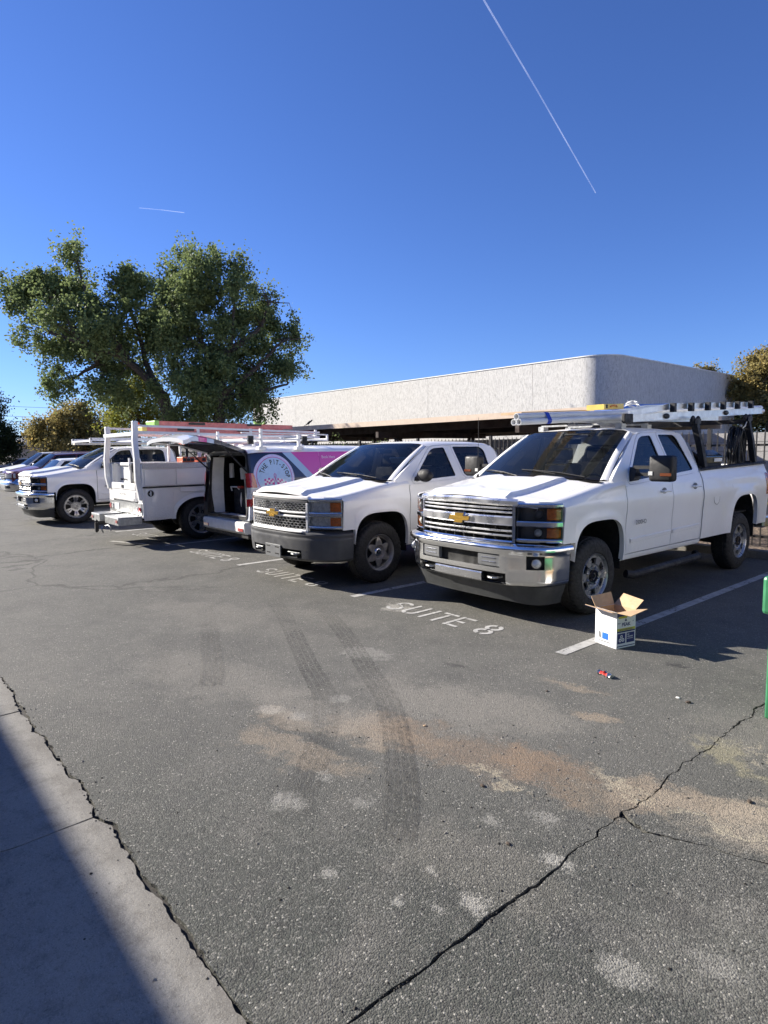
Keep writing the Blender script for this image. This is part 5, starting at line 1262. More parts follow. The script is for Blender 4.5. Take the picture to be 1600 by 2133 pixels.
# tail lamps
for sgn in (1, -1):
    tl = bpy.data.objects.new('tail_lamp', None); COL.objects.link(tl); tl.parent = V; tl.empty_display_size = .1
    for z0, z1, mt in ((.80, .93, 'red_lens'), (.93, 1.12, 'clear_lens'), (1.12, 1.36, 'red_lens')):
        m = MB(); rows = []
        for k in range(7):
            t = k / 6; row = []
            for z in (z0, (z0 + z1) / 2, z1 - .004):
                sx = van_side(z); wdt = .10 if z < 1.2 else .10 - .05 * (z - 1.2) / .16
                if t < .5: x = lerp(sx - (.10 if sgn > 0 else .155), sx - .04, t * 2); y = -.055 + .035 * t * 2
                else: x = lerp(sx - .04, sx - .012, (t - .5) * 2); y = lerp(-.02, wdt, (t - .5) * 2)
                row.append((sgn * x, y - .018 * (z < 1.0), z))
            rows.append(row)
        m.grid(rows); m.build('lens', mt, tl, ang=50)
# wheels
for y in (.86, 3.92):
    for sgn in (1, -1):
        r_ = make_wheel(V, 'tri', .32, .205, .20, 'rimgrey', (sgn * .80, y, .32), sgn); r_.rotation_euler = (0, 0, -PI / 2 if sgn > 0 else PI / 2)
m = MB(); m.box(-.6, .6, .15, 4.4, .28, .52); m.box(-.72, .72, .45, 4.4, .35, .75) if False else None
for yc in (.86, 3.92): m.box(-.84, -.60, yc - .42, yc + .42, .30, .80); m.box(.60, .84, yc - .42, yc + .42, .30, .80)
vb(m, 'underbody', 'void', smooth=False)
# raised tailgate
tg = bpy.data.objects.new('tailgate', None); COL.objects.link(tg); tg.parent = V; tg.empty_display_size = .1
def tgp(u, v, o=0.):
    """u across -1..1, v 0 hinge .. 1 free edge; o = outward (up)"""
    y = .02 - 1.12 * v; z = 1.765 + .235 * v + .05 * math.sin(PI * v) - .07 * sstep(.85, 1, v)
    wx = interp(v, [(0, .70), (.45, .80), (.7, .80), (1, .76)]); return (u * wx, y, z - .045 * u * u + o - .02 * sstep(.8, 1, abs(u)))
U = [-1, -.96, -.9, -.75, -.5, -.25, 0, .25, .5, .75, .9, .96, 1]; VV = [i / 16 for i in range(17)]
def tgwrap():
    n = N('printed_tailgate_wrap'); sep = n.new('ShaderNodeSeparateXYZ'); n.link(n.tc(), sep.inputs[0]); X_, Y_ = sep.outputs[0], sep.outputs[1]
    t = n.math('ADD', Y_, n.math('MULTIPLY', X_, .25)); st = lambda e: n.ramp(t, e - .004, e + .004)
    c = n.mix(st(-.80), (.72, .73, .75), (.50, .62, .76)); c = n.mix(st(-.66), c, (.60, .04, .30)); c = n.mix(st(-.52), c, (.46, .58, .74)); c = n.mix(st(-.40), c, (.012, .02, .05)); n.set(color=c, rough=.25, coat=1.); return n.m
M['tgwrap'] = tgwrap()
m = MB(); m.grid([[tgp(u, v, .035) for u in U] for v in VV]); m.grid([[tgp(1, v, .035) for v in VV], [tgp(1, v, -.03) for v in VV]]); m.grid([[tgp(-1, v, .035) for v in VV], [tgp(-1, v, -.03) for v in VV]]); m.grid([[tgp(u, 1, .035) for u in U], [tgp(u, 1, -.03) for u in U]])
m.build('outer_skin', 'tgwrap', tg, ang=40)
m = MB(); m.grid([[tgp(u * .985, v, -.032) for u in U] for v in VV]); m.grid([[tgp(u, v, -.05) for u in (-.8, -.4, 0, .4, .8)] for v in (.05, .2, .38)]); m.build('inner_trim', 'black', tg, ang=40)
m = MB(); m.grid([[tgp(u, v, -.052) for u in (-.72, -.3, .3, .72)] for v in (.42, .6, .80)]); m.build('window', 'glass_dark', tg)
for ua, ub in ((.90, .99), (-.99, -.90)): m = MB(); m.grid([[tgp(u, v, -.034) for u in (ua, ub)] for v in (.05, .5, .95)]); m.build('edge_trim', 'white', tg)
for sgn in (1, -1):
    m = MB(); m.tube([(sgn * .70, .02, 1.38), Vector((sgn * .70, .02, 1.38)).lerp(Vector(tgp(sgn * .95, .40, -.05)), .55)], .014, 8); m.tube([Vector((sgn * .70, .02, 1.38)).lerp(Vector(tgp(sgn * .95, .40, -.05)), .5), tgp(sgn * .95, .40, -.05)], .008, 8); m.build('gas_strut', 'black', tg)
m = MB(); m.box(-.06, .06, -1.0, -.94, 1.86, 1.93); m.build('latch', 'chrome_dull', tg, smooth=False)
# left side door edge / dark weather strip standing at the far edge of the opening
# logo disc and lettering on the right side
def vs_pt(y, z, o=.004): return (van_side(z) - .05 * sstep(.30, .0, y) + o, y, z)
LC = (.45, 1.285); LR = .385
def ringpts(r, n=56): return [(LC[0] + r * math.cos(2 * PI * k / n), LC[1] + r * math.sin(2 * PI * k / n)) for k in range(n)]
def discgrid(r, o):
    m = MB(); rows = [[vs_pt(LC[0] + r * q * math.cos(a), LC[1] + r * q * math.sin(a), o) for a in [2 * PI * k / 56 for k in range(57)]] for q in (0.001, .2, .4, .6, .8, 1)]; return m.grid(rows)
def ringgrid(r0, r1, o):
    m = MB(); return m.grid([[vs_pt(LC[0] + r * math.cos(a), LC[1] + r * math.sin(a), o) for a in [2 * PI * k / 56 for k in range(57)]] for r in (r0, (r0 + r1) / 2, r1)])
lg = bpy.data.objects.new('logo', None); COL.objects.link(lg); lg.parent = V; lg.empty_display_size = .1
discgrid(LR, .003).build('disc', 'decallilac', lg); discgrid(LR - .05, .005).build('disc', 'decalblue', lg); ringgrid(LR - .055, LR - .045, .0062).build('ring', 'decalpink', lg)
def arc_text(body, R0, size, a0, a1, mt):
    n = len(body)
    for i, ch in enumerate(body):
        if ch == ' ': continue
        a = R(lerp(a0, a1, i / (n - 1))); vs, fs, wd = text_mesh(ch, size, bold=.022)
        m = MB(); out = []
        for x, y in vs:
            lx = (x - wd / 2) * .72; ly = y; cx = LC[0] + (R0 + ly) * math.cos(a) + lx * math.sin(a); cy = LC[1] + (R0 + ly) * math.sin(a) - lx * math.cos(a); out.append(vs_pt(cx, cy, .0072))
        m.add(out, fs); m.build('letter', mt, lg, smooth=False)
arc_text('THE PIT-STOP', .215, .115, 158, 2, 'inkblack')
# checked flags and ribbon
for sgn in (-1, 1):
    for i in range(5):
        for j in range(3):
            y0 = LC[0] + sgn * (.035 + i * .036); z0 = LC[1] - .025 - j * .034 + .012 * math.sin(i * 1.2) - (.012 * i if sgn > 0 else -.002 * i)
            m = MB(); m.add([vs_pt(y0, z0, .0072), vs_pt(y0 + sgn * .035, z0 - .004, .0072), vs_pt(y0 + sgn * .035, z0 - .037, .0072), vs_pt(y0, z0 - .033, .0072)], [(0, 1, 2, 3)])
            m.build('flag_check', 'decalpink' if (i + j) % 2 == 0 else 'decalwhite', lg, smooth=False)
m = MB(); pts = [(-.045, -.16), (-.02, -.08), (.012, -.01), (.022, .035), (.0, .06), (-.022, .035), (-.012, -.01), (.02, -.08), (.045, -.16)]
for a, b in zip(pts, pts[1:]): m.add([vs_pt(LC[0] + a[0] - .006, LC[1] + a[1], .0085), vs_pt(LC[0] + a[0] + .006, LC[1] + a[1], .0085), vs_pt(LC[0] + b[0] + .006, LC[1] + b[1], .0085), vs_pt(LC[0] + b[0] - .006, LC[1] + b[1], .0085)], [(0, 1, 2, 3)])
m.build('ribbon', 'decalpink', lg, smooth=False)
vs, fs, wd = text_mesh('Book Here', .075); m = MB(); m.add([vs_pt(1.47 + x * .30 / wd, 1.585 + y, .005) for x, y in vs], fs); vb(m, 'lettering', 'decalwhite', smooth=False)
# van roof rack
vr = thing('van_roof_rack', 'white tube ladder rack mounted on the pink and navy van', 'rack', (VX, VY, 0))
for sgn in (1, -1):
    for z_, t_ in ((1.93, .028), (2.03, .022)):
        m = MB(); m.beam((sgn * .80, -.12 if z_ > 2 else -.1, z_), (sgn * .80, 1.62, z_ - .02), t_); m.build('side_rail', 'whitepowder', vr, smooth=False)
    m = MB(); m.beam((sgn * .80, 1.62, 1.90), (sgn * .80, 1.62, 2.02), .03); m.build('end_post', 'whitepowder', vr, smooth=False)
    for y in (.25, 1.0):
        m = MB(); m.beam((sgn * .80, y, 1.75), (sgn * .80, y, 2.10 if y < .5 else 2.03), .045); m.box(sgn * .80 - .05, sgn * .80 + .05, y - .07, y + .07, 1.745, 1.80); m.build('post', 'whitepowder', vr, smooth=False)
for y in (.25, 1.0, 1.62): m = MB(); m.beam((-.80, y, 1.93), (.80, y, 1.93), .035); m.build('crossbar', 'whitepowder', vr, smooth=False)
for (x, y) in ((.80, .05), (.80, 1.12)):
    m = MB(); m.ball((x, y, 1.90), .045, 8, 6, (.8, 1, 1.1)); m.box(x - .02, x + .02, y - .05, y + .05, 1.84, 1.98); m.build('clamp', 'black', vr)

#@@SECTION service truck
SX, SY = -9.66, -.27          # centre of the rear, nose towards +Y
S = thing('service_truck', 'white utility truck with tool compartments and step bumper, rear towards the viewer', 'truck', (SX, SY, 0))
def sb_(m, nm, mt, par=None, **k): return m.build(nm, mt, par or S, **k)
HW = .95
def sarch(y):
    u = abs(y - 1.15) / .56
    return .46 + .40 * (1 - u ** 2.2) ** (1 / 2.2) if u < 1 else .46
for sgn in (1, -1):
    # outer side: wheel arch cut, top 1.52
    ys_ = sorted(set([0, .02, .3, 1.9, 2.0, 2.35] + [round(1.15 + .56 * math.sin(PI / 2 * (k / 14 - 1)) * .9999, 4) for k in range(29)]))
    m = MB(); m.grid([[(sgn * HW, y, lerp(sarch(y), 1.50, j / 6)) for j in range(7)] for y in ys_]); m.grid([[(sgn * HW, y, sarch(y)) for y in ys_], [(sgn * (HW - .12), y, sarch(y)) for y in ys_]]); sb_(m, 'side_panel', 'white2')
    rows = [[(sgn * (HW + .003 + .022 * (1 - j / 1)), 1.15 + (.56 + .075 * j) * math.sin(PI / 2 * (k / 14 - 1)), max(.46, .46 + (.40 + .075 * j) * max(0, 1 - abs(math.sin(PI / 2 * (k / 14 - 1))) ** 2.2) ** (1 / 2.2))) for k in range(29)] for j in (0, 1)]
    m = MB(); m.grid(rows); sb_(m, 'wheel_arch_trim', 'white2')
    # compartment doors
    for (a, b, c_, d_) in ((.03, .60, 1.105, 1.415), (.03, .565, .50, 1.06), (.64, 1.95, 1.105, 1.415), (.70, 1.95, .965, 1.06), (1.99, 2.33, .50, 1.415)):
        m = MB(); m.box(min(sgn * (HW + .002), sgn * (HW + .022)), max(sgn * (HW + .002), sgn * (HW + .022)), a, b, c_, d_); dd = sb_(m, 'compartment_door', 'white2', smooth=False, bevel=.006)
    m = MB(); m.box(min(sgn * (HW + .001), sgn * (HW + .028)), max(sgn * (HW + .001), sgn * (HW + .028)), .0, 2.34, 1.425, 1.505); sb_(m, 'tread_plate', 'diamond', smooth=False)
    m = MB(); m.box(min(sgn * (HW + .003), sgn * (HW + .030)), max(sgn * (HW + .003), sgn * (HW + .030)), -.01, 2.34, 1.066, 1.090); sb_(m, 'locking_bar', 'black', smooth=False)
    m = MB(); m.box(min(sgn * (HW - .42), sgn * (HW + .03)), max(sgn * (HW - .42), sgn * (HW + .03)), 0, 2.34, 1.505, 1.525); sb_(m, 'top_plate', 'diamond', smooth=False)
    # rear faces of side boxes
    m = MB(); m.box(min(sgn * .70, sgn * (HW - .002)), max(sgn * .70, sgn * (HW - .002)), -.012, .05, .50, 1.504); m.box(min(sgn * .60, sgn * (HW - .38)), max(sgn * .60, sgn * (HW - .38)), 0, 2.34, .80, 1.504) if False else None; sb_(m, 'rear_post', 'white', smooth=False, bevel=.008)
    m = MB(); m.grid([[(sgn * .56, 0.0, .78), (sgn * .56, 0, 1.50)], [(sgn * .56, 2.34, .78), (sgn * .56, 2.34, 1.50)]]); sb_(m, 'inner_wall', 'white2')
for (y, z, mt) in ((.13, .965, 'inkblack'), (1.45, 1.30, 'inkblack')):
    m = MB(); m.lathe([(HW + .024, .0), (HW + .024, .075), (HW + .0225, .078)], 28, 'x', c=(0, y, z)); d = sb_(m, 'decal', 'decalwhite')
    if y < 1: m = MB(); m.lathe([(HW + .0255, .0), (HW + .0255, .060)], 24, 'x', c=(0, y, z)); m.build('decal_ring', 'inkblack', d); m = MB(); m.box(HW + .0257, HW + .027, y - .008, y + .014, z - .045, z + .04); m.box(HW + .0257, HW + .027, y - .03, y + .0, z - .012, z + .0); m.build('decal_mark', 'decalwhite', d, smooth=False)
    else:
        m = MB(); m.add([(HW + .026, y - .045, z - .005), (HW + .026, y, z + .035), (HW + .026, y + .045, z - .005), (HW + .026, y + .03, z - .005), (HW + .026, y, z + .018), (HW + .026, y - .03, z - .005)], [(0, 1, 4, 5), (1, 2, 3, 4)]); m.box(HW + .0255, HW + .0265, y - .04, y + .04, z - .035, z - .015); m.build('decal_mark', 'inkblack', d, smooth=False)
# floor, tailgate
m = MB(); m.box(-.56, .56, 0, 2.34, .76, .79); sb_(m, 'load_floor', 'galv', smooth=False)
m = MB(); m.box(-.56, .56, 2.30, 2.34, .79, 1.75); sb_(m, 'headboard', 'white2', smooth=False)
m = MB(); m.box(-.69, .69, -.035, .01, .80, 1.14); tgt = sb_(m, 'tailgate', 'white', smooth=False, bevel=.008)
m = MB(); m.box(-.66, .66, -.05, -.036, 1.02, 1.13); m.box(-.58, .66, -.045, -.036, .82, .99); m.box(-.64, .60, -.055, -.046, .815, .87); m.build('tailgate_rib', 'white', tgt, smooth=False, bevel=.005)
m = MB(); m.box(-.05, .05, -.062, -.051, 1.045, 1.105); m.build('latch', 'black', tgt, smooth=False)
vs, fs, wd = text_mesh('ROYAL', .07); m = MB(); m.add([(-.22 + x * .40 / wd, -.0465, .905 + y * .8) for x, y in vs], fs); m.build('lettering', 'padgrey', tgt, smooth=False)
# light panel and bumper
m = MB(); m.box(-.90, .90, -.025, .02, .56, .775); lp = sb_(m, 'light_panel', 'galv', smooth=False)
for sgn in (1, -1):
    for dx, mt in ((.70, 'clear_lens'), (.83, 'red_lens')):
        m = MB(); m.lathe([(-.032, .055), (-.045, .050), (-.050, .0)], 20, 'y', c=(sgn * dx, 0, .655)); sb_(m, 'tail_lamp', mt)
m = MB(); m.box(-.60, -.32, -.034, -.027, .60, .73); pl = sb_(m, 'licence_plate', 'decalwhite', smooth=False)
vs, fs, wd = text_mesh('CB 4821', .06) if False else ([], [], 1)
for sgn in (-1, 1):
    bx_ = .93 if sgn > 0 else .68; m = MB(); m.box(*(sorted((sgn * .16, sgn * bx_))), -.46, -.03, .40, .535); m.box(*(sorted((sgn * .16, sgn * bx_))), -.465, -.03, .536, .55); sb_(m, 'step_bumper', 'galv', smooth=False, bevel=.01)
    m = MB(); m.box(sgn * (bx_ - .08) - .04, sgn * (bx_ - .08) + .04, -.475, -.467, .45, .50); sb_(m, 'marker_lamp', 'red_lens', smooth=False)
m = MB(); m.box(-.16, .16, -.28, -.05, .42, .50); m.box(-.035, .035, -.55, -.1, .36, .43); m.box(-.03, .03, -.60, -.54, .24, .40); m.ball((0, -.57, .43), .03); m.ball((0, -.57, .24), .028); sb_(m, 'tow_hitch', 'blacksteel')
m = MB(); m.tube([(.12, -.5, .33), (.16, -.53, .28), (.15, -.50, .22)], .014, 6); m.tube([(.3, -.5, .36), (.42, -.48, .38), (.5, -.47, .34), (.52, -.47, .28)], .010, 6); sb_(m, 'tow_chain', 'galv')
# wheels under the service body
for sgn in (1, -1):
    r_ = make_wheel(S, 'spoke', .42, .275, .26, 'rimsilver', (sgn * .80, 1.15, .42), sgn); r_.rotation_euler = (0, 0, -PI / 2 if sgn > 0 else PI / 2)
    m = MB(); m.box(*(sorted((sgn * .55, sgn * .93))), .56, .60, .44, .92); m.box(*(sorted((sgn * .55, sgn * .93))), 1.70, 1.74, .44, .92); m.box(*(sorted((sgn * .54, sgn * .56))), .56, 1.74, .44, .92); m.box(*(sorted((sgn * .55, sgn * .93))), .56, 1.74, .90, .93); sb_(m, 'wheel_liner', 'void', smooth=False)
m = MB(); m.box(-.45, .45, .05, 5.6, .42, .62); m.tube([(-.8, 1.15, .4), (.8, 1.15, .4)], .07, 10); m.tube([(-.3, .45, .42), (.35, .45, .42)], .13, 12); sb_(m, 'chassis', 'void')
# front cab of the service truck: a chassis cab of the same family
CABT, finc, Zc_, ffc, wsc = make_pickup('pickup_cab', 'x', (0, 4.72, 0), R(90), kind='hd', cab='double', body='white2', wheel='spoke', rimR=.262, bed=False, lift=-.02)
for o in list(CABT.children):                        # hand its parts to the service truck
    if o.type == 'EMPTY' and o.name.startswith('wheel') and o.location.x < -1:
        for c_ in list(o.children): bpy.data.objects.remove(c_)
        bpy.data.objects.remove(o); continue
    if o.name.startswith('bed'): continue
    mw = Matrix.Translation((0, 4.72, 0)) @ Matrix.Rotation(R(90), 4, 'Z') @ Matrix.LocRotScale(o.location, o.rotation_euler, o.scale)
    o.parent = S; o.matrix_basis = mw
bpy.data.objects.remove(CABT)
# rack on the service truck
sr = thing('service_rack', 'tall white tube rack with curved rear posts on the utility truck', 'rack', (SX, SY, 0))
for sgn, pts in ((1, [(.90, -.02, .84), (.86, -.06, 1.20), (.86, -.06, 1.60), (.78, -.05, 1.95), (.79, -.04, 2.12), (.79, -.04, 2.30)]), (-1, [(-.80, -.03, 1.0), (-.86, -.06, 1.25), (-.87, -.06, 1.60), (-.80, -.05, 1.88), (-.78, -.04, 2.05), (-.78, -.04, 2.25)])):
    m = MB(); m.tube([Vector(p) for p in pts], .048, 4, sq=True); m.build('rear_post', 'whitepowder', sr, smooth=False, bevel=.01)
    m = MB(); m.beam((sgn * .76, -.04, 2.22), (sgn * .76, 4.1, 2.14), .04); m.build('side_rail', 'whitepowder', sr, smooth=False)
    m = MB(); m.beam((sgn * .76, -.04, 2.10), (sgn * .76, 4.1, 2.03), .05); m.build('side_rail', 'whitepowder', sr, smooth=False)
    for y in (1.2, 2.36, 4.0):
        m = MB(); m.beam((sgn * .76, y, 1.53 if y < 2.4 else 1.98), (sgn * .76, y, 2.2), .045); m.build('post', 'whitepowder', sr, smooth=False)
m = MB(); m.box(-.90, .80, -.09, -.01, 2.03, 2.10); m.build('crossbar', 'whitepowder', sr, smooth=False, bevel=.008)
for y in (1.2, 2.36, 4.0): m = MB(); m.beam((-.74, y, 2.08), (.74, y, 2.08), .045); m.build('crossbar', 'whitepowder', sr, smooth=False)
# red fibreglass ladders
for j, (x0, z0, y0, y1, lab) in enumerate(((.25, 2.17, .30, 4.2, 'red fibreglass ladder lying lowest on the right side of the utility rack'), (-.35, 2.19, .45, 3.9, 'red fibreglass ladder lying left beside the others on the utility rack'), (.22, 2.29, .55, 3.6, 'red fibreglass ladder stacked on top with the lime spreader'))):
    L_ = thing('stepladder', lab, 'ladder', (SX, SY, 0), 0, 'red fibreglass ladders on the utility rack')
    for dx in (0, .42):
        m = MB(); ibeam(m, (x0 - .21 + dx, y0, z0), (x0 - .21 + dx, y1, z0 - .03), .085, .035); m.build('stile', 'fibre', L_, smooth=False)
    for i in range(11): y = y0 + .15 + i * (y1 - y0 - .3) / 10; m = MB(); m.box(x0 - .20, x0 + .20, y - .03, y + .03, z0 - .02, z0 + .01); m.build('rung', 'alu', L_, smooth=False)
    m = MB(); m.box(x0 - .24, x0 + .24, y0 - .09, y0, z0 - .05, z0 + .05); m.build('end_cap', 'yellow' if j != 2 else 'lime', L_, smooth=False, bevel=.015)
    for i in range(2): m = MB(); m.box(x0 + .2285, x0 + .231, y0 + .6 + i * 1.3, y0 + .95 + i * 1.3, z0 - .022, z0 + .022); m.build('label', 'inkblack', L_, smooth=False)
m = MB(); m.tube([(-.0 + .1 * math.cos(a), 3.0 + .12 * math.sin(a), 2.36 + .03 * math.sin(2 * a)) for a in [k * .5 for k in range(14)]], .014, 5); o = m.build('lime_strap', 'lime'); o.location = (SX, SY, 0); tag(o, 'lime green strap looped over the red ladders', 'strap')
m = MB(); m.tube([(.1 * math.cos(a) - .3, .36 + .06 * math.sin(a), 2.27 + .05 * math.sin(2 * a + 1)) for a in [k * .5 for k in range(14)]], .022, 5); o = m.build('orange_hose', 'redorange'); o.location = (SX, SY, 0); tag(o, 'bunched orange hose at the rear end of the red ladders', 'hose')
# cargo in and on the service body
ch = thing('job_box', 'white metal chest standing in the rear of the utility truck', 'chest', (SX, SY, 0))
m = MB(); m.box(-.62, .02, .10, .85, .80, 1.50); m.build('body', 'whitepowder', ch, smooth=False, bevel=.01)
m = MB(); m.box(-.66, .06, .07, .88, 1.47, 1.53); m.build('lid', 'whitepowder', ch, smooth=False, bevel=.01)
m = MB()
for k in range(16): m.box(-.60 + k * .028, -.60 + k * .028 + random.uniform(.008, .022), .096, .099, 1.18 + random.uniform(-.012, .012), 1.20 + random.uniform(0, .025))
stuff(m.build('chain', 'black', ch, smooth=False))
m = MB(); m.box(.06, .16, .12, .5, .80, 1.52); o = m.build('dark_board', 'interior', smooth=False); o.location = (SX, SY, 0); tag(o, 'dark upright board beside the white chest in the utility truck', 'board')
m = MB(); m.box(.18, .36, .15, .6, .80, 1.48); o = m.build('grey_bin', 'padgrey', smooth=False, bevel=.01); o.location = (SX, SY, 0); tag(o, 'grey bin squeezed beside the dark board in the utility truck', 'bin')
m = MB(); m.beam((.04, .09, 1.38), (.02, .09, 1.62), .03); o = m.build('white_stake', 'whitepowder', smooth=False); o.location = (SX, SY, 0); tag(o, 'short white stake standing above the white chest', 'stake')
for (y0, y1, lab) in ((1.12, 1.80, 'long red tool case lying on top of the utility body'), (.80, 1.04, 'short red tool case behind the long one on the utility body')):
    c_ = thing('tool_case', lab, 'tool case', (SX, SY, 0)); m = MB(); m.box(.62, .90, y0, y1, 1.528, 1.63); m.build('body', 'redorange', c_, smooth=False, bevel=.012)
    for k in range(3): y = lerp(y0, y1, (k + .5) / 3); m = MB(); m.box(.901, .906, y - .035, y + .035, 1.55, 1.605); m.build('latch', 'black', c_, smooth=False)
    m = MB(); m.tube([(.91, lerp(y0, y1, .42), 1.60), (.93, lerp(y0, y1, .45), 1.635), (.93, lerp(y0, y1, .55), 1.635), (.91, lerp(y0, y1, .58), 1.60)], .007, 6); m.build('handle', 'alu', c_)
for k in range(3):
    m = MB(); m.box(.50, .82, 1.86, 2.30, 1.53 + k * .055, 1.545 + k * .055); o = m.build('white_pallet', 'whitepowder', smooth=False); o.location = (SX, SY, 0); tag(o, ('lowest', 'middle', 'topmost')[k] + ' white slat stacked at the far end of the utility body', 'slat')
m = MB(); m.tube([(.70, 1.25, 1.63), (.72, 1.30, 1.78), (.74, 1.36, 1.86)], .012, 5); m.tube([(.70, 1.35, 1.63), (.74, 1.36, 1.86)], .012, 5); m.box(.6, .75, 1.42, 1.6, 1.64, 1.80, rot=rotm(0, .4, .2)); o = m.build('white_bracket', 'pvc', smooth=False); o.location = (SX, SY, 0); tag(o, 'white folded bracket standing on the long red tool case', 'bracket')
#@@SECTION far cars
def make_car(name, label, loc, body, H=1.75, W=1.9, wb=2.9, hood=1.08, belt=1.12, xb=-.55, xt=-1.15, xe=-3.3, nose=.95, tail=.9, wheelr=.36, grille='chrome', rz=R(-90), rails=False, cat='car'):
    T = thing(name, label, cat, loc, rz); hw = W / 2
    def arch(x):
        for xc in (0, -wb):
            u = abs(x - xc) / .43
            if u < 1: return .34 + (wheelr * 2 + .08 - .34) * (1 - u ** 2.6) ** (1 / 2.6)
        return .34
    def zt(x): return interp(x, [(xb, belt), (nose - .45, hood - .01), (nose - .12, hood - .10)]) if x > xb else belt + (xb - x) * .02
    def yy(z): return interp(z, [(.3, hw - .07), (.45, hw - .02), (.7, hw), (belt - .15, hw), (belt, hw - .05)])
    xr = -wb - tail; segs = [(nose - .12, -.50, 'fender'), (-.506, -1.60, 'door'), (-1.606, -2.55, 'door'), (-2.556, xr, 'quarter_panel')]
    for sgn in (1, -1):
        for a, b, nm in segs:
            xs_ = sorted(set([round(lerp(a, b, i / 8), 4) for i in range(9)] + [round(xc + .43 * math.sin(PI / 2 * (k / 10 - 1)) * .9999, 4) for xc in (0, -wb) for k in range(21) if b < xc + .43 * math.sin(PI / 2 * (k / 10 - 1)) < a]))
            m = MB(); rows = []
            for x in xs_:
                zb = arch(x); tp = .12 * sstep(nose - .6, nose, x); rows.append([(x, sgn * (yy(z) - tp), z) for z in [lerp(zb, zt(x), j / 9) for j in range(10)]] + [(x, sgn * (hw - .11 - tp), zt(x) + .025)])
            m.grid(rows); m.grid([[r[0] for r in rows], [(r[0][0], r[0][1] - sgn * .05, r[0][2]) for r in rows]]); m.build(nm, body, T)
        for xc in (0, -wb):
            m = MB(); rows = [[(xc + .44 * math.cos(PI * k / 14), sgn * y, .30 + (wheelr * 2 - .20) * math.sin(PI * k / 14)) for k in range(15)] for y in (hw - .03, hw - .4)]; m.grid(rows); b = len(m.v); m.v += rows[1]; m.f.append(tuple(range(b, b + 15))); m.build('wheel_liner', 'void', T)
    # hood
    m = MB(); ws_ = [-1, -.9, -.6, -.3, 0, .3, .6, .9, 1]
    def hp(x, u): tp = .12 * sstep(nose - .6, nose, x); y = u * (hw - .11 - tp); return (x + .08 * (1 - u * u) * sstep(nose - .5, nose, x), y, zt(min(x, nose - .12)) + .025 + .07 * (1 - u * u) - (.04 if x > nose - .06 else 0))
    m.grid([[hp(x, u) for u in ws_] for x in (xb - .0, .0, nose - .45, nose - .2, nose - .08, nose)]); m.build('hood', body, T, ang=50)
    # nose
    fc = curve_map(smooth_curve([(nose + .10, 0), (nose + .07, .45), (nose - .03, .72), (nose - .20, hw - .05), (nose - .42, hw + .0)], 4)); L_ = fc.L - .01
    hz_ = hood - .06
    m = MB(); m.grid([[fc(s, z, d) for z, d in ((.30, -.08), (.34, -.01), (.5, .03), (.62, .03), (.66, .0), (.70, -.03), (.76, -.04))] for s in brk(-L_, L_, .08, [])]); m.build('front_bumper', 'chrome_dull' if grille == 'chrome' else body, T, ang=40)
    m = MB(); m.grid([[fc(s, z, d) for z, d in ((.70, -.035), (.9, -.05), (hz_, -.07), (hz_ + .06, -.14))] for s in brk(-L_, L_, .08, [])]); m.build('nose_panel', body, T, ang=40)
    g_ = MB(); sbar(g_, fc, -.42, .42, .72, hz_ - .02, -.06, -.02); go = g_.build('grille', 'void', T)
    for k in range(4): m = MB(); z = .75 + k * (hz_ - .80) / 3; sbar(m, fc, -.42, .42, z, z + .018, -.03, -.005, .004); m.build('slat', 'chrome' if grille == 'chrome' else 'black', go)
    for sgn in (1, -1):
        m = MB(); sbar(m, fc, sgn * .48, sgn * (L_ - .18), hz_ - .20, hz_ - .03, -.07, -.015, .02); m.build('headlight', 'clear_lens', T, ang=40)
        m = MB(); sbar(m, fc, sgn * .55, sgn * .80, .40, .52, -.02, .035, .01); m.build('fog_lamp', 'black', T)
    # greenhouse
    yb_, yt_ = hw - .11, hw - .28
    def gz(x): return interp(x, [(xe - .35, H - .14), (xe, H - .04), (xe * .6 + xt * .4, H), (xt, H - .05)])
    m = MB(); rl = [xt - .0, xt - .15, (xt + xe) / 2, xe, xe - .12]; m.grid([[(x - (.05 * u * u if x > xt - .1 else 0), u * yt_, gz(x) - .05 * u * u) for u in ws_] for x in rl]); m.build('roof', body, T, ang=60)
    zb_ = belt + .03
    m = MB(); m.grid([[(lerp(xb + .10 - .18 * u * u, xt + .01 - .05 * u * u, v), u * lerp(yb_ - .03, yt_, v), lerp(zb_ + .02 - .02 * u * u, gz(xt) - .05 * u * u - .005, v) + .02 * math.sin(PI * v)) for u in ws_] for v in (0, .25, .5, .75, 1)]); m.build('windscreen', 'glass_ws', T, ang=60)
    m = MB(); m.grid([[(lerp(xr + .10, xe - .12, v), u * lerp(yb_, yt_, v), lerp(zb_, gz(xe - .12) - .05 * u * u, v)) for u in ws_] for v in (0, .5, 1)]); m.build('rear_window', 'glass_dark', T, ang=60)
    for sgn in (1, -1):
        def sp(x, v, o=0): return (x, sgn * (lerp(yb_, yt_, v) + o), lerp(zb_ - .01, gz(min(xt, max(x, xe))) - .05, v))
        fr = lambda v: lerp(xb - .08, xt - .05, v); bk = lambda v: lerp(xr + .12, xe - .10, v)
        m = MB(); m.grid([[sp(lerp(fr(v) - .05, bk(v) + .08, k / 10), v, -.02) for k in range(11)] for v in (0.02, .5, .96)]); m.build('side_window', 'glass_dark', T)
        for cx in (None, -1.60, -2.55, 'r'):
            m = MB(); p = [(sp(fr(v) + .03, v), sp(fr(v) - .055, v)) if cx is None else (sp(bk(v) + .12, v), sp(bk(v) - .02, v)) if cx == 'r' else (sp(cx + .035, v, .002), sp(cx - .035, v, .002)) for v in (0, .25, .5, .75, 1.0)]; m.grid([list(q) for q in p]); m.build('pillar', body, T)
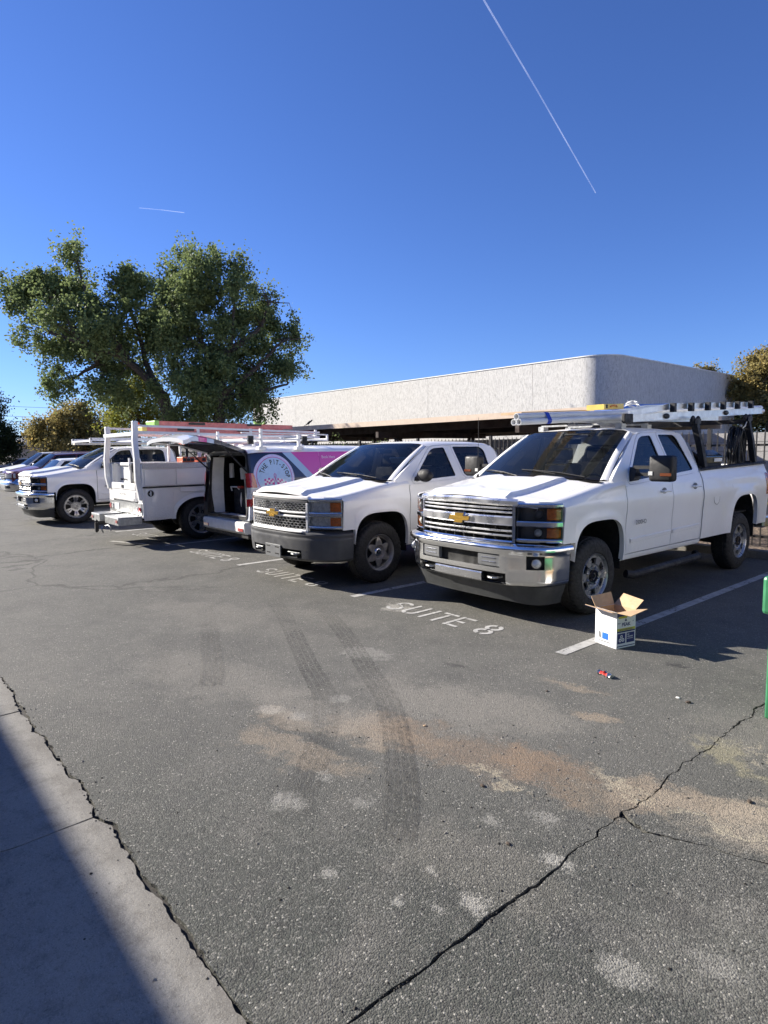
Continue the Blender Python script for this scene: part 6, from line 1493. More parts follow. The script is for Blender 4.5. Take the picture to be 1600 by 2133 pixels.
        m = MB(); m.grid([[sp(lerp(fr(1), bk(1), k / 10), v, .004) for k in range(11)] for v in (.93, 1.03)]); m.build('roof_side', body, T)
        m = MB(); m.ball((xb - .28, sgn * (hw + .10), belt + .06), .10, 12, 8, (.6, 1.1, .8)); m.tube([(xb - .25, sgn * (hw - .08), belt), (xb - .25, sgn * (hw + .05), belt + .03)], .03, 6); m.build('mirror', body, T)
        for x in (-1.42, -2.38): m = MB(); m.tube([(x, sgn * (hw + .0), belt - .14), (x - .05, sgn * (hw + .03), belt - .14), (x - .14, sgn * (hw + .03), belt - .14), (x - .18, sgn * hw, belt - .14)], .012, 6); m.build('handle', body, T)
        if rails: m = MB(); m.tube([(xt - .2, sgn * (yt_ - .06), H - .03), (xt - .3, sgn * (yt_ - .06), H + .03), (xe + .1, sgn * (yt_ - .06), H + .03), (xe, sgn * (yt_ - .06), H - .03)], .02, 6); m.build('roof_rail', 'alu', T)
        m = MB(); m.grid([[(xr - .0, sgn * (hw - .02), .75), (xr, sgn * (hw - .02), 1.1)], [(xr - .02, sgn * (hw - .25), .75), (xr - .02, sgn * (hw - .25), 1.1)]]); m.build('tail_lamp', 'red_lens', T)
    m = MB(); m.grid([[(xr - .0, u * (hw - .03), z) for u in ws_] for z in (.34, .7, belt)]); m.build('tail_panel', body, T)
    m = MB(); m.box(xr + .1, nose - .3, -.5, .5, .24, .6); m.box(-.7, -.5, -.8, .8, .5, belt - .05); m.build('underbody', 'void', T, smooth=False)
    for ys2 in (.4, -.4): m = MB(); m.box(-1.5, -1.0, ys2 - .25, ys2 + .25, .7, .9); m.box(-1.6, -1.48, ys2 - .24, ys2 + .24, .9, 1.45); m.build('seat', 'seat', T, smooth=False, bevel=.04)
    for x in (0, -wb):
        for sgn in (1, -1): make_wheel(T, 'spoke', wheelr, .23, .22, 'rimsilver', (x, sgn * (hw - .12), wheelr), sgn)
    return T
make_car('crossover', 'small white rounded crossover squeezed between the left pickup and the dark red car', (-18.95, 3.70, 0), M['white'], rz=R(90), H=1.62, W=1.78, wb=2.63, hood=.98, belt=1.08, xb=-.35, xt=-.95, xe=-2.9, nose=.85, grille='body')
make_car('suv', 'dark red SUV with pale chrome grille and roof rails left of the white crossover', (-25.95, 1.35, 0), M['maroon'], H=1.80, W=1.95, wb=2.95, hood=1.07, belt=1.17, xb=-.15, xt=-.80, nose=.95, wheelr=.38, rails=True)
make_car('suv', 'large white SUV with dark side windows behind the dark red one', (-31.9, 2.1, 0), M['white'], H=1.88, W=2.0, wb=3.1, hood=1.06, belt=1.18, xb=-.10, xt=-.85, nose=1.0, wheelr=.39)
make_car('sedan', 'low white sedan far left beyond the large white SUV', (-39.6, 3.1, 0), M['white'], H=1.47, W=1.8, wb=2.75, hood=.88, belt=.98, xb=-.35, xt=-1.05, xe=-2.7, nose=.95, wheelr=.33, grille='body')
make_car('car', 'dark navy car at the left edge of the lot, farthest away', (-46.5, 3.6, 0), M['navy'], H=1.50, W=1.8, wb=2.75, hood=.90, belt=1.0, xb=-.35, xt=-1.05, xe=-2.8, nose=.95, wheelr=.33, grille='body')
make_car('car', 'silver car seen only as a roof behind the dark red SUV', (-24.5, 13.2, 0), M['silver'], H=1.55, W=1.8, wb=2.7, hood=.92, belt=1.02, nose=.9, wheelr=.33, rz=R(90), grille='body') if False else None
#@@SECTION trees
def leaf_mat(name, c1, c2, c3):
    n = N(name); at = n.new('ShaderNodeAttribute'); at.attribute_name = 'tint'
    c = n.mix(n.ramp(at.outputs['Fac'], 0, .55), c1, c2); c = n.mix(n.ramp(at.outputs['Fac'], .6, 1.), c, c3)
    n.set(color=c, rough=.62, spec=.15)
    tr = n.new('ShaderNodeBsdfTranslucent'); n.link(c, tr.inputs[0]); mx = n.new('ShaderNodeMixShader'); mx.inputs[0].default_value = .38
    n.link(n.b.outputs[0], mx.inputs[1]); n.link(tr.outputs[0], mx.inputs[2]); n.link(mx.outputs[0], n.out.inputs[0]); return n.m
M['leaf'] = leaf_mat('green_leaves', (.11, .145, .060), (.20, .25, .10), (.33, .36, .13))
M['leafy'] = leaf_mat('yellow_green_leaves', (.14, .16, .03), (.24, .25, .05), (.36, .33, .07))
M['leafo'] = leaf_mat('olive_brown_leaves', (.17, .15, .06), (.29, .24, .09), (.40, .27, .09))
M['leafd'] = leaf_mat('dark_leaves', (.018, .030, .014), (.032, .048, .020), (.06, .075, .03))
M['bark'] = simple('brown_bark', (.085, .062, .045), .9, vary=.35, scale=14, bump=.6, bscale=30)
def leaves(name, mt, parent, lobes, n, cl=46, size=.09, spread=.34, droop=.25, shell=.42, sd=1, tint=None, lump=0):
    """lobes: (centre, (rx,ry,rz), weight)"""
    r = np.random.default_rng(sd)
    if lump:
        big = lobes; lobes = []
        for C0, A0, w0 in big:
            lobes.append((C0, tuple(np.array(A0) * .62), w0 * .55))
            for q in range(lump):
                dd = r.normal(size=3); dd /= np.linalg.norm(dd); kk = r.uniform(.26, .48); lobes.append((tuple(np.array(C0) + dd * np.array(A0) * r.uniform(.62, .92)), tuple(np.array(A0) * kk * r.uniform(.8, 1.2, 3)), w0 * 1.15))
    W_ = np.array([l[2] * (l[1][0] * l[1][2]) for l in lobes]); W_ = W_ / W_.sum()
    nc = n // cl; idx = r.choice(len(lobes), nc, p=W_); C_ = np.array([l[0] for l in lobes])[idx]; A = np.array([l[1] for l in lobes])[idx]
    d = r.normal(size=(nc, 3)); d /= np.linalg.norm(d, axis=1)[:, None]; rad = r.random(nc) ** shell; rad = np.where(r.random(nc) < .16, rad * r.uniform(1.0, 1.28, nc), rad)
    cc = C_ + d * A * rad[:, None]
    cs = r.uniform(.45, 1.3, nc); an = np.stack([r.uniform(.5, 1.25, nc), r.uniform(.5, 1.25, nc), r.uniform(.35, 1.35, nc)], 1)
    out = rad > .8; cc[out] += r.normal(size=(out.sum(), 3)) * spread * .9
    pos = np.repeat(cc, cl, 0); k = len(pos); g = r.normal(size=(k, 3)) * np.repeat(an, cl, 0) * (spread * .8 * np.repeat(cs, cl))[:, None]
    pos = pos + g; pos[:, 2] -= droop * np.abs(r.normal(size=k)) * .5 * np.repeat(cs, cl)
    nr = r.normal(size=(k, 3)) * .62 + np.array([-.42, -.25, .62]); nr /= np.linalg.norm(nr, axis=1)[:, None]      # blades turn towards the light
    a = np.cross(nr, r.normal(size=(k, 3))); a[:, 2] -= .15; a /= np.linalg.norm(a, axis=1)[:, None]; b = np.cross(a, nr); b /= np.linalg.norm(b, axis=1)[:, None]
    s = size * r.uniform(.6, 1.3, k)[:, None]; L_ = a * s; Wd = b * s * .42
    V_ = np.stack([pos - L_ * .5, pos + Wd, pos + L_ * .6, pos - Wd], 1).reshape(-1, 3)
    me = bpy.data.meshes.new(name); me.vertices.add(len(V_)); me.vertices.foreach_set('co', V_.ravel().astype(np.float32))
    me.loops.add(4 * k); me.loops.foreach_set('vertex_index', np.arange(4 * k, dtype=np.int32)); me.polygons.add(k); me.polygons.foreach_set('loop_start', np.arange(0, 4 * k, 4, dtype=np.int32)); me.polygons.foreach_set('loop_total', np.full(k, 4, dtype=np.int32))
    me.update(); t = np.repeat(r.random(nc), cl) * .5 + r.random(k) * .42
    if tint is not None: t = t * .8 + tint(pos)
    at = me.attributes.new('tint', 'FLOAT', 'FACE'); at.data.foreach_set('value', np.clip(t, 0, 1).astype(np.float32))
    me.materials.append(M[mt]); o = bpy.data.objects.new(name, me); COL.objects.link(o); o.parent = parent; o['kind'] = 'stuff'; return o, cc
def limb(parent, pts, r0, r1, nm='limb', n=8):
    P = cr2([tuple(p) for p in pts], 6) if False else None
    q = [Vector(p) for p in pts]; out = []
    for i in range(len(q) - 1):
        for j in range(4): out.append(q[i].lerp(q[i + 1], j / 4) + Vector((random.gauss(0, 1), random.gauss(0, 1), random.gauss(0, 1))) * (.018 if (i or j) else 0))
    out.append(q[-1]); m = MB(); k = len(out); m.tube(out, [lerp(r0, r1, i / (k - 1)) for i in range(k)], n); return m.build(nm, 'bark', parent)
def twigs(parent, ends, roots, r=.02, n=40, sd=1):
    m = MB(); rr = random.Random(sd)
    for e in rr.sample(list(map(tuple, ends)), min(n, len(ends))):
        e = Vector(e); b = min(roots, key=lambda q: (Vector(q) - e).length); b = Vector(b); mid = b.lerp(e, .5) + Vector((rr.gauss(0, .2), rr.gauss(0, .2), .2)); m.tube([b, mid, e], [r, r * .7, r * .3], 5, caps=False)
    o = m.build('branches', 'bark', parent); o['kind'] = 'stuff'; return o
def at(u, v, d): return CL + (FW + RT * ((u - 800) / 1297.2) - UP * ((v - 1066.5) / 1297.2)) * d
def lob(L, d, k=1.): return [(tuple(at(u, v, d + dd)), (rx * d / 1297 * k, rx * d / 1297 * .95 * k, ry * d / 1297 * k), wt) for (u, v, rx, ry, dd, wt) in L]
# leaning tree on the left
ta = thing('shade_tree', 'big leaning green tree on the left whose trunk slants up behind the rack', 'tree', (0, 0, 0))
LA = lob([(62, 608, 55, 42, 0, 1), (150, 568, 70, 48, .5, 1), (225, 600, 75, 62, -.5, 1), (85, 690, 68, 52, .5, 1), (180, 690, 90, 70, -1, 1.1), (130, 790, 42, 55, 0, .8), (205, 800, 48, 48, -.5, .7), (285, 690, 60, 80, 1, 1), (158, 515, 24, 26, 0, .6), (26, 640, 36, 44, 0, .8), (12, 590, 26, 26, 0, .6), (250, 760, 45, 50, .5, .7), (325, 715, 36, 52, 1, .9), (240, 815, 40, 40, 0, .7), (300, 770, 22, 30, .8, .4)], 26)
o, ca = leaves('crown', 'leaf', ta, LA, 60000, sd=3, cl=52, size=.105, spread=.24, lump=7, tint=lambda p: .25 * np.clip((p[:, 2] - 9.0) / 2.5, 0, 1))  # sunlit crown top put into the leaf colour
base = at(368, 930, 26.5); base = Vector((base.x, base.y, 0.04))
fork = at(322, 800, 26.2); limb(ta, [base, at(352, 868, 26.4), at(338, 825, 26.3), fork], .30, .21, 'trunk', 12)
rootsA = [fork]
for L_ in ([fork, at(270, 755, 26), at(225, 690, 26), at(180, 620, 26.2), at(158, 530, 26)], [fork, at(250, 740, 25.7), at(180, 720, 25.5), at(100, 690, 26), at(50, 640, 26)], [fork, at(300, 740, 26.6), at(285, 680, 26.8), at(250, 600, 26)], [at(225, 690, 26), at(200, 760, 25.6), at(150, 790, 26)], [at(180, 720, 25.5), at(110, 620, 26), at(66, 590, 26)]):
    limb(ta, L_, .15, .04); rootsA += L_[1:]
twigs(ta, ca, rootsA, .025, 110, 2)
tb_ = thing('shade_tree', 'tall round green tree with a reddish trunk left of the white building', 'tree', (0, 0, 0))
LB = lob([(400, 562, 62, 42, .5, 1), (470, 610, 88, 70, 0, 1.1), (385, 660, 70, 80, 0, 1), (540, 655, 66, 72, 1, 1), (592, 715, 40, 62, 1.5, .9), (470, 725, 108, 90, .5, 1.5), (560, 785, 62, 55, 1.5, 1), (415, 805, 80, 62, .5, 1.1), (500, 835, 88, 45, 1.5, 1.1), (345, 610, 36, 42, 0, .8), (610, 690, 22, 30, 1.5, .5), (430, 540, 40, 28, 0, .6), (430, 862, 85, 30, 1, 1.1), (540, 850, 60, 24, 1.2, .8), (355, 790, 40, 50, .5, .7)], 24.5)
o, cb = leaves('crown', 'leaf', tb_, LB, 84000, sd=5, cl=52, size=.10, spread=.23, lump=7, tint=lambda p: .30 * np.clip((p[:, 2] - 8.8) / 2.5, 0, 1) * np.clip((-p[:, 0] - 20.5) / 2., 0, 1))  # sunlit top and sunward side painted into the leaf colour
base = at(455, 930, 24.9); base = Vector((base.x, base.y, .04)); fork = at(458, 830, 24.9); limb(tb_, [base, at(456, 880, 24.9), fork], .27, .2, 'trunk', 12); rootsB = [fork]
for L_ in ([fork, at(430, 740, 24.6), at(400, 640, 24.6), at(395, 560, 24.6)], [fork, at(480, 730, 24.6), at(490, 620, 24.4)], [fork, at(530, 770, 25.2), at(590, 710, 25.4)], [fork, at(520, 820, 25.4), at(600, 800, 25.6)], [fork, at(400, 780, 24.6), at(350, 700, 26.0)], [at(480, 730, 24.6), at(545, 680, 25.2), at(560, 630, 25.2)]):
    limb(tb_, L_, .14, .035); rootsB += L_[1:]
twigs(tb_, cb, rootsB, .025, 140, 4)
# yellow green tree below and between
tc_ = thing('young_tree', 'small yellow green tree behind the leaning trunk of the big left tree', 'tree', (0, 0, 0))
LC_ = lob([(285, 805, 45, 45, 0, 1), (270, 855, 50, 42, 0, 1), (325, 860, 40, 40, .5, .8), (240, 850, 28, 40, 0, .5)], 29)
o, cc_ = leaves('crown', 'leafy', tc_, LC_, 11000, sd=8, size=.10); b = at(290, 930, 29); limb(tc_, [(b.x, b.y, .04), at(288, 880, 29), at(285, 820, 29)], .12, .04, 'trunk'); twigs(tc_, cc_, [at(288, 880, 29), at(285, 820, 29)], .02, 30, 3)
# olive brown desert tree further back
td = thing('desert_tree', 'wide olive brown desert tree behind the parked cars on the far left', 'tree', (0, 0, 0))
LD = lob([(100, 905, 42, 30, 0, 1), (150, 885, 48, 34, 0, 1), (200, 900, 48, 36, 0, 1), (235, 880, 35, 28, 2, .7), (120, 925, 55, 22, 0, 1), (190, 925, 60, 22, 0, 1), (125, 862, 26, 18, 0, .35), (165, 858, 30, 16, 0, .35)], 44)
o, cd_ = leaves('crown', 'leafo', td, LD, 30000, sd=12, size=.15, spread=.34, lump=6, shell=.5, droop=.1); rd = []
for u, v in ((110, 890), (150, 880), (190, 890), (225, 890)):
    b = at(165, 950, 44); limb(td, [(b.x, b.y, .04), at(160, 925, 44), at(u, v, 44)], .16, .04, 'trunk'); rd.append(at(u, v, 44))
twigs(td, cd_, rd + [at(160, 925, 44)], .025, 60, 5)
te = thing('dark_tree', 'dark green tree cut off by the left edge of the picture', 'tree', (0, 0, 0))
o, ce = leaves('crown', 'leafd', te, lob([(-15, 850, 22, 36, 0, 1), (-5, 905, 40, 34, 0, 1), (-25, 940, 60, 25, 0, 1), (22, 930, 22, 22, 0, .7), (-30, 880, 30, 40, 0, 1)], 48), 18000, sd=14, size=.15, spread=.4); b = at(-10, 950, 48); limb(te, [(b.x, b.y, .04), at(-10, 900, 48)], .2, .08, 'trunk')
# trees at the right edge
tf = thing('shade_tree', 'grey green tree rising at the right edge behind the white building', 'tree', (0, 0, 0))
o, cf = leaves('crown', 'leafo', tf, lob([(1575, 770, 38, 32, 0, 1), (1610, 800, 50, 60, 0, 1.2), (1555, 800, 26, 30, 0, .7), (1580, 850, 36, 34, 0, .8), (1620, 745, 40, 28, 0, .8)], 27), 26000, sd=16, size=.10, spread=.24, lump=6); b = at(1600, 930, 27); limb(tf, [(b.x, b.y, .04), at(1602, 860, 27), at(1590, 780, 27)], .18, .05, 'trunk'); twigs(tf, cf, [at(1602, 860, 27), at(1590, 780, 27)], .03, 70, 7)
tg_ = thing('dark_tree', 'darker tree showing just right of the far corner of the white building', 'tree', (0, 0, 0))
o, cg = leaves('crown', 'leafd', tg_, lob([(1550, 845, 34, 40, 0, 1), (1560, 800, 26, 28, 0, .8), (1590, 870, 40, 26, 0, .8)], 34), 14000, sd=18, size=.13, spread=.3); b = at(1560, 930, 34); limb(tg_, [(b.x, b.y, .04), at(1558, 850, 34)], .16, .06, 'trunk')
th_ = thing('tree_top', 'small tree top peeking over the roof line of the white building', 'tree', (0, 0, 0))
leaves('crown', 'leafo', th_, lob([(1474, 772, 20, 14, 0, 1), (1486, 785, 16, 12, 0, 1)], 42), 2600, sd=20, size=.13, spread=.22, cl=26); b = at(1476, 930, 42); limb(th_, [(b.x, b.y, .04), at(1476, 780, 42)], .14, .05, 'trunk')
# hedges
def hedge(nm, lab, mt, x0, x1, y, h, n, sd, dy=.7):
    H_ = []; k = max(2, int((x1 - x0) / 1.1)); rr = random.Random(sd)
    for i in range(k): H_.append(((lerp(x0, x1, (i + .5) / k), y + rr.uniform(-.2, .2), h * .5), (.9, dy, h * .5 * rr.uniform(.85, 1.12)), 1))
    t = thing(nm, lab, 'hedge', (0, 0, 0)); leaves('foliage', mt, t, H_, n, sd=sd, size=.075, spread=.16, droop=.05, shell=.5); m = MB()
    for l in H_: m.tube([(l[0][0], y, .04), (l[0][0] + .05, y, h * .6)], .03, 6)
    stuff(m.build('stems', 'bark', t))
hedge('hedge', 'leafy green hedge behind the fence between the trees and the open van', 'leaf', -27, -10.6, 8.0 - .35, 1.95, 24000, 31, .35)
hedge('shrub_row', 'low sunlit shrubs behind the fence right of the nearest truck', 'leafy', -1.2, 5, 9.2, 1.6, 9000, 33)
hedge('tall_hedge', 'tall dark hedge under the big trees closing the far side of the lot', 'leafd', -62, -31, 12.5, 3.4, 26000, 35, 1.2)
#@@SECTION small things
# far building, power lines, contrails
fb_ = thing('distant_building', 'far grey roofed building between the dark tree and the olive tree', 'building', (0, 0, 0))
a = at(20, 905, 90); b = at(150, 905, 90); dx_ = (b - a); dx_.z = 0; dx_.normalize(); nrm = Vector((-dx_.y, dx_.x, 0)); L_ = (Vector((b.x, b.y, 0)) - Vector((a.x, a.y, 0))).length
def FBp(s, d, z): p = Vector((a.x, a.y, 0)) + dx_ * s + nrm * d; return (p.x, p.y, z)
m = MB(); m.add([FBp(0, 0, -.3), FBp(L_, 0, -.3), FBp(L_, 12, -.3), FBp(0, 12, -.3), FBp(0, 0, 3.0), FBp(L_, 0, 3.0), FBp(L_, 12, 3.0), FBp(0, 12, 3.0)], [(0, 1, 5, 4), (1, 2, 6, 5), (2, 3, 7, 6), (3, 0, 4, 7)]); m.build('wall', 'stucco2', fb_, smooth=False)
m = MB(); m.add([FBp(-.6, -.6, 3.01), FBp(L_ + .6, -.6, 3.01), FBp(L_ + .6, 12.6, 3.01), FBp(-.6, 12.6, 3.01), FBp(0, 5.8, 5.2), FBp(L_, 5.8, 5.2), FBp(L_, 6.2, 5.2), FBp(0, 6.2, 5.2)], [(0, 1, 5, 4), (1, 2, 6, 5), (2, 3, 7, 6), (3, 0, 4, 7), (4, 5, 6, 7)]); m.build('roof', 'blockgrey', fb_, smooth=False)
m = MB(); m.add([FBp(1.2, -.7, 3.1), FBp(3.6, -.7, 3.1), FBp(3.6, -.7, 4.6), FBp(2.0, 3.2, 4.55)], [(0, 1, 2), (0, 2, 3), (1, 2, 3)]); m.build('gable', 'whitepowder', fb_, smooth=False)
for i, (v0, v1) in enumerate(((834, 838), (855, 858), (865, 868), (872, 875))):
    p0 = at(-260, v0 - 8, 140); p1 = at(420, v1 + 12, 150); m = MB(); pts = [p0.lerp(p1, t / 12) - Vector((0, 0, 1.2 * 4 * (t / 12) * (1 - t / 12))) for t in range(13)]; m.tube(pts, .035, 4); tag(m.build('power_line', 'blacksteel'), ('topmost', 'second', 'third', 'lowest')[i] + ' of the four thin power lines crossing the sky at far left', 'power line', 'power lines over the far trees')
for p in (at(-290, 930, 140), at(520, 930, 150)):
    m = MB(); m.tube([(p.x, p.y, -.3), (p.x, p.y, 19)], .18, 8)
def vapour(name, st):
    n = N(name); n.set(color=(.9, .92, .95), rough=1.); tr = n.new('ShaderNodeBsdfTransparent'); em = n.new('ShaderNodeBsdfDiffuse'); em.inputs[0].default_value = (.95, .96, 1, 1); tl_ = n.new('ShaderNodeBsdfTranslucent'); tl_.inputs[0].default_value = (.95, .96, 1, 1)
    ad = n.new('ShaderNodeAddShader'); n.link(em.outputs[0], ad.inputs[0]); n.link(tl_.outputs[0], ad.inputs[1]); mx = n.new('ShaderNodeMixShader')
    lw = n.new('ShaderNodeLayerWeight'); lw.inputs[0].default_value = .5; f = n.math('MULTIPLY', n.math('SUBTRACT', 1.0, lw.outputs['Facing']), n.ramp(n.noise(.004, 4), .3, .7, st * .5, st)); n.link(f, mx.inputs[0]); n.link(tr.outputs[0], mx.inputs[1]); n.link(ad.outputs[0], mx.inputs[2]); n.link(mx.outputs[0], n.out.inputs[0]); return n.m
M['vapour'] = vapour('ice_vapour', .17); M['vapour2'] = vapour('thin_ice_vapour', .12)
def contrail(P, d, r0, r1, lab, mt):
    pts = [at(u, v, d) for u, v in P]; out = []
    for i in range(len(pts) - 1):
        for j in range(8): out.append(pts[i].lerp(pts[i + 1], j / 8))
    out.append(pts[-1]); k = len(out); m = MB(); m.tube(out, [lerp(r0, r1, i / (k - 1)) for i in range(k)], 10, caps=False); tag(m.build('contrail', mt), lab, 'contrail')
contrail([(985, -50), (1008, 0), (1120, 190), (1241, 402)], 6000, 10, 4, 'long slanting white contrail in the upper right sky', 'vapour')
contrail([(290, 433), (335, 437), (384, 443)], 6000, 3.5, 4.0, 'short faint contrail high over the left tree', 'vapour2')
# bird
bd_ = thing('bird', 'small black bird perched on the carport edge', 'bird', (-15.5, 7.99, 2.62), R(20))
m = MB(); rows = []
for t, r_ in ((-.10, .006), (-.05, .022), (0, .042), (.05, .045), (.09, .034), (.12, .028), (.15, .030), (.175, .022), (.19, .008), (.215, .003)):
    z_ = .085 + t * .55; rows.append([(t, r_ * .85 * math.cos(a), z_ + r_ * math.sin(a)) for a in [2 * PI * k / 10 for k in range(10)]])
m.grid(rows, closed=True); m.add([(-.07, -.015, .045), (-.07, .015, .045), (-.2, .02, -.02), (-.2, -.02, -.02), (-.08, 0, .06)], [(0, 1, 2, 3), (0, 1, 4), (1, 2, 4), (2, 3, 4), (3, 0, 4)])
m.tube([(.02, .015, .06), (.03, .015, 0)], .004, 4); m.tube([(.02, -.015, .06), (.03, -.015, 0)], .004, 4); m.build('body', 'bird', bd_)
# green dumpster whose corner shows at the right edge
du = thing('dumpster', 'green steel dumpster corner on a post leg cut off by the right edge', 'dumpster', (0, 0, 0))
m = MB(); m.box(1.575, 3.3, -.30, 1.0, .70, .93); m.build('side_pocket', 'green', du, smooth=False, bevel=.02)
m = MB(); m.box(1.570, 1.66, -.14, -.06, 0.0, .70); m.build('leg', 'green', du, smooth=False, bevel=.01); m = MB(); m.box(1.62, 1.70, .85, .93, 0, .70); m.build('leg', 'green', du, smooth=False, bevel=.01)
m = MB(); m.box(1.95, 3.3, -.25, .95, .12, .70); m.build('container', 'green', du, smooth=False, bevel=.02)
# crushed can
cn = thing('crushed_can', 'flattened red and white can lying on the asphalt near the box', 'can', (.52, -.19, .012), R(-12))
m = MB(); rows = []
for i in range(9):
    x = -.06 + .12 * i / 8; w_ = .030 * (1 - .25 * math.sin(i * 1.7) ** 2); h_ = .014 + .008 * math.sin(i * 2.3 + 1); rows.append([(x, w_ * math.cos(a) + .004 * math.sin(i * 3), max(-.011, h_ * math.sin(a) + .003 * math.cos(3 * a + i))) for a in [2 * PI * k / 14 for k in range(14)]])
m.grid(rows, closed=True); m.f.append(tuple(range(14))); m.f.append(tuple(len(m.v) - 14 + k for k in range(14))); cbody = m.build('body', 'alu', cn, ang=25)
m = MB(); m.grid([[(p[0], p[1] * 1.01, p[2] + .0012) for p in r[3:9]] for r in rows[1:7]]); m.build('printed_label', 'red', cn, ang=25)
# cardboard box
bx = thing('carton', 'white and blue open cardboard carton standing on the stall line', 'box', (.245, .455, 0), R(-14))
w_, d_, h_ = .235, .225, .315
def wall(nm, pts, mt, th=.004, nv=None):
    m = MB(); nn = (Vector(pts[1]) - Vector(pts[0])).cross(Vector(pts[2]) - Vector(pts[0])).normalized() * th
    k = len(pts); m.add([Vector(p) for p in pts] + [Vector(p) + nn for p in pts], [tuple(range(k)), tuple(range(k, 2 * k))[::-1]] + [(i, (i + 1) % k, k + (i + 1) % k, k + i) for i in range(k)]); return m.build(nm, mt, bx, smooth=False)
# local: x from -w (left) to 0 (near corner), y from 0 to d
def bulge(x, z): return -.012 * math.sin(PI * min(1, max(0, z / h_))) * math.sin(PI * min(1, max(0, -x / w_))) * (1 if z > .1 else z / .1)
fs_ = [[(-w_ * i / 10, bulge(-w_ * i / 10, h_ * j / 10), h_ * j / 10) for i in range(11)] for j in range(11)]
m = MB(); m.grid(fs_); m.grid([[(p[0], p[1] + .004, p[2]) for p in r] for r in fs_]); m.build('side', 'boxwhite', bx, ang=60)
m = MB(); ls_ = [[(-w_ + .0 - .022 * math.sin(PI * j / 10) * (j > 3) * math.sin(PI * i / 10), d_ * i / 10, h_ * j / 10) for i in range(11)] for j in range(11)]; m.grid(ls_); m.build('side', 'boxwhite', bx, ang=60)
wall('side', [(0, 0, 0), (0, d_, 0), (0, d_, h_), (0, 0, h_)], 'boxwhite'); wall('side', [(-w_, d_, 0), (-w_, d_, h_), (0, d_, h_), (0, d_, 0)], 'card'); wall('bottom', [(-w_, 0, .002), (0, 0, .002), (0, d_, .002), (-w_, d_, .002)], 'card')
m = MB(); m.grid([[(-.006, y, z) for z in (.01, h_ - .002)] for y in (.005, d_ - .005)]); m.grid([[(-w_ + .006, y, z) for z in (.01, h_ - .002)] for y in (.005, d_ - .005)]); m.grid([[(x, .006, z) for z in (.01, h_ - .002)] for x in (-.005, -w_ + .005)]); m.build('inner_lining', 'card', bx, smooth=False)
# flaps
fl = [('flap', [(0, 0, h_), (0, d_, h_), (.115, d_ + .012, h_ + .03), (.135, .02, h_ + .0)], 'card'),
      ('flap', [(0, d_, h_), (-w_, d_, h_), (-w_ + .03, d_ + .08, h_ + .095), (.01, d_ + .085, h_ + .075)], 'card'),
      ('flap', [(-w_, d_, h_), (-w_, 0, h_), (-w_ - .055, .0, h_ + .085), (-w_ - .05, d_ + .01, h_ + .10)], 'card'),
      ('flap', [(-w_, 0, h_), (0, 0, h_), (.0 + .03, -.085, h_ + .018), (-w_ - .03, -.095, h_ + .03)], 'card')]
for nm, pts, mt in fl:
    o = wall(nm, pts, mt, .004)
wall('flap_print', [(-w_ + .0, -.001, h_ - .006), (.03, -.087, h_ + .011), (-w_ - .032, -.097, h_ + .023)], 'inkblue', -.0015)
# printing on the right hand face (x = 0 plane, seen from +x)
def pr_(nm, y0, y1, z0, z1, mt, o=.0052): m = MB(); m.grid([[(o, y, z) for z in (z0, z1)] for y in (y0, y1)]); return m.build(nm, mt, bx, smooth=False)
pr_('print_band', .004, d_ - .004, h_ - .045, h_ - .003, 'inkblue'); pr_('print_band', .02, .12, h_ - .056, h_ - .038, 'inkyellow', .0056)
pr_('print_band', .006, d_ - .006, .150, .172, 'inkyellow'); pr_('print_band', .006, d_ - .006, .136, .1495, 'inkblue')
pr_('print_panel', .012, .105, .04, .128, 'inkblue'); pr_('print_panel', .118, d_ - .012, .04, .128, 'inkblue'); pr_('print_band', .006, d_ - .006, .012, .020, 'inkblue')
def ptext(body, y, z, sz, mt, wd_=None, o=.006):
    vs, fs, wd = text_mesh(body, sz, bold=.03); k = (wd_ / wd) if wd_ else 1; m = MB(); m.add([(o, y + vx * k, z + vy) for vx, vy in vs], fs); return m.build('print_text', mt, bx, smooth=False)
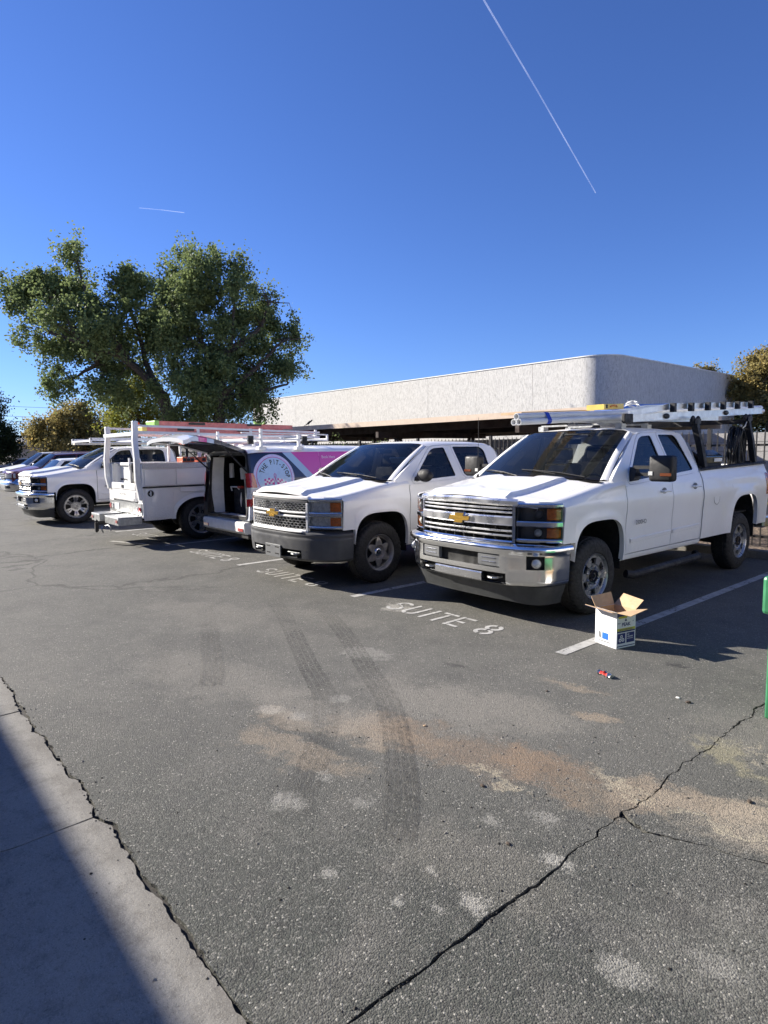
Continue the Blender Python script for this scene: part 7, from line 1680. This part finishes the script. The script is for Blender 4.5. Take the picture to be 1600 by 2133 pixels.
ptext('PEAK', .058, .190, .042, 'inkblue', .105); ptext('BLUE', .012, .215, .012, 'inkblue', .03); ptext('10', .185, .22, .014, 'inkblue'); ptext('10+', .125, .105, .018, 'boxwhite'); ptext('YEARS', .125, .088, .014, 'boxwhite', .07); ptext('PROTECTION', .125, .072, .010, 'boxwhite', .07); ptext('ANTIFREEZE', .03, .154, .016, 'inkblue', .16)
m = MB(); m.add([(.006, .09, .232), (.006, .105, .258), (.006, .12, .232)], [(0, 1, 2)]); m.build('print_logo', 'inkblue', bx, smooth=False)
for (y, z, r_) in ((.058, .10, .015), (.042, .07, .016), (.076, .07, .016)): m = MB(); m.lathe([(.0062, r_ * .45), (.0062, r_)], 16, 'x', c=(0, y, z)); m.build('print_logo', 'boxwhite', bx, smooth=False)
# printing on the left hand face (y = 0 plane)
def pl_(x0, x1, z0, z1, mt, sk=0.): m = MB(); m.grid([[(x + (z - z0) * sk, bulge(x, z) - .0018, z) for z in (z0, (z0 + z1) / 2, z1)] for x in (x0, (x0 + x1) / 2, x1)]); return m.build('print_panel', mt, bx, smooth=False)
pl_(-.150, -.085, .055, .115, 'inkbright', .12); pl_(-.185, -.165, .06, .115, 'padgrey'); pl_(-.19, -.06, .030, .038, 'padgrey')
m = MB(); m.grid([[(x, -.0015, z) for z in (.002, .008, h_)] for x in (-.018, -.002)]); m.build('corner_print', 'inkblue', bx, smooth=False) if False else None
# scraps of litter
for i, (x, y, r_, mt, lab) in enumerate(((1.07, -.22, .012, 'paper', 'tiny white scrap on the asphalt near the right edge'), (1.15, -.245, .016, 'bark', 'small dark twig beside the tiny white scrap'), (.40, -.77, .010, 'bark', 'small dark stone alone on the asphalt below the can'), (1.29, -2.35, .010, 'bark', 'brown stone on the asphalt left of the long joint'), (.22, -1.80, .010, 'card', 'pale stone on the sandy patch'), (1.86, -1.23, .013, 'bark', 'dry brown leaf near the right edge'), (.91, -2.07, .012, 'bark', 'small black chip below the sand patch'))):
    m = MB(); m.ball((0, 0, r_ * .4), r_, 7, 5, (1.3, .9, .5)); o = m.build('scrap', mt, ang=20); o.location = (x, y, 0); o.rotation_euler = (0, 0, i); tag(o, lab, 'scrap')
